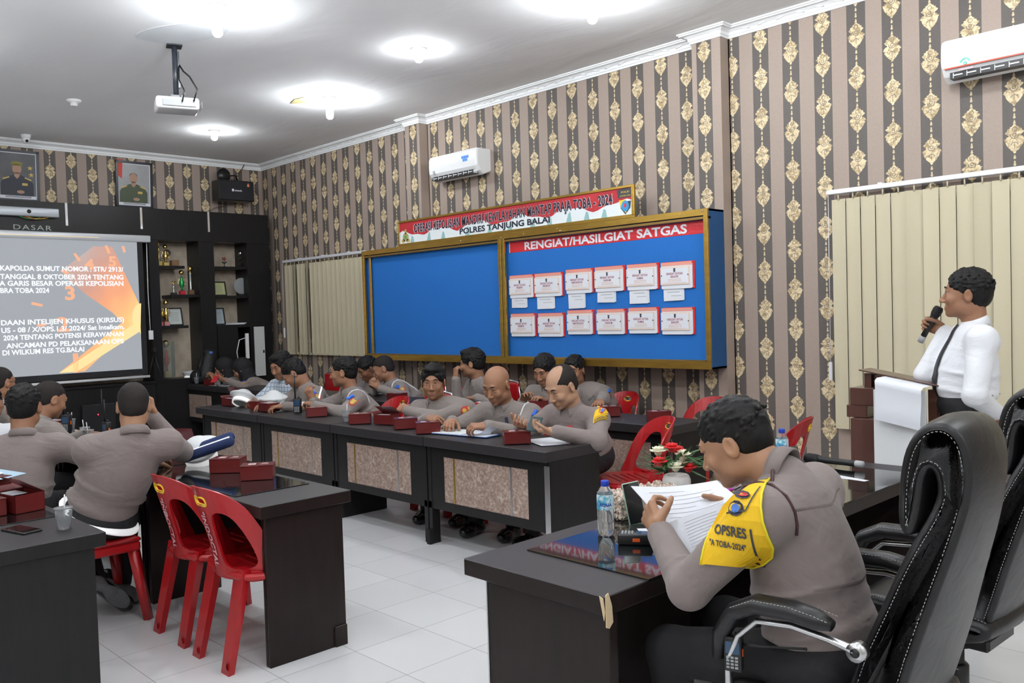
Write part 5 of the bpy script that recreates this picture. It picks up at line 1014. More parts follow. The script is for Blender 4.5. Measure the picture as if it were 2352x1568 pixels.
def sleeve_badge(ctx, i, kind='police'):
    S, E, W = ctx['arms'][i]; q = (1, -1)[i]; out = (ctx['tr'] * q + ctx['tf'] * .25 + Vector((0, 0, .25))).normalized(); d = (E - S).normalized(); O = S + d * .09 * ctx['s']; ex = d; T = ctx['tree']
    shield = [(-.045, -.028), (-.045, .028), (.0, .034), (.03, .022), (.045, 0), (.03, -.022), (.0, -.034)]
    if kind == 'police':
        b = MB(); project(b, T, O, out, ex, shield, .003); fin(b, 'sleeve_badge', patch_red, ctx); b = MB(); project(b, T, O + d * .008, out, ex, ell(0, 0, .022, .018, 10), .005); project(b, T, O - d * .034, out, ex, [(-.008, -.022), (-.008, .022), (.004, .02), (.004, -.02)], .005); fin(b, 'sleeve_badge_centre', patch_gold, ctx)
    if kind == 'blue': b = MB(); project(b, T, O, out, ex, shield, .003); fin(b, 'sleeve_badge', patch_blue, ctx); b = MB(); project(b, T, O, out, ex, ell(0, 0, .024, .02, 10), .005); fin(b, 'sleeve_badge_centre', orange_c, ctx)
    if kind == 'triangle': b = MB(); project(b, T, O, out, ex, [(-.055, -.03), (-.05, .035), (.055, .03)], .003); fin(b, 'sleeve_badge', patch_red, ctx); b = MB(); project(b, T, O, out, ex, [(-.04, -.014), (-.038, .022), (.025, .02)], .005); fin(b, 'sleeve_badge_centre', mat('patch_sky', (.45, .6, .85), .5), ctx)
def ribbon(ctx, i, dx=.03):
    S, E, W = ctx['arms'][i]; q = (1, -1)[i]; out = (ctx['tr'] * q + ctx['tf'] * .5 + Vector((0, 0, .5))).normalized(); d = (E - S).normalized(); b = MB(); O = S + d * dx + ctx['tf'] * .02
    v = Vol(); h_ = ctx['tree'].ray_cast(O + out * .3, -out, .5); p = h_[0] + out * .012 if h_[0] is not None else O + out * .08; r = ctx['tf']
    v.cap(p - d * .03, p + d * .045, .013, .008, .006).cap(p, p + d * .03 + r * .03, .012, .006, .006).cap(p, p - d * .01 - r * .028, .011, .005, .006); a, f = v.mesh(.005); o = raw_mesh('blue_ribbon', a - np.array(ctx['base']), f, blue_rib, ctx['root'], 0)
def cord(ctx, i, m=None, r=.0045, front=True):
    S, E, W = ctx['arms'][i]; q = (1, -1)[i]; c = S - ctx['tr'] * q * .035 - ctx['sp'] * .05; pts = []; ax = ctx['tr']; u = ctx['sp']; w = ctx['tf']
    for k in range(15):
        a = math.radians(-70 + 250 * k / 14); d = (u * math.sin(a) + w * math.cos(a)); h_ = ctx['tree'].ray_cast(c + d * .3 + ctx['tr'] * q * .05, -(d + ctx['tr'] * q * .15).normalized(), .4)
        if h_[0] is not None: pts.append(h_[0] + d * .004)
    if len(pts) > 2: b = MB(); b.tube(pts, r, 6); fin(b, 'shoulder_cord', m or cord_w, ctx)
def chest_text(ctx, body, x, y, size=.026, name='name_tape', m=None, width=None):
    V, F = text2d(body, size, bold=.02, align='CENTER'); b = MB(); O = ctx['N'] - ctx['sp'] * .17 * ctx['s']; up = ctx['sp']; out = -ctx['back']; ex = -ctx['tr'] if False else ctx['tr'] * -1
    ex = up.cross(out); project(b, ctx['tree'], O + ex * x + up * y, out, ex, [(v.x, v.y) for v in V], .004, F); fin(b, name, m or name_ink, ctx)
def chest_patch(ctx, x, y, pts, name, m, off=.003):
    b = MB(); up = ctx['sp']; out = -ctx['back']; ex = up.cross(out); project(b, ctx['tree'], ctx['N'] - ctx['sp'] * .17 * ctx['s'] + ex * x + up * y, out, ex, pts, off); fin(b, name, m, ctx)
def police_front(ctx, name=True):
    if name: chest_text(ctx, 'POLRI', .085, -.02); chest_text(ctx, 'NAMA', -.085, -.02) if False else None
    chest_patch(ctx, 0, -.10, [(-.006, -.12), (.006, -.12), (.006, .14), (-.006, .14)], 'button_placket', mat('placket', (.19, .155, .147), .85), .0025)
def watch(ctx, i, m=None):
    S, E, W = ctx['arms'][i]; d = (W - E).normalized(); b = MB(); c = W - d * .004; o = d.orthogonal().normalized(); p = d.cross(o); b.tube([c + (o * math.cos(k * math.pi / 8) + p * math.sin(k * math.pi / 8)) * .032 * ctx['s'] for k in range(16)], .006, 6, flat=1.6, closed=True); b.ball(c + Vector((0, 0, .034 * ctx['s'])), (.018, .018, .006)); fin(b, 'wristwatch', m or chrome, ctx)
# ---------------------------------------------------------------- the people
H = lambda at, elbow=None, **k: dict(at=at, **({'elbow': elbow} if elbow else {}), **k)
# standing speaker
def ex_speaker(c):
    b = MB(); up = c['sp']; out = -c['back']; ex = up.cross(out); O = c['N']
    grid_patch(b, c['tree'], O, out, ex, lambda y: ((-.02, .02) if y > -.03 else (-.018 - .022 * min(1, -y / .3), .018 + .022 * min(1, -y / .3))) if y > -.50 else (-.032 + .03 * (-.5 - y) / .04, .032 - .03 * (-.5 - y) / .04), -.03, .03, -.53, .0, 3, .008); fin(b, 'necktie', mat('black_tie', (.008, .008, .012), .5), c)
    v = Vol(); P = c['P']; v.ell(P + c['sp'] * .055, (.178 * c['s'], .148 * c['s'], .02), np.array([c['tr'], c['back'], c['sp']]).T, .004); a, f = v.mesh(.007); raw_mesh('belt', a - np.array(c['base']), f, shoe_m, c['root'])
    S, E, W = c['arms'][0]; d = (W - E).normalized(); v = Vol(); v.cap(W - d * .03, W + d * .0, .036, .034, .004); a, f = v.mesh(.005); raw_mesh('wristband', a - np.array(c['base']), f, mat('brown_band', (.05, .03, .02), .6), c['root'])
person('man standing in white shirt, black tie and black trousers, speaking into a microphone', (-1.64, 5.0, 1.605), (198, -2), (-1.655, 5.0, 1.04), 212, [H((-1.785, 5.09, 1.405), (-1.58, 5.35, 1.0), dir=(-.85, -.1, .5), palm=(-.05, -.99, -.1), curl=.85, thumb=.9), H((-1.485, 4.96, .985), (-1.56, 4.4, 1.15), dir=(.15, .1, -.9), palm=(.8, .5, .1), curl=.35)],
       tone=1, hair='side', hz=.0055, cz=.0075, top=white_shirt, legs='stand', s=1.03, hs=1.08, extras=ex_speaker)
def mic(name, p0, p1, label, s=1.0):
    p0, p1 = Vector(p0), Vector(p1); d = (p1 - p0); L_ = d.length; M = Matrix.Translation(p0) @ d.to_track_quat('Z', 'Y').to_matrix().to_4x4(); t = thing(name, label, 'microphone', p0); M = Matrix.Translation(-p0) @ M
    b = MB(); b.lathe([(.0, .0), (.0165, .0), (.0175, .035), (.0165, .04)], 16, M=M); b.build('grey_cap', mat('mic_grey', (.42, .42, .43), .5), t)
    b = MB(); b.lathe([(.0162, .04), (.015, .1), (.018, L_ * .66), (.022, L_ * .72), (.022, L_ * .74)], 16, M=M); b.build('handle', black_pl, t)
    b = MB(); b.lathe([(.022, L_ * .74), (.026, L_ * .8), (.027, L_ * .92), (.022, L_ * .98), (.0, L_)], 16, M=M); b.build('grille', mat('mic_mesh', (.02, .02, .022), .6, .5, bump=[(900, .001)]), t)
mic('microphone', (-1.908, 5.062, 1.352), (-1.792, 5.038, 1.548), 'black microphone with grey end held up by the standing speaker')
# foreground officer at the head desk
def ex_head(c):
    S, E, W = c['arms'][1]; d = (E - S).normalized(); out = (-c['tr'] * 1.0 + c['tf'] * -.1 + Vector((.25, -.2, .35))).normalized(); T = c['tree']; O = S.copy()
    ex = Vector((-1, 0, 0)); ex = (ex - out * ex.dot(out)).normalized(); ey = out.cross(ex)
    if ey.z < 0: ey = -ey
    def P_(b, pts, off, F=None): 
        V = []
        for x, y in pts:
            o_ = O + ex * x + ey * y; h_ = T.ray_cast(o_ + out * .3, -out, .55); V.append(h_[0] + out * off if h_[0] is not None else None)
        ok = [v for v in V if v is not None]; m = sum(v.dot(out) for v in ok) / max(1, len(ok)); V = [v if v is not None else (O + ex * x + ey * y) + out * (m - .03 - (O + ex * x + ey * y).dot(out)) for v, (x, y) in zip(V, pts)]
        if F is None: V.append(sum(V, Vector()) / len(V)); F = [(i, (i + 1) % len(pts), len(pts)) for i in range(len(pts))]
        b.add(V, F)
    # outline of the yellow shoulder piece: narrow at the collar, wide over the arm, pointed at the back
    rows = [(.105, .0, .03), (.085, -.002, .055), (.055, -.004, .085), (.02, -.008, .11), (-.02, -.018, .125), (-.055, -.032, .135), (-.085, -.044, .14), (-.11, -.038, .142), (-.135, -.012, .144), (-.15, .02, .146)]
    pts = []; F = []; n = 14
    for y, a, b_ in rows: pts += [(a + (b_ - a) * k / n, y - .012 * (k / n)) for k in range(n + 1)]
    for j in range(len(rows) - 1):
        for k in range(n): q = j * (n + 1) + k; F.append((q, q + 1, q + n + 2, q + n + 1))
    b = MB(); P_(b, pts, .010, F); o = fin(b, 'yellow_armband', yellow_c, c); md = o.modifiers.new('s', 'SOLIDIFY'); md.thickness = .006; md.offset = -1
    edge = [(a, y) for y, a, b_ in rows] + [(b_, y - .012) for y, a, b_ in rows[::-1]]; b = MB(); P_(b, edge, .011, [tuple(range(len(edge)))]); V = b.v[:len(edge)]; b = MB(); b.tube(V, .0035, 6, closed=True); fin(b, 'armband_edge', mat('armband_edge', (.85, .7, .02), .5), c)
    def stripe(b, x0, y0, x1, y1, w, off=.013): dx, dy = x1 - x0, y1 - y0; l = math.hypot(dx, dy); nx, ny = -dy / l * w, dx / l * w; N_ = 6; P_(b, [(x0 + dx * k / N_ + q * nx, y0 + dy * k / N_ + q * ny) for k in range(N_ + 1) for q in (-1, 1)], off, [(2 * k, 2 * k + 1, 2 * k + 3, 2 * k + 2) for k in range(N_)])
    b = MB(); stripe(b, -.004, -.125, .012, -.045, .003); stripe(b, .09, -.012, .03, .002, .002); stripe(b, .03, .002, .005, .075, .002)
    for txt, x, y, sz, w in (('OPSRES', -.10, -.072, .037, .098), ('"A TOBA-2024"', -.108, -.105, .022, .105)):
        V, F2 = text2d(txt, sz, bold=.03); mw = max(v.x for v in V); P_(b, [(-(x) - v.x * w / mw + (v.y) * .15 + .018, y + v.y + v.x * .0) for v in V], .0135, F2)
    fin(b, 'armband_lettering', ink, c)
    b = MB(); P_(b, [(.062 + .026 * math.cos(a), .005 + .022 * math.sin(a)) for a in [k * .63 for k in range(10)]], .0125); P_(b, ell(.05, .045, .026, .012, 8), .0125); fin(b, 'armband_crest', patch_dk, c); b = MB(); P_(b, ell(.062, .005, .014, .013, 8), .0135); fin(b, 'armband_crest_centre', patch_blue, c); b = MB(); P_(b, ell(.05, .046, .02, .006, 8), .0135); fin(b, 'armband_crest_title', patch_red, c)
    cord(c, 1, mat('maroon_cord', (.06, .02, .025), .5), .0045)
    v = Vol(); N, tr, sp, tf = c['N'], c['tr'], c['sp'], c['tf']
    b = MB(); p0 = N - tr * .06 + sp * .03; b.tube([p0 + tf * .0, p0 - tr * .05 - sp * .0 - tf * .02, N - tr * .17 - sp * .02 - tf * .03], .005, 6)
    fin(b, 'epaulette_loop', mat('maroon_cord', (.06, .02, .025), .5), c)
    for y in (-.1, -.32): b = MB(); project(b, T, N - sp * abs(y) + tr * -.02 * 0, c['back'], tr, [(-.17 + .34 * k / 20, .003 * q + .02 * abs(k - 10) / 10) for k in range(21) for q in (-1, 1)], .0015, [(2 * k, 2 * k + 1, 2 * k + 3, 2 * k + 2) for k in range(20)]); fin(b, 'back_seam', mat('seam_cloth', (.16, .13, .12), .85), c)
    watch(c, 1, black_pl)
person('officer in grey-brown uniform with yellow shoulder piece, head bowed over papers at the head desk', (-1.43, 2.33, 1.165), (196, 27), (-1.17, 2.37, .60), 186, [H((-1.60, 2.62, .86), (-1.35, 2.78, .76), dir=(-.8, -.25, .2), palm=(0, -1, -.2), curl=.45), H((-1.655, 2.245, .865), (-1.36, 2.0, .70), dir=(-.75, .35, .55), palm=(0, 1, .1), curl=[.55, .6, .65, .7], thumb=.7)],
       tone=0, hair='short', hz=.0042, cz=.006, top=uniform, s=1.08, hs=1.05, extras=ex_head, belly=.0, neck=(-1.285, 2.355, 1.08), knees=((-1.62, 2.55, .52), (-1.60, 2.2, .52)))
# front row, from the near end
def ex_karendal(c):
    S, E, W = c['arms'][1]; d = (E - S).normalized(); out = (-c['tr'] + c['tf'] * .35 + Vector((0, 0, .3))).normalized(); T = c['tree']
    rows = [(-.09, .008, .03), (-.06, .03, .05), (0, .055, .07), (.06, .065, .075), (.11, .066, .076), (.14, .066, .076)]; pts = []; F = []; n = 12; ex = c['tf']; O = S; ey = -d; out = (ex.cross(ey)) * 1.0
    out = out if out.dot(-c['tr']) > 0 else -out; b = MB()
    def PP(b, pts, off, F=None):
        V = []
        for x, y in pts:
            o_ = O + ex * x + d * y; h_ = T.ray_cast(o_ + out * .3, -out, .5); V.append(h_[0] + out * off if h_[0] is not None else None)
        ok = [v for v in V if v is not None]; m = min([v.dot(out) for v in ok] or [0]); V = [v if v is not None else (O + ex * x + d * y) + out * (m - (O + ex * x + d * y).dot(out)) for v, (x, y) in zip(V, pts)]
        if F is None: V.append(sum(V, Vector()) / len(V)); F = [(i, (i + 1) % len(pts), len(pts)) for i in range(len(pts))]
        b.add(V, F)
    for y, a, b_ in rows: pts += [(-a + (a + b_) * k / n, y) for k in range(n + 1)]
    for j in range(len(rows) - 1):
        for k in range(n): q = j * (n + 1) + k; F.append((q, q + 1, q + n + 2, q + n + 1))
    PP(b, pts, .009, F); fin(b, 'yellow_armband', yellow_c, c)
    b = MB(); PP(b, [(-.066 + .135 * k / 10, .128 + .004 * q) for k in range(11) for q in (-1, 1)], .012, [(2 * k, 2 * k + 1, 2 * k + 3, 2 * k + 2) for k in range(10)]); PP(b, [(-.066 + .135 * k / 10, .078 + .002 * q) for k in range(11) for q in (-1, 1)], .012, [(2 * k, 2 * k + 1, 2 * k + 3, 2 * k + 2) for k in range(10)])
    V, F2 = text2d('KARENDAL OPS', .034, bold=.03, align='CENTER'); mw = max(v.x for v in V) * 2; sg = 1 if (ex.cross(-d)).dot(out) > 0 else -1
    PP(b, [(sg * v.x * .135 / mw, .118 - v.y) for v in V], .0125, F2); fin(b, 'armband_lettering', ink, c)
    b = MB(); PP(b, [(-.03, .0), (.03, .0), (.036, .03), (.0, .07), (-.036, .03)], .012); PP(b, [(-.03, -.035), (.03, -.035), (.034, -.008), (-.034, -.008)], .012); fin(b, 'armband_crest', patch_red, c); b = MB(); PP(b, ell(0, .03, .02, .022, 10), .0135); fin(b, 'armband_crest_centre', patch_blue, c)
    chest_text(c, 'POLRI', .08, -.02, .034); chest_patch(c, .08, .04, ell(0, 0, .032, .012, 10), 'wing_badge', patch_gold); chest_patch(c, -.075, .05, ell(0, 0, .032, .022, 10), 'round_badge', patch_gold)
    chest_patch(c, .045, .10, [(-.02, -.024), (.02, -.024), (.02, .024), (-.02, .024)], 'collar_tab', patch_red, .01); chest_patch(c, .045, .10, ell(0, 0, .008, .008, 8), 'collar_star', patch_gold, .014); sleeve_badge(c, 0); police_front(c, False)
person('balding officer with a yellow armband sitting in the front row, looking at his phone', (-3.97, 4.31, 1.075), (266, 28), (-3.98, 4.68, .56), 272, [H((-4.03, 3.99, .85), (-4.25, 4.25, .76), dir=(.5, -.75, .1), palm=(.3, .1, .95), curl=.4), H((-3.72, 3.98, .83), (-3.55, 4.30, .74), dir=(-.75, -.45, .1), palm=(-.1, -.1, 1), curl=.4)],
       tone=3, hair='thin', hz=.0055, cz=.008, top=uniform, extras=ex_karendal, belly=.02, hs=1.16, group=None)
def ex_bald(c):
    cord(c, 1, r=.006); ribbon(c, 1); sleeve_badge(c, 1); sleeve_badge(c, 0, 'triangle'); police_front(c); chest_patch(c, .05, .12, [(-.012, -.02), (.012, -.02), (.012, .02), (-.012, .02)], 'rank_slide', patch_dk, .01); chest_patch(c, .02, -.06, [(-.012, -.12), (.01, -.12), (.045, .11), (.02, .11)], 'white_strap', cord_w, .004)
person('bald officer in the front row turning the pages of an open report', (-4.62, 4.32, 1.06), (283, 24), (-4.64, 4.68, .56), 285, [H((-4.78, 4.02, .82), (-4.95, 4.3, .76), dir=(.5, -.7, 0), palm=(.1, 0, -1), curl=.45), H((-4.36, 3.98, .82), (-4.3, 4.3, .74), dir=(-.4, -.8, .05), palm=(-.3, 0, -1), curl=.55)], tone=1, hair='none', hz=.0055, cz=.008, extras=ex_bald, hs=1.13)
def ex_young(c): sleeve_badge(c, 0, 'blue'); police_front(c); chest_patch(c, .055, .10, [(-.014, -.02), (.014, -.02), (.014, .02), (-.014, .02)], 'rank_slide', cord_w, .01); sleeve_badge(c, 1); chest_patch(c, -.02, .0, ell(0, 0, .022, .022, 10), 'round_badge', orange_c)
person('young officer with folded arms on the front-row table, looking towards the camera', (-5.43, 4.38, 1.045), (312, 6), (-5.20, 4.70, .56), 290, [H((-5.20, 4.12, .80), (-5.55, 4.22, .72), dir=(.9, -.15, .1), palm=(0, .4, -1), curl=.3), H((-5.46, 4.14, .84), (-4.93, 4.22, .72), dir=(-.85, .0, .25), palm=(0, .6, -.8), curl=.45)], tone=1, hair='full', hz=.006, cz=.009, extras=ex_young, hs=1.12, twist=8)
def ex_turned(c): cord(c, 1, r=.006); ribbon(c, 1); sleeve_badge(c, 1); police_front(c)
person('officer in the front row turned to his right, one hand before his chin', (-6.78, 4.42, 1.085), (222, 4), (-6.58, 4.68, .56), 255, [H((-6.75, 4.08, .86), (-7.0, 4.3, .74), dir=(-.2, -.3, .8), palm=(-.3, .6, .2), curl=.6), H((-6.62, 4.02, .83), (-6.18, 4.2, .70), dir=(-.8, -.2, .2), palm=(0, 0, -1), curl=.6)], tone=1, hair='short', hz=.0065, cz=.0095, extras=ex_turned, hs=1.12, twist=-8)
def ex_bend(c):
    b = MB(); S, E, W = c['arms'][1]; T = c['tree']; d = (E - S).normalized(); out = (-c['tr'] + Vector((.3, 0, .6))).normalized(); project(b, T, S, out, d, [(-.1 + .22 * k / 10, .008 * q) for k in range(11) for q in (-1, 1)], .005, [(2 * k, 2 * k + 1, 2 * k + 3, 2 * k + 2) for k in range(10)]); fin(b, 'reflective_strap', reflect_m, c); ribbon(c, 1, .05); sleeve_badge(c, 1)
    b = MB(); P0 = E.lerp(W, .4); [b.box(-.012, .012, -.035, .035, -.002, .002, M=Matrix.Translation(P0 + Vector((.03 * k, -.02 * k, .055 - .01 * k))) @ Matrix.Rotation(.7, 4, 'Z')) for k in range(3)]; fin(b, 'reflective_patch', reflect_m, c)
person('officer in the front row bending his head down beside the plaid shirt', (-7.55, 4.36, 1.06), (232, 38), (-7.28, 4.66, .56), 262, [H((-7.42, 4.02, .80), (-7.7, 4.25, .72), dir=(0, -1, 0), palm=(0, 0, -1), curl=.3), H((-7.12, 4.0, .80), (-6.95, 4.25, .70), dir=(-.3, -.9, 0), palm=(0, 0, -1), curl=.5)], tone=1, hair='short', extras=ex_bend, hs=1.1)
person('man in pale blue plaid shirt at the far end of the front row, looking down', (-8.05, 4.5, 1.11), (284, 20), (-8.0, 4.72, .57), 285, [H((-8.15, 4.1, .80), (-8.3, 4.35, .74), dir=(.3, -.9, 0), palm=(0, 0, -1), curl=.4), H((-7.8, 4.12, .80), (-7.72, 4.4, .72), dir=(-.2, -.9, 0), palm=(0, 0, -1), curl=.5)], tone=1, hair='full', top=plaid_cloth, hs=1.1)
# back row
def ex_std(c): sleeve_badge(c, 1); ribbon(c, 1); police_front(c)
def ex_cord(c): cord(c, 1, r=.006); ex_std(c)
B_ = dict(hz=.0075, cz=.011, hs=1.12)
person('officer in the back row with eyes lowered, left of the yellow-armband man', (-5.38, 5.62, 1.06), (282, 24), (-5.35, 5.92, .56), 285, [H((-5.45, 5.4, .80), None, curl=.4), H((-5.12, 5.38, .80), None, curl=.5)], tone=1, hair='side', extras=ex_std, **B_)
person('officer mostly hidden behind the yellow-armband man, only hair and shoulder showing', (-5.38, 6.02, 1.03), (290, 10), (-5.05, 6.22, .56), 290, [H((-5.05, 5.55, .80), None, curl=.4), H((-4.65, 5.5, .80), None, curl=.5)], tone=1, hair='short', extras=ex_std, **B_)
person('officer in glasses in the back row resting his chin on his hand', (-6.36, 5.62, 1.10), (216, 4), (-6.15, 5.9, .56), 250, [H((-6.42, 5.46, .955), (-6.4, 5.3, .76), dir=(-.1, .1, 1), palm=(.1, .5, .4), curl=.7), H((-6.05, 5.4, .80), (-5.85, 5.5, .7), dir=(-.9, -.1, 0), curl=.5)], tone=1, hair='full', glasses=True, extras=ex_std, **B_)
person('officer in the back row with hands clasped, seen in profile below the blue board', (-7.80, 5.60, 1.015), (232, 22), (-7.42, 5.88, .56), 250, [H((-7.55, 5.32, .84), (-7.8, 5.5, .74), dir=(.1, -.6, .5), palm=(.9, 0, 0), curl=.6), H((-7.45, 5.30, .84), (-7.1, 5.4, .7), dir=(-.3, -.5, .5), palm=(-.9, 0, 0), curl=.6)], tone=1, hair='crop', extras=ex_cord, **B_)
person('officer in the back row leaning his forehead on his raised hand', (-8.22, 5.68, 1.0), (262, 30), (-8.2, 5.92, .56), 265, [H((-8.33, 5.50, .97), (-8.45, 5.4, .72), dir=(.1, .1, 1), palm=(.2, .9, 0), curl=.6), H((-8.0, 5.4, .79), None, curl=.4)], tone=2, hair='short', extras=ex_std, **B_)
V_ = dict(hz=.0085, cz=.012, hs=1.12, hair='veil', collar=False)
person('woman in black headscarf at the far end, looking at a red phone', (-10.78, 5.45, .945), (228, 26), (-10.45, 5.72, .53), 240, [H((-10.72, 5.18, .82), (-10.9, 5.4, .72), dir=(-.3, -.6, .2), curl=.5, palm=(0, 0, 1)), H((-10.55, 5.15, .82), (-10.2, 5.3, .7), dir=(-.6, -.4, .2), curl=.5, palm=(0, 0, 1))], tone=1, extras=ex_std, **V_)
person('woman in black headscarf sitting behind the one with the red phone', (-11.25, 5.42, .95), (232, 18), (-10.98, 5.66, .53), 240, [H((-11.15, 5.2, .80), None, curl=.4), H((-10.95, 5.15, .80), None, curl=.4)], tone=1, extras=ex_std, **V_)
# left block
def ex_m(c):
    v = Vol(); P = c['P']; v.ell(P - Vector((0, 0, .02)), (.192, .163, .032), np.array([c['tr'], c['back'], c['sp']]).T, .004); a, f = v.mesh(.008); raw_mesh('reflective_belt', a - np.array(c['base']), f, reflect_m, c['root']); watch(c, 0)
    for hl, to in (((-4.93, 1.56, .24), (-4.90, 1.735, .055)), ((-5.13, 1.74, .10), (-5.02, 1.82, .05))):
        hl, to = Vector(hl), Vector(to); v = Vol(); v.cap(hl, to, .042, .045, .02).cap(hl + Vector((-.05, 0, .05)), hl, .045, .042, .02); v.half((0, 0, .002), (0, 0, 1)); a, f = v.mesh(.008); bt = raw_mesh('boot', a - np.array(c['base']), f, shoe_m, c['root'])
        u_ = (to - hl).normalized(); n_ = Vector((1, -.25, .35)); n_ = (n_ - u_ * n_.dot(u_)).normalized(); v = Vol(); w_ = ortho(u_.cross(n_), n_, u_); cc = (hl + to) / 2 + n_ * .04; v.ell(cc + u_ * .055, (.046, .014, .085), w_, .01).ell(cc - u_ * .075, (.038, .014, .05), w_, .01); v.cap(cc - u_ * .04, cc + u_ * .02, .02, .02, .02); a, f = v.mesh(.006); raw_mesh('boot_sole', a - np.array(c['base']), f, mat('rubber_sole', (.10, .10, .105), .8, bump=[(60, .006)]), c['root'])
person('officer seen from behind on the red stool, leaning his cheek on his hand', (-4.68, 1.745, 1.155), (158, 8), (-4.83, 1.60, .60), 158, [H((-4.82, 1.90, 1.07), (-4.68, 2.03, .80), dir=(-.15, -.1, 1), palm=(-.1, -.9, .3), curl=.55), H((-5.0, 1.93, .80), (-5.15, 1.55, .72), dir=(-.3, .9, 0), curl=.4)],
       tone=0, hair='crop', hz=.0055, cz=.0075, top=uniform, s=1.02, hs=.98, extras=ex_m, belly=.01, boots=False, knees=((-5.15, 1.86, .47), (-5.2, 1.62, .42), (-5.12, 1.80, .12), (-5.0, 1.62, .20)))
def ex_n(c): sleeve_badge(c, 0, 'triangle')
person('officer with a triangular sleeve badge seen from behind at the left edge', (-5.56, 1.455, 1.125), (150, 4), (-5.52, 1.35, .56), 152, [H((-5.62, 1.98, .80), (-5.28, 1.62, .80), dir=(-.8, .4, 0), curl=.4), H((-5.85, 1.92, .80), (-6.0, 1.5, .72), dir=(-.3, .9, 0), curl=.4)], tone=1, hair='short', hz=.006, cz=.008, top=uniform, s=1.0, hs=1.06, extras=ex_n)
person('officer in profile behind the left-edge officer, reading something on the table', (-6.42, 1.84, 1.09), (100, 20), (-6.35, 1.52, .56), 100, [H((-6.25, 2.12, .81), (-6.05, 1.8, .72), dir=(-.4, .9, 0), curl=.5), H((-6.6, 2.1, .81), (-6.75, 1.75, .72), dir=(.1, .9, 0), curl=.5)], tone=1, hair='crop', top=uniform2, s=1.0, hs=1.0)
person('officer with glasses farthest at the left edge below the screen', (-7.85, 1.90, 1.15), (115, 5), (-7.8, 1.60, .58), 110, [H((-7.7, 2.1, .81), None, curl=.4), H((-8.0, 2.1, .81), None, curl=.4)], tone=1, hair='crop', glasses=True, s=1.0, hs=1.0, hz=.008, cz=.012)
person('person in white shirt at the left edge, mostly hidden by a dark head', (-6.95, 1.60, 1.06), (140, 4), (-6.95, 1.42, .56), 140, [H((-6.9, 1.98, .80), None, curl=.4), H((-7.2, 1.95, .80), None, curl=.4)], tone=1, hair='short', top=white_shirt, s=1.0, hs=1.0, hz=.008, cz=.012)
# ---------------------------------------------------------------- things on the tables
maroon_m = mat('maroon_carton', (.13, .012, .012), .3, coat=.25, noise=(12, (.105, .01, .01), .3), bump=[(14, .002)]); carton_in = mat('carton_inside', (.55, .48, .45), .7)
TG = TOP + .006
def box_parts(t, w=.17, d=.12, h=.075, opened=0):
    b = MB()
    if not opened: b.box(-w / 2, w / 2, -d / 2, d / 2, 0, h, .003)
    else:
        for a in ((-w / 2, w / 2, -d / 2, -d / 2 + .002), (-w / 2, w / 2, d / 2 - .002, d / 2), (-w / 2, -w / 2 + .002, -d / 2, d / 2), (w / 2 - .002, w / 2, -d / 2, d / 2)): b.box(*a, 0, h)
        b.box(-w / 2, w / 2, -d / 2, d / 2, 0, .003)
    b.build('carton', maroon_m, t); b = MB()
    if opened == 0: b.box(-w / 2 - .001, w / 2 + .002, -d / 2 - .002, d / 2 + .001, h, h + .0025); b.prism([(-.02, 0), (.02, 0), (.0, -.028)], .001, frame((-.01, -d / 2 - .0015, h), (1, 0, 0), (0, 0, 1)))
    else:
        M = Matrix.Translation((0, d / 2, h)) @ Matrix.Rotation((-1.1, -.55)[opened - 1], 4, 'X'); b.box(-w / 2, w / 2, -d, 0, 0, .002, M=M)
        b.box(-.03, 0, -d / 2, d / 2, 0, .002, M=Matrix.Translation((-w / 2, 0, h)) @ Matrix.Rotation(.7, 4, 'Y'))
    l = b.build('lid', maroon_m, t); b = MB()
    if opened == 0: b.box(-.05, -.01, -.02, .03, h + .0026, h + .003); b.box(.01, .06, -.01, .0, h + .0026, h + .003); b.box(.02, .05, .015, .03, h + .0026, h + .003); b.build('printed_label', mat('pale_label', (.55, .42, .40), .4), l)
    else: b.box(-w / 2 + .004, w / 2 - .004, -d / 2 + .004, d / 2 - .004, h * .55, h * .6); b.box(-w / 2, w / 2 * .2, -d * .3, d * .2, h * .9, h * .93); b.build('napkin', paper, t)
boxes = {}
def snack_box(x, y, rz, label, opened=0, z=TG, group='maroon snack boxes on the tables', sc=1.0):
    if opened not in boxes: t = thing('snack_box', label, 'box', (x, y, z), rz, group); box_parts(t, opened=opened); boxes[opened] = t
    else: t = dup(boxes[opened], (x, y, z), rz, label, group)
    t.scale = (sc,) * 3; return t
snack_box(-8.12, 3.98, .1, 'opened maroon snack box, leftmost on the front row of tables', 1); snack_box(-7.50, 3.96, .5, 'maroon snack box behind another, before the man in plaid'); snack_box(-7.26, 3.92, .05, 'closed maroon snack box just right of the overlapping one, before the bending officer')
snack_box(-6.50, 3.95, 1.1, 'maroon snack box beside the walkie-talkie on the front row'); snack_box(-5.74, 3.88, .9, 'maroon snack box beside the plastic cup with a straw, front row'); snack_box(-5.52, 3.98, .3, 'maroon snack box with its lid standing up, front row', 2)
snack_box(-5.18, 3.90, 1.0, 'maroon snack box in front of the folded-arms officer, farther one'); snack_box(-4.84, 3.84, .95, 'maroon snack box with a torn white spot, in front of the folded-arms officer'); snack_box(-3.96, 3.86, .9, 'maroon snack box at the near end of the front row, before the phone holder')
snack_box(-5.16, 5.30, .8, 'maroon snack box in the back row before the officer with lowered eyes'); snack_box(-6.92, 5.12, .2, 'maroon snack box in the back row by the clasped hands'); snack_box(-4.36, 5.27, .8, 'maroon snack box in the back row right of the yellow armband'); snack_box(-3.83, 5.20, .8, 'maroon snack box alone near the end of the back row')
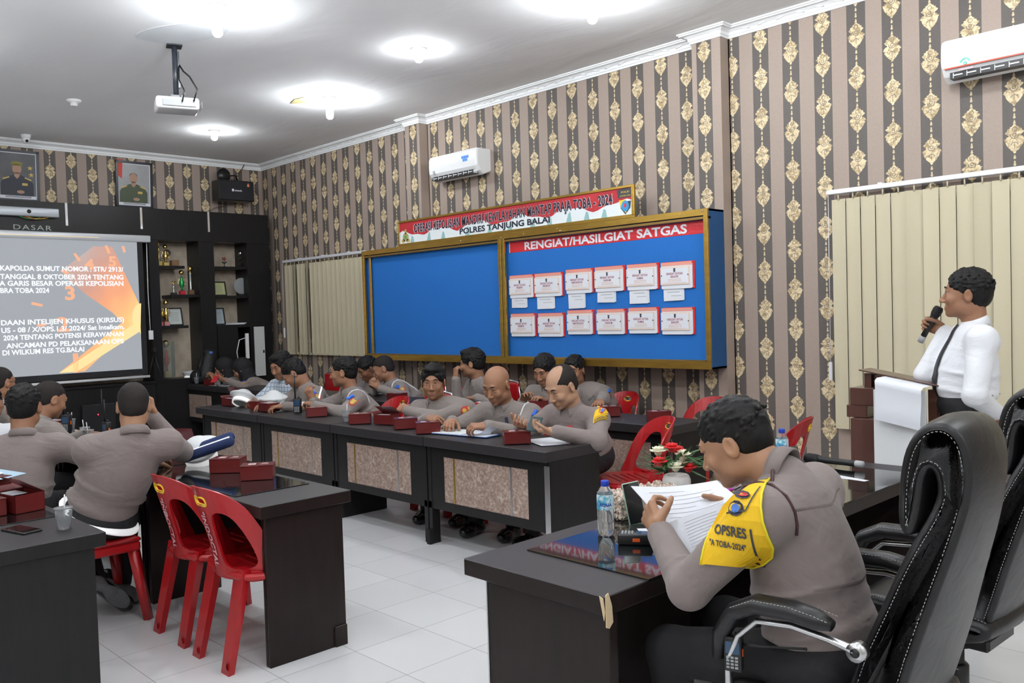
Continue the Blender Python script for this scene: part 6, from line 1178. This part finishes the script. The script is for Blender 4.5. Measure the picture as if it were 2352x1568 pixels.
snack_box(-11.0, 5.12, .2, 'maroon snack box before the women in headscarves'); snack_box(-4.56, 2.2, .75, 'maroon snack box with crumpled lid on the glass top beside the white cap'); snack_box(-4.22, 2.2, .95, 'maroon snack box nearest the table end, right of its twin', sc=.98); snack_box(-5.25, 2.22, .6, 'opened maroon snack box by the elbow of the officer on the stool', 1)
snack_box(-4.42, 1.12, .2, 'large maroon snack box with torn white flap on the lower left table', 2, sc=1.1); snack_box(-4.42, .98, .1, 'maroon snack box cut by the left edge, beside the torn one'); snack_box(-5.05, 1.15, .3, 'maroon snack box under the blue-white paper at the left edge'); snack_box(-7.62, 2.22, .4, 'maroon snack box upright on the far left-block table between radio and cups')
# plastic cups
cup_pl = mat('clear_plastic_cup', (.93, .95, .97), .08, trans=.88, ior=1.12); water_m = mat('water', (.9, .95, .97), .02, trans=.95, ior=1.2)
def cup_parts(t):
    b = MB(); b.lathe([(.0, .001), (.026, .001), (.034, .075), (.0365, .088), (.039, .09), (.0365, .089), (.033, .07), (.025, .004), (0, .004)], 20); b.build('cup', cup_pl, t); b = MB(); b.lathe([(0, .005), (.0245, .005), (.0295, .045), (0, .045)], 18); b.build('water', water_m, t)
    b = MB(); b.tube([(.005, 0, .05), (.012, .004, .145)], .003, 6); b.build('straw', white_pl, t); b = MB(); b.lathe([(.034, .088), (.038, .0885), (.038, .0905), (0, .0905)], 18); b.build('film_lid', cup_pl, t)
cp = thing('plastic_cup', 'clear plastic water cup with a straw on the lower left table corner', 'cup', (-3.87, 1.14, TOP), 0, 'clear plastic water cups'); cup_parts(cp)
for x, y, lb in ((-5.92, 3.87, 'clear plastic cup with a straw between boxes on the front row'), (-10.72, 5.08, 'clear plastic cup before the woman with the red phone'), (-11.45, 5.12, 'clear plastic cup beside the black bag at the far end'), (-6.55, 2.12, 'clear half-full cup on the table behind the officer on the stool'), (-6.75, 2.16, 'clear cup just behind the half-full one in the left block'), (-7.45, 2.28, 'clear cup behind the black walkie-talkie in the left block'), (-7.22, 4.03, 'clear cup between the bending officer and the maroon box'), (-5.05, 5.35, 'clear cup in front of the officer with lowered eyes')): dup(cp, (x, y, TG), random.random() * 6, lb, 'clear plastic water cups')
# bottles
lab_m = (lambda g: (g.pos(), g.out(g.ramp(g.noise(22, 3, g.vec, 1.5), [(.3, (.02, .12, .45)), (.45, (.1, .45, .6)), (.55, (.75, .85, .9)), (.7, (.15, .55, .65))])))[1])(NG('bottle_label', .3))
def bottle(x, y, z, label):
    t = thing('water_bottle', label, 'bottle', (x, y, z)); b = MB(); b.lathe([(0, .002), (.024, .0), (.031, .006), (.031, .03), (.0295, .035), (.031, .04), (.031, .06), (.0295, .065), (.031, .07), (.0315, .12), (.031, .15), (.022, .172), (.013, .183), (.0125, .19), (0, .19)], 24); b.build('bottle_body', cup_pl, t)
    b = MB(); b.lathe([(0, .004), (.029, .008), (.029, .145), (0, .145)], 20); b.build('water', water_m, t); b = MB(); b.lathe([(.0145, .182), (.0155, .184), (.0155, .2), (.014, .203), (0, .203)], 20); b.build('cap', mat('blue_cap', (.01, .05, .45), .35), t)
    b = MB(); b.lathe([(.0318, .098), (.0318, .145), (.0305, .153)], 24, cap=False); lb = b.build('label', lab_m, t); V, F = text2d('AQUA', .017, bold=.03, align='CENTER'); b = MB(); b.add([(.0323 * math.sin(v.x / .032 + .72), -.0323 * math.cos(v.x / .032 + .72), .112 + v.y) for v in V], F); b.build('label_lettering', mat('label_blue', (.02, .06, .4), .4), lb)
bottle(-2.06, 2.455, TG, 'clear water bottle with blue cap on the near glass corner of the head desk'); bottle(-2.20, 4.02, TG, 'clear water bottle with blue cap behind the shoulder of the foreground officer')
# shell box, phone, walkie-talkie, papers, vase, ashtray, snacks, microphone on the head desk
def shell_mat():
    g = NG('sea_shells', .5); g.pos(); n = g.noise(95, 3, g.vec, 1.2); return g.out(g.ramp(n, [(.35, (.25, .16, .12)), (.48, (.62, .50, .42)), (.6, (.78, .70, .62)), (.7, (.45, .33, .27))]))
sm = shell_mat(); t = thing('shell_box', 'tissue box covered in small sea shells on the head desk', 'box', (-2.185, 2.83, TG), 1.40)
b = MB(); b.box(-.165, .165, -.07, .07, 0, .085, .004); b.build('box', mat('shell_grout', (.55, .45, .38), .8), t)
b = MB(); rnd = random.Random(5)
for k in range(420):
    f = rnd.choice('abct'); u, w_ = rnd.uniform(-1, 1), rnd.random(); p = {'a': (u * .165, -.072, w_ * .09), 'b': (u * .165, .072, w_ * .09), 'c': (rnd.choice((-.167, .167)), u * .07, w_ * .09), 't': (u * .165, rnd.uniform(-.07, .07), .09)}[f]
    r = rnd.uniform(.007, .014); b.ball(p, (r, r * rnd.uniform(.4, .8), r * rnd.uniform(.5, 1)), 7, 5, R=Euler((rnd.random() * 3, rnd.random() * 3, rnd.random() * 3)).to_matrix())
o = b.build('shells', sm, t); o['kind'] = 'stuff'
t = thing('smartphone', 'green-edged smartphone standing against the shell box, screen to the officer', 'phone', (-2.07, 2.66, TG), rot=(math.radians(-10), math.radians(-6), 1.15)); b = MB(); b.box(-.037, .037, -.004, .004, 0, .162, .0035, 2); b.build('body', mat('mint_green', (.35, .55, .42), .3, .3), t); b = MB(); b.box(-.034, .034, -.0046, -.004, .003, .159); b.build('screen', glass_top, t)
def radio(name, x, y, z, rot, label, ant=.12, sc=1.0):
    t = thing(name, label, 'radio', (x, y, z), rot=rot); b = MB(); b.box(-.029, .029, -.018, .018, 0, .115, .005, 2); b.build('housing', black_pl, t); b = MB(); b.box(-.022, .022, -.0185, -.018, .06, .1); s_ = b.build('display', mat('radio_display', (.03, .07, .13), .12), t)
    b = MB(); [b.box(-.02 + .014 * i, -.01 + .014 * i, -.02, -.018, .012 + .011 * j, .019 + .011 * j) for i in range(3) for j in range(4)]; b.build('keypad', grey_pl, t); b = MB(); b.box(.029, .0305, -.006, .006, .05, .075, .001); b.build('orange_button', mat('orange_key', (.8, .12, .02), .4), t)
    b = MB(); b.tube([(-.018, 0, .113), (-.018, 0, .113 + ant)], [.007, .004], 8); b.lathe([(.008, .115), (.008, .128), (0, .128)], 10, (.012, 0, 0)); b.build('antenna', black_pl, t); t.scale = (sc,) * 3; return t
radio('walkie_talkie', -1.955, 2.395, TG + .019, (math.radians(-90), 0, -.95), 'black walkie-talkie with red side button lying beside the water bottle', ant=.012, sc=1.05)
radio('walkie_talkie', -1.30, 2.085, .575, (0, 0, .3), 'black walkie-talkie worn at the hip of the foreground officer', ant=.01, sc=.85); b = MB(); b.tube([(0, 0, 0), (.05, .005, .0), (.19, .01, .012)], [.006, .004, .0045], 8); b.ball((.195, .01, .012), .006); b.build('whip_antenna', black_pl, [o for o in COL.objects if o.name.startswith('walkie_talkie')][-1], (.03, 0, .09))
radio('walkie_talkie', -6.84, 3.97, TG, (0, 0, .7), 'black walkie-talkie standing on the front row between two officers', ant=.20, sc=1.15); radio('walkie_talkie', -7.35, 2.22, TG, (0, 0, .7), 'black walkie-talkie with white antenna standing in the left block', ant=.16, sc=1.2); radio('walkie_talkie', -6.62, 2.27, TG, (0, 0, .2), 'dark walkie-talkie behind the cups in the left block', ant=.15, sc=1.1)
def sheet(name, label, P00, P10, P01, P11, bulge, m=paper, cat='paper', lines=0, group=None, th=.0012, thin=False, curl=None):
    P00, P10, P01, P11 = map(Vector, (P00, P10, P01, P11)); base = (P00 + P11) / 2; nn = (P10 - P00).cross(P01 - P00).normalized(); n = 12; V = []
    def at(u, v): p = P00.lerp(P10, u).lerp(P01.lerp(P11, u), v); return p + nn * (bulge * math.sin(math.pi * u) * (.4 + .6 * v) + (curl(u, v) if curl else 0))
    for s in (1, 0):
        for j in range(n + 1):
            for i in range(n + 1): V.append(at(i / n, j / n) + nn * th * s - base)
    F = [(j * (n + 1) + i, j * (n + 1) + i + 1, (j + 1) * (n + 1) + i + 1, (j + 1) * (n + 1) + i) for j in range(n) for i in range(n)]; o_ = (n + 1) ** 2
    F += [tuple(k + o_ for k in f[::-1]) for f in F]; b = MB(); b.add(V, F, 0, True); o = b.build(name, m, None, base); tag(o, label, cat, group)
    if lines:
        b = MB()
        for k in range(lines):
            v0 = .15 + .7 * k / lines; V = []
            for i in range(11): u = .15 + .7 * i / 10 * (1 if k % 4 else .6); q_ = (th + .0006) if nn.z > 0 else -.0006; V += [at(u, v0) + nn * q_ - base, at(u, v0 + .010) + nn * q_ - base]
            b.add(V, [(2 * i, 2 * i + 1, 2 * i + 3, 2 * i + 2) for i in range(10)])
        b.build('print_lines', mat('print_grey', (.42, .4, .44), .7), o)
    return o
sheet('held_paper', 'white report pages held up by the foreground officer, bending over his hand', (-1.84, 2.33, .985), (-1.72, 2.67, .965), (-1.66, 2.29, .875), (-1.53, 2.56, .92), .035, lines=7)
sheet('held_paper', 'curled lower page of the held report with a printed box of text', (-1.67, 2.31, .89), (-1.54, 2.57, .945), (-1.58, 2.26, .785), (-1.49, 2.48, .83), -.035, lines=9)
sheet('loose_paper', 'white papers lying on the head desk under the raised hands', (-2.03, 2.60, TG), (-1.86, 2.78, TG), (-1.80, 2.40, TG), (-1.66, 2.56, TG), .004, lines=5); sheet('loose_paper', 'white sheet at the far end of the head desk near the microphone', (-1.98, 3.86, TG), (-1.90, 4.02, TG), (-1.80, 3.80, TG), (-1.74, 3.98, TG), .002)
t = thing('flower_vase', 'white ribbed vase with red and cream artificial flowers on the head desk', 'vase', (-2.19, 3.09, TG)); b = MB(); b.lathe([(0, 0), (.035, 0), (.046, .02), (.05, .045), (.048, .05), (.05, .054), (.05, .075), (.044, .09), (.04, .093), (.036, .088), (0, .08)], 28); b.build('vase', mat('white_ceramic', (.82, .82, .80), .3, coat=.3), t)
fl_r = mat('red_petals', (.65, .012, .015), .5); fl_w = mat('cream_petals', (.82, .80, .62), .5); leaf_m = mat('leaf_green', (.035, .10, .035), .5, noise=(30, (.07, .16, .05), .3)); rnd = random.Random(9)
def flower(x, y, z, r, m, nm):
    b = MB()
    for ring, (rr_, n_, tl) in enumerate(((.95, 9, .25), (.7, 8, .7), (.45, 6, 1.1), (.2, 4, 1.4))):
        for k in range(n_): a = k * 2 * math.pi / n_ + ring * .4; R_ = (Matrix.Rotation(a, 3, 'Z') @ Matrix.Rotation(-tl, 3, 'Y')); b.ball(Vector((x, y, z)) + R_ @ Vector((r * .5 * rr_, 0, 0)), (r * .5, r * .34, r * .1), 7, 5, R=R_)
    b.ball((x, y, z), r * .4, 8, 6); b.build(nm, m, t)
for x, y, z, m, nm in ((.03, -.045, .125, fl_w, 'cream_flower'), (.055, -.005, .12, fl_r, 'red_flower'), (-.01, -.085, .145, fl_r, 'red_flower'), (.02, .015, .16, fl_w, 'cream_flower'), (-.01, -.01, .185, fl_r, 'red_flower'), (-.04, -.05, .175, fl_w, 'cream_flower'), (-.03, .05, .165, fl_r, 'red_flower'), (.0, .055, .125, fl_w, 'cream_flower')): flower(x, y, z, .034, m, nm)
b = MB()
for k in range(26):
    a = rnd.uniform(0, 6.28); l = rnd.uniform(.05, .11); p = Vector((math.cos(a) * .035, math.sin(a) * .035, .10 + rnd.uniform(0, .07))); d = Vector((math.cos(a), math.sin(a), rnd.uniform(-.5, .9))).normalized(); s_ = d.cross(Vector((0, 0, 1))).normalized(); w_ = .013
    b.add([p, p + d * l * .4 + s_ * w_, p + d * l, p + d * l * .4 - s_ * w_, p + d * l * .45 + Vector((0, 0, -.006))], [(0, 1, 4), (1, 2, 4), (2, 3, 4), (3, 0, 4)])
    if k % 2: [b.tube([p, p + (d + Vector((rnd.uniform(-.4, .4), rnd.uniform(-.4, .4), rnd.uniform(0, .4)))).normalized() * l * 1.1], [.002, .0006], 4) for _ in range(3)]
b.build('leaves', leaf_m, t); t.scale = (1.22,) * 3
t = thing('ashtray', 'small white square ashtray with red letters on the head desk', 'ashtray', (-2.17, 3.47, TG), .2); b = MB()
for k in range(4): b.box(-.045, .045, -.045, -.035, .0, .036, .003, M=Matrix.Rotation(k * math.pi / 2, 4, 'Z'))
b.box(-.04, .04, -.04, .04, 0, .006); b.build('dish', white_pl, t); b = MB(); M = frame((.0455, 0, .008), (0, 1, 0), (0, 0, 1)); put_text(b, M, 'INSP', -.035, .002, .022, bold=.03); put_text(b, frame((0, -.0455, .008), (1, 0, 0), (0, 0, 1)), 'INSP', -.035, .002, .022, bold=.03); b.build('red_lettering', mat('red_print', (.6, .02, .03), .4), t); b = MB(); b.box(-.034, .034, -.034, .034, .02, .024); b.build('red_inside', mat('red_inside', (.4, .01, .01), .3), t)
t = thing('snack_packets', 'orange-brown snack packet with a purple wrapper beside the ashtray', 'snack packet', (-2.10, 3.24, TG), 1.2); v = Vol(); v.ell((0, 0, .02), (.10, .05, .02), None, .02).ell((.02, .01, .03), (.06, .035, .02), None, .02); a, f = v.mesh(.005); raw_mesh('packet', a, f, (lambda g: (g.pos(), g.out(g.ramp(g.noise(28, 3, g.vec, 1.5), [(.35, (.30, .12, .03)), (.5, (.65, .35, .06)), (.62, (.75, .6, .35))])))[1])(NG('snack_print', .2)), t); v = Vol(); v.ell((.05, -.03, .035), (.03, .022, .012)); a, f = v.mesh(.004); raw_mesh('purple_wrapper', a, f, mat('purple_foil', (.45, .05, .35), .25), t)
mic('microphone', (-1.87, 4.215, TG + .027), (-2.19, 4.235, TG + .027), 'black microphone with grey end lying on the far end of the head desk')
t = thing('phone_holder', 'small black stand beside the lying microphone on the head desk', 'stand', (-2.22, 4.18, TG), .5); b = MB(); b.box(-.03, .03, -.02, .02, 0, .02, .003); b.box(-.02, -.012, -.03, .03, .02, .085, .002); b.box(-.02, .02, -.03, .03, .08, .088, .002); b.box(.012, .02, -.03, .03, .045, .085, .002); b.build('stand', black_pl, t)
# papers, folders and caps on the other tables
t = thing('report_folder', 'open blue-edged report lying before the bald officer', 'report', (-4.52, 3.97, TG), .15); b = MB(); b.box(-.31, -.0, -.11, .11, 0, .003); b.box(.0, .22, -.11, .11, 0, .003); b.build('blue_cover', mat('blue_cover', (.02, .10, .35), .4), t); b = MB(); b.box(-.30, -.005, -.105, .105, .003, .009); b.box(.005, .21, -.105, .105, .003, .007); b.build('pages', paper, t); b = MB(); [b.box(-.27, -.06, -.08 + .02 * k, -.077 + .02 * k, .009, .0094) for k in range(8)]; b.build('print_lines', mat('print_green', (.45, .6, .45), .6), t)
sheet('turned_page', 'page of the report bent up in the hand of the bald officer', (-4.50, 3.90, TG + .01), (-4.50, 4.10, TG + .01), (-4.30, 3.92, .84), (-4.32, 4.12, .84), .03, curl=lambda u, v: .035 * math.sin(v * 3))
sheet('loose_paper', 'white papers under the phone of the man with the yellow armband', (-4.02, 3.98, TG), (-3.95, 4.16, TG), (-3.74, 3.86, TG), (-3.66, 4.04, TG), .002); sheet('loose_paper', 'white papers on the back-row table beside the officer in glasses', (-5.98, 5.10, TG + .01), (-5.98, 5.36, TG + .02), (-5.72, 5.10, TG), (-5.72, 5.36, TG), .006)
sheet('loose_paper', 'white sheet before the woman with the red phone', (-10.95, 5.05, TG), (-10.95, 5.22, TG), (-10.55, 5.08, TG), (-10.55, 5.25, TG), .002); sheet('loose_paper', 'blue and white paper on top of the maroon box at the lower left', (-5.20, .95, .845), (-5.36, 1.22, .835), (-4.85, 1.0, .845), (-4.98, 1.30, .835), .01, m=paper_blue)
sheet('loose_paper', 'white half sheet over the blue paper at the lower left', (-5.18, .97, .850), (-5.31, 1.18, .840), (-4.95, 1.0, .850), (-5.06, 1.22, .840), .011)
t = thing('tablet', 'thin dark tablet on the front row beside the report', 'tablet', (-4.83, 4.0, TG), .3); b = MB(); b.box(-.1, .1, -.07, .07, 0, .008, .002); b.build('body', black_pl, t); b = MB(); b.box(-.09, .09, -.06, .06, .008, .0085); b.build('screen', glass_top, t)
t = thing('smartphone', 'black smartphone lying on the lower left table beside the cup', 'phone', (-3.98, 1.01, TOP), .25); b = MB(); b.box(-.085, .085, -.04, .04, 0, .009, .003, 2); b.build('body', black_pl, t); b = MB(); b.box(-.08, .08, -.036, .036, .009, .0094); b.build('screen', glass_top, t)
t = thing('smartphone', 'dark phone in the hands of the man with the yellow armband', 'phone', (-3.86, 3.925, .872), rot=(.5, .15, .6)); b = MB(); b.box(-.04, .04, -.075, .075, 0, .009, .003, 2); b.build('body', mat('teal_case', (.025, .05, .055), .4), t)
t = thing('smartphone', 'red phone held by the woman in the headscarf', 'phone', (-10.72, 5.05, .855), rot=(.7, 0, .5)); b = MB(); b.box(-.04, .04, -.075, .075, 0, .009, .003, 2); b.build('body', mat('red_case', (.5, .02, .03), .4), t)
cap_w = mat('cap_white', (.72, .73, .74), .5); cap_sh = mat('cap_visor', (.75, .77, .8), .12, coat=.5)
def peaked_cap(x, y, z, rot, label, band=False):
    t = thing('peaked_cap', label, 'cap', (x, y, z), rot=rot); v = Vol(); v.ell((0, 0, .085), (.135, .125, .03), None, .02); v.cap((0, 0, .03), (0, 0, .07), .085, .09, .03); v.ell((0, 0, -.03), (.2, .2, .04), None, .002, True); a, f = v.mesh(.007); raw_mesh('crown', a, f, cap_w, t)
    b = MB(); b.lathe([(.091, .0), (.094, .03), (.091, .045)], 28, cap=False); b.build('band', reflect_m, t); V = []; n = 14
    for s in (0, 1):
        for k in range(n + 1): a_ = -1.0 + 2.0 * k / n; V += [(.088 * math.sin(a_), -.088 * math.cos(a_), .012 + s * .003), (.13 * math.sin(a_), -.155 * math.cos(a_) - .0, -.018 + s * .003 + .0)]
    b = MB(); b.add(V, [(2 * k, 2 * k + 1, 2 * k + 3, 2 * k + 2) for k in range(n)] + [(2 * n + 2 + 2 * k, 2 * n + 4 + 2 * k, 2 * n + 5 + 2 * k, 2 * n + 3 + 2 * k) for k in range(n)], 0, True); b.build('visor', cap_sh, t); return t
peaked_cap(-4.93, 2.22, TG + .02, (.42, -.25, 1.1), 'white peaked officer cap with checked band on the glass-topped table'); peaked_cap(-7.92, 3.98, TG + .02, (-.5, .3, 1.0), 'white peaked cap lying on its side before the man in plaid'); peaked_cap(-11.72, 5.15, TG + .02, (-.4, .3, 1.0), 'white peaked cap at the far end of the back row'); peaked_cap(-7.50, 4.10, TG + .01, (.1, 0, 1.0), 'white peaked cap behind the maroon boxes of the front row')
t = thing('folded_vest', 'folded navy vest with white reflective stripes lying over the white cap', 'vest', (-4.81, 2.20, .865), rot=(.25, -.30, .95)); v = Vol(); v.cap((-.13, -.03, 0), (.13, -.03, 0), .03, .03, .02).cap((-.13, .03, .005), (.13, .03, .005), .03, .03, .02); a, f = v.mesh(.006); raw_mesh('cloth', a, f, mat('navy_cloth', (.012, .025, .09), .8, bump=[(30, .003)]), t)
for y in (-.03, .035): b = MB(); b.tube([(-.14, y, .021), (.14, y, .021)], .011, 8, flat=1.0); b.build('reflective_stripe', reflect_m, t)
t = thing('backpack', 'black backpack standing on the back-row table at the far end', 'bag', (-11.52, 5.28, TG)); v = Vol(); v.cap((0, 0, .12), (0, .06, .36), .15, .11, .05).cap((-.03, -.1, .08), (0, .12, .1), .1, .12, .05); v.half((0, 0, .002), (0, 0, 1)); a, f = v.mesh(.014); raw_mesh('bag_body', a, f, mat('black_nylon', (.012, .012, .014), .6, bump=[(12, .01)]), t); b = MB(); b.tube([(.1, -.12, .1), (.12, -.13, .25), (.06, -.04, .42)], .01, 6, flat=2); b.build('strap', black_pl, t); b = MB(); b.box(.1, .12, .02, .06, .4, .43); b.build('blue_tag', patch_blue, t)
t = thing('pen', 'white pen held over the table by the man in plaid', 'pen', (-7.95, 4.06, TG + .05), rot=(.5, .3, 0)); b = MB(); b.lathe([(0, -.05), (.004, -.045), (.004, .085), (0, .087)], 8); b.build('barrel', white_pl, t)
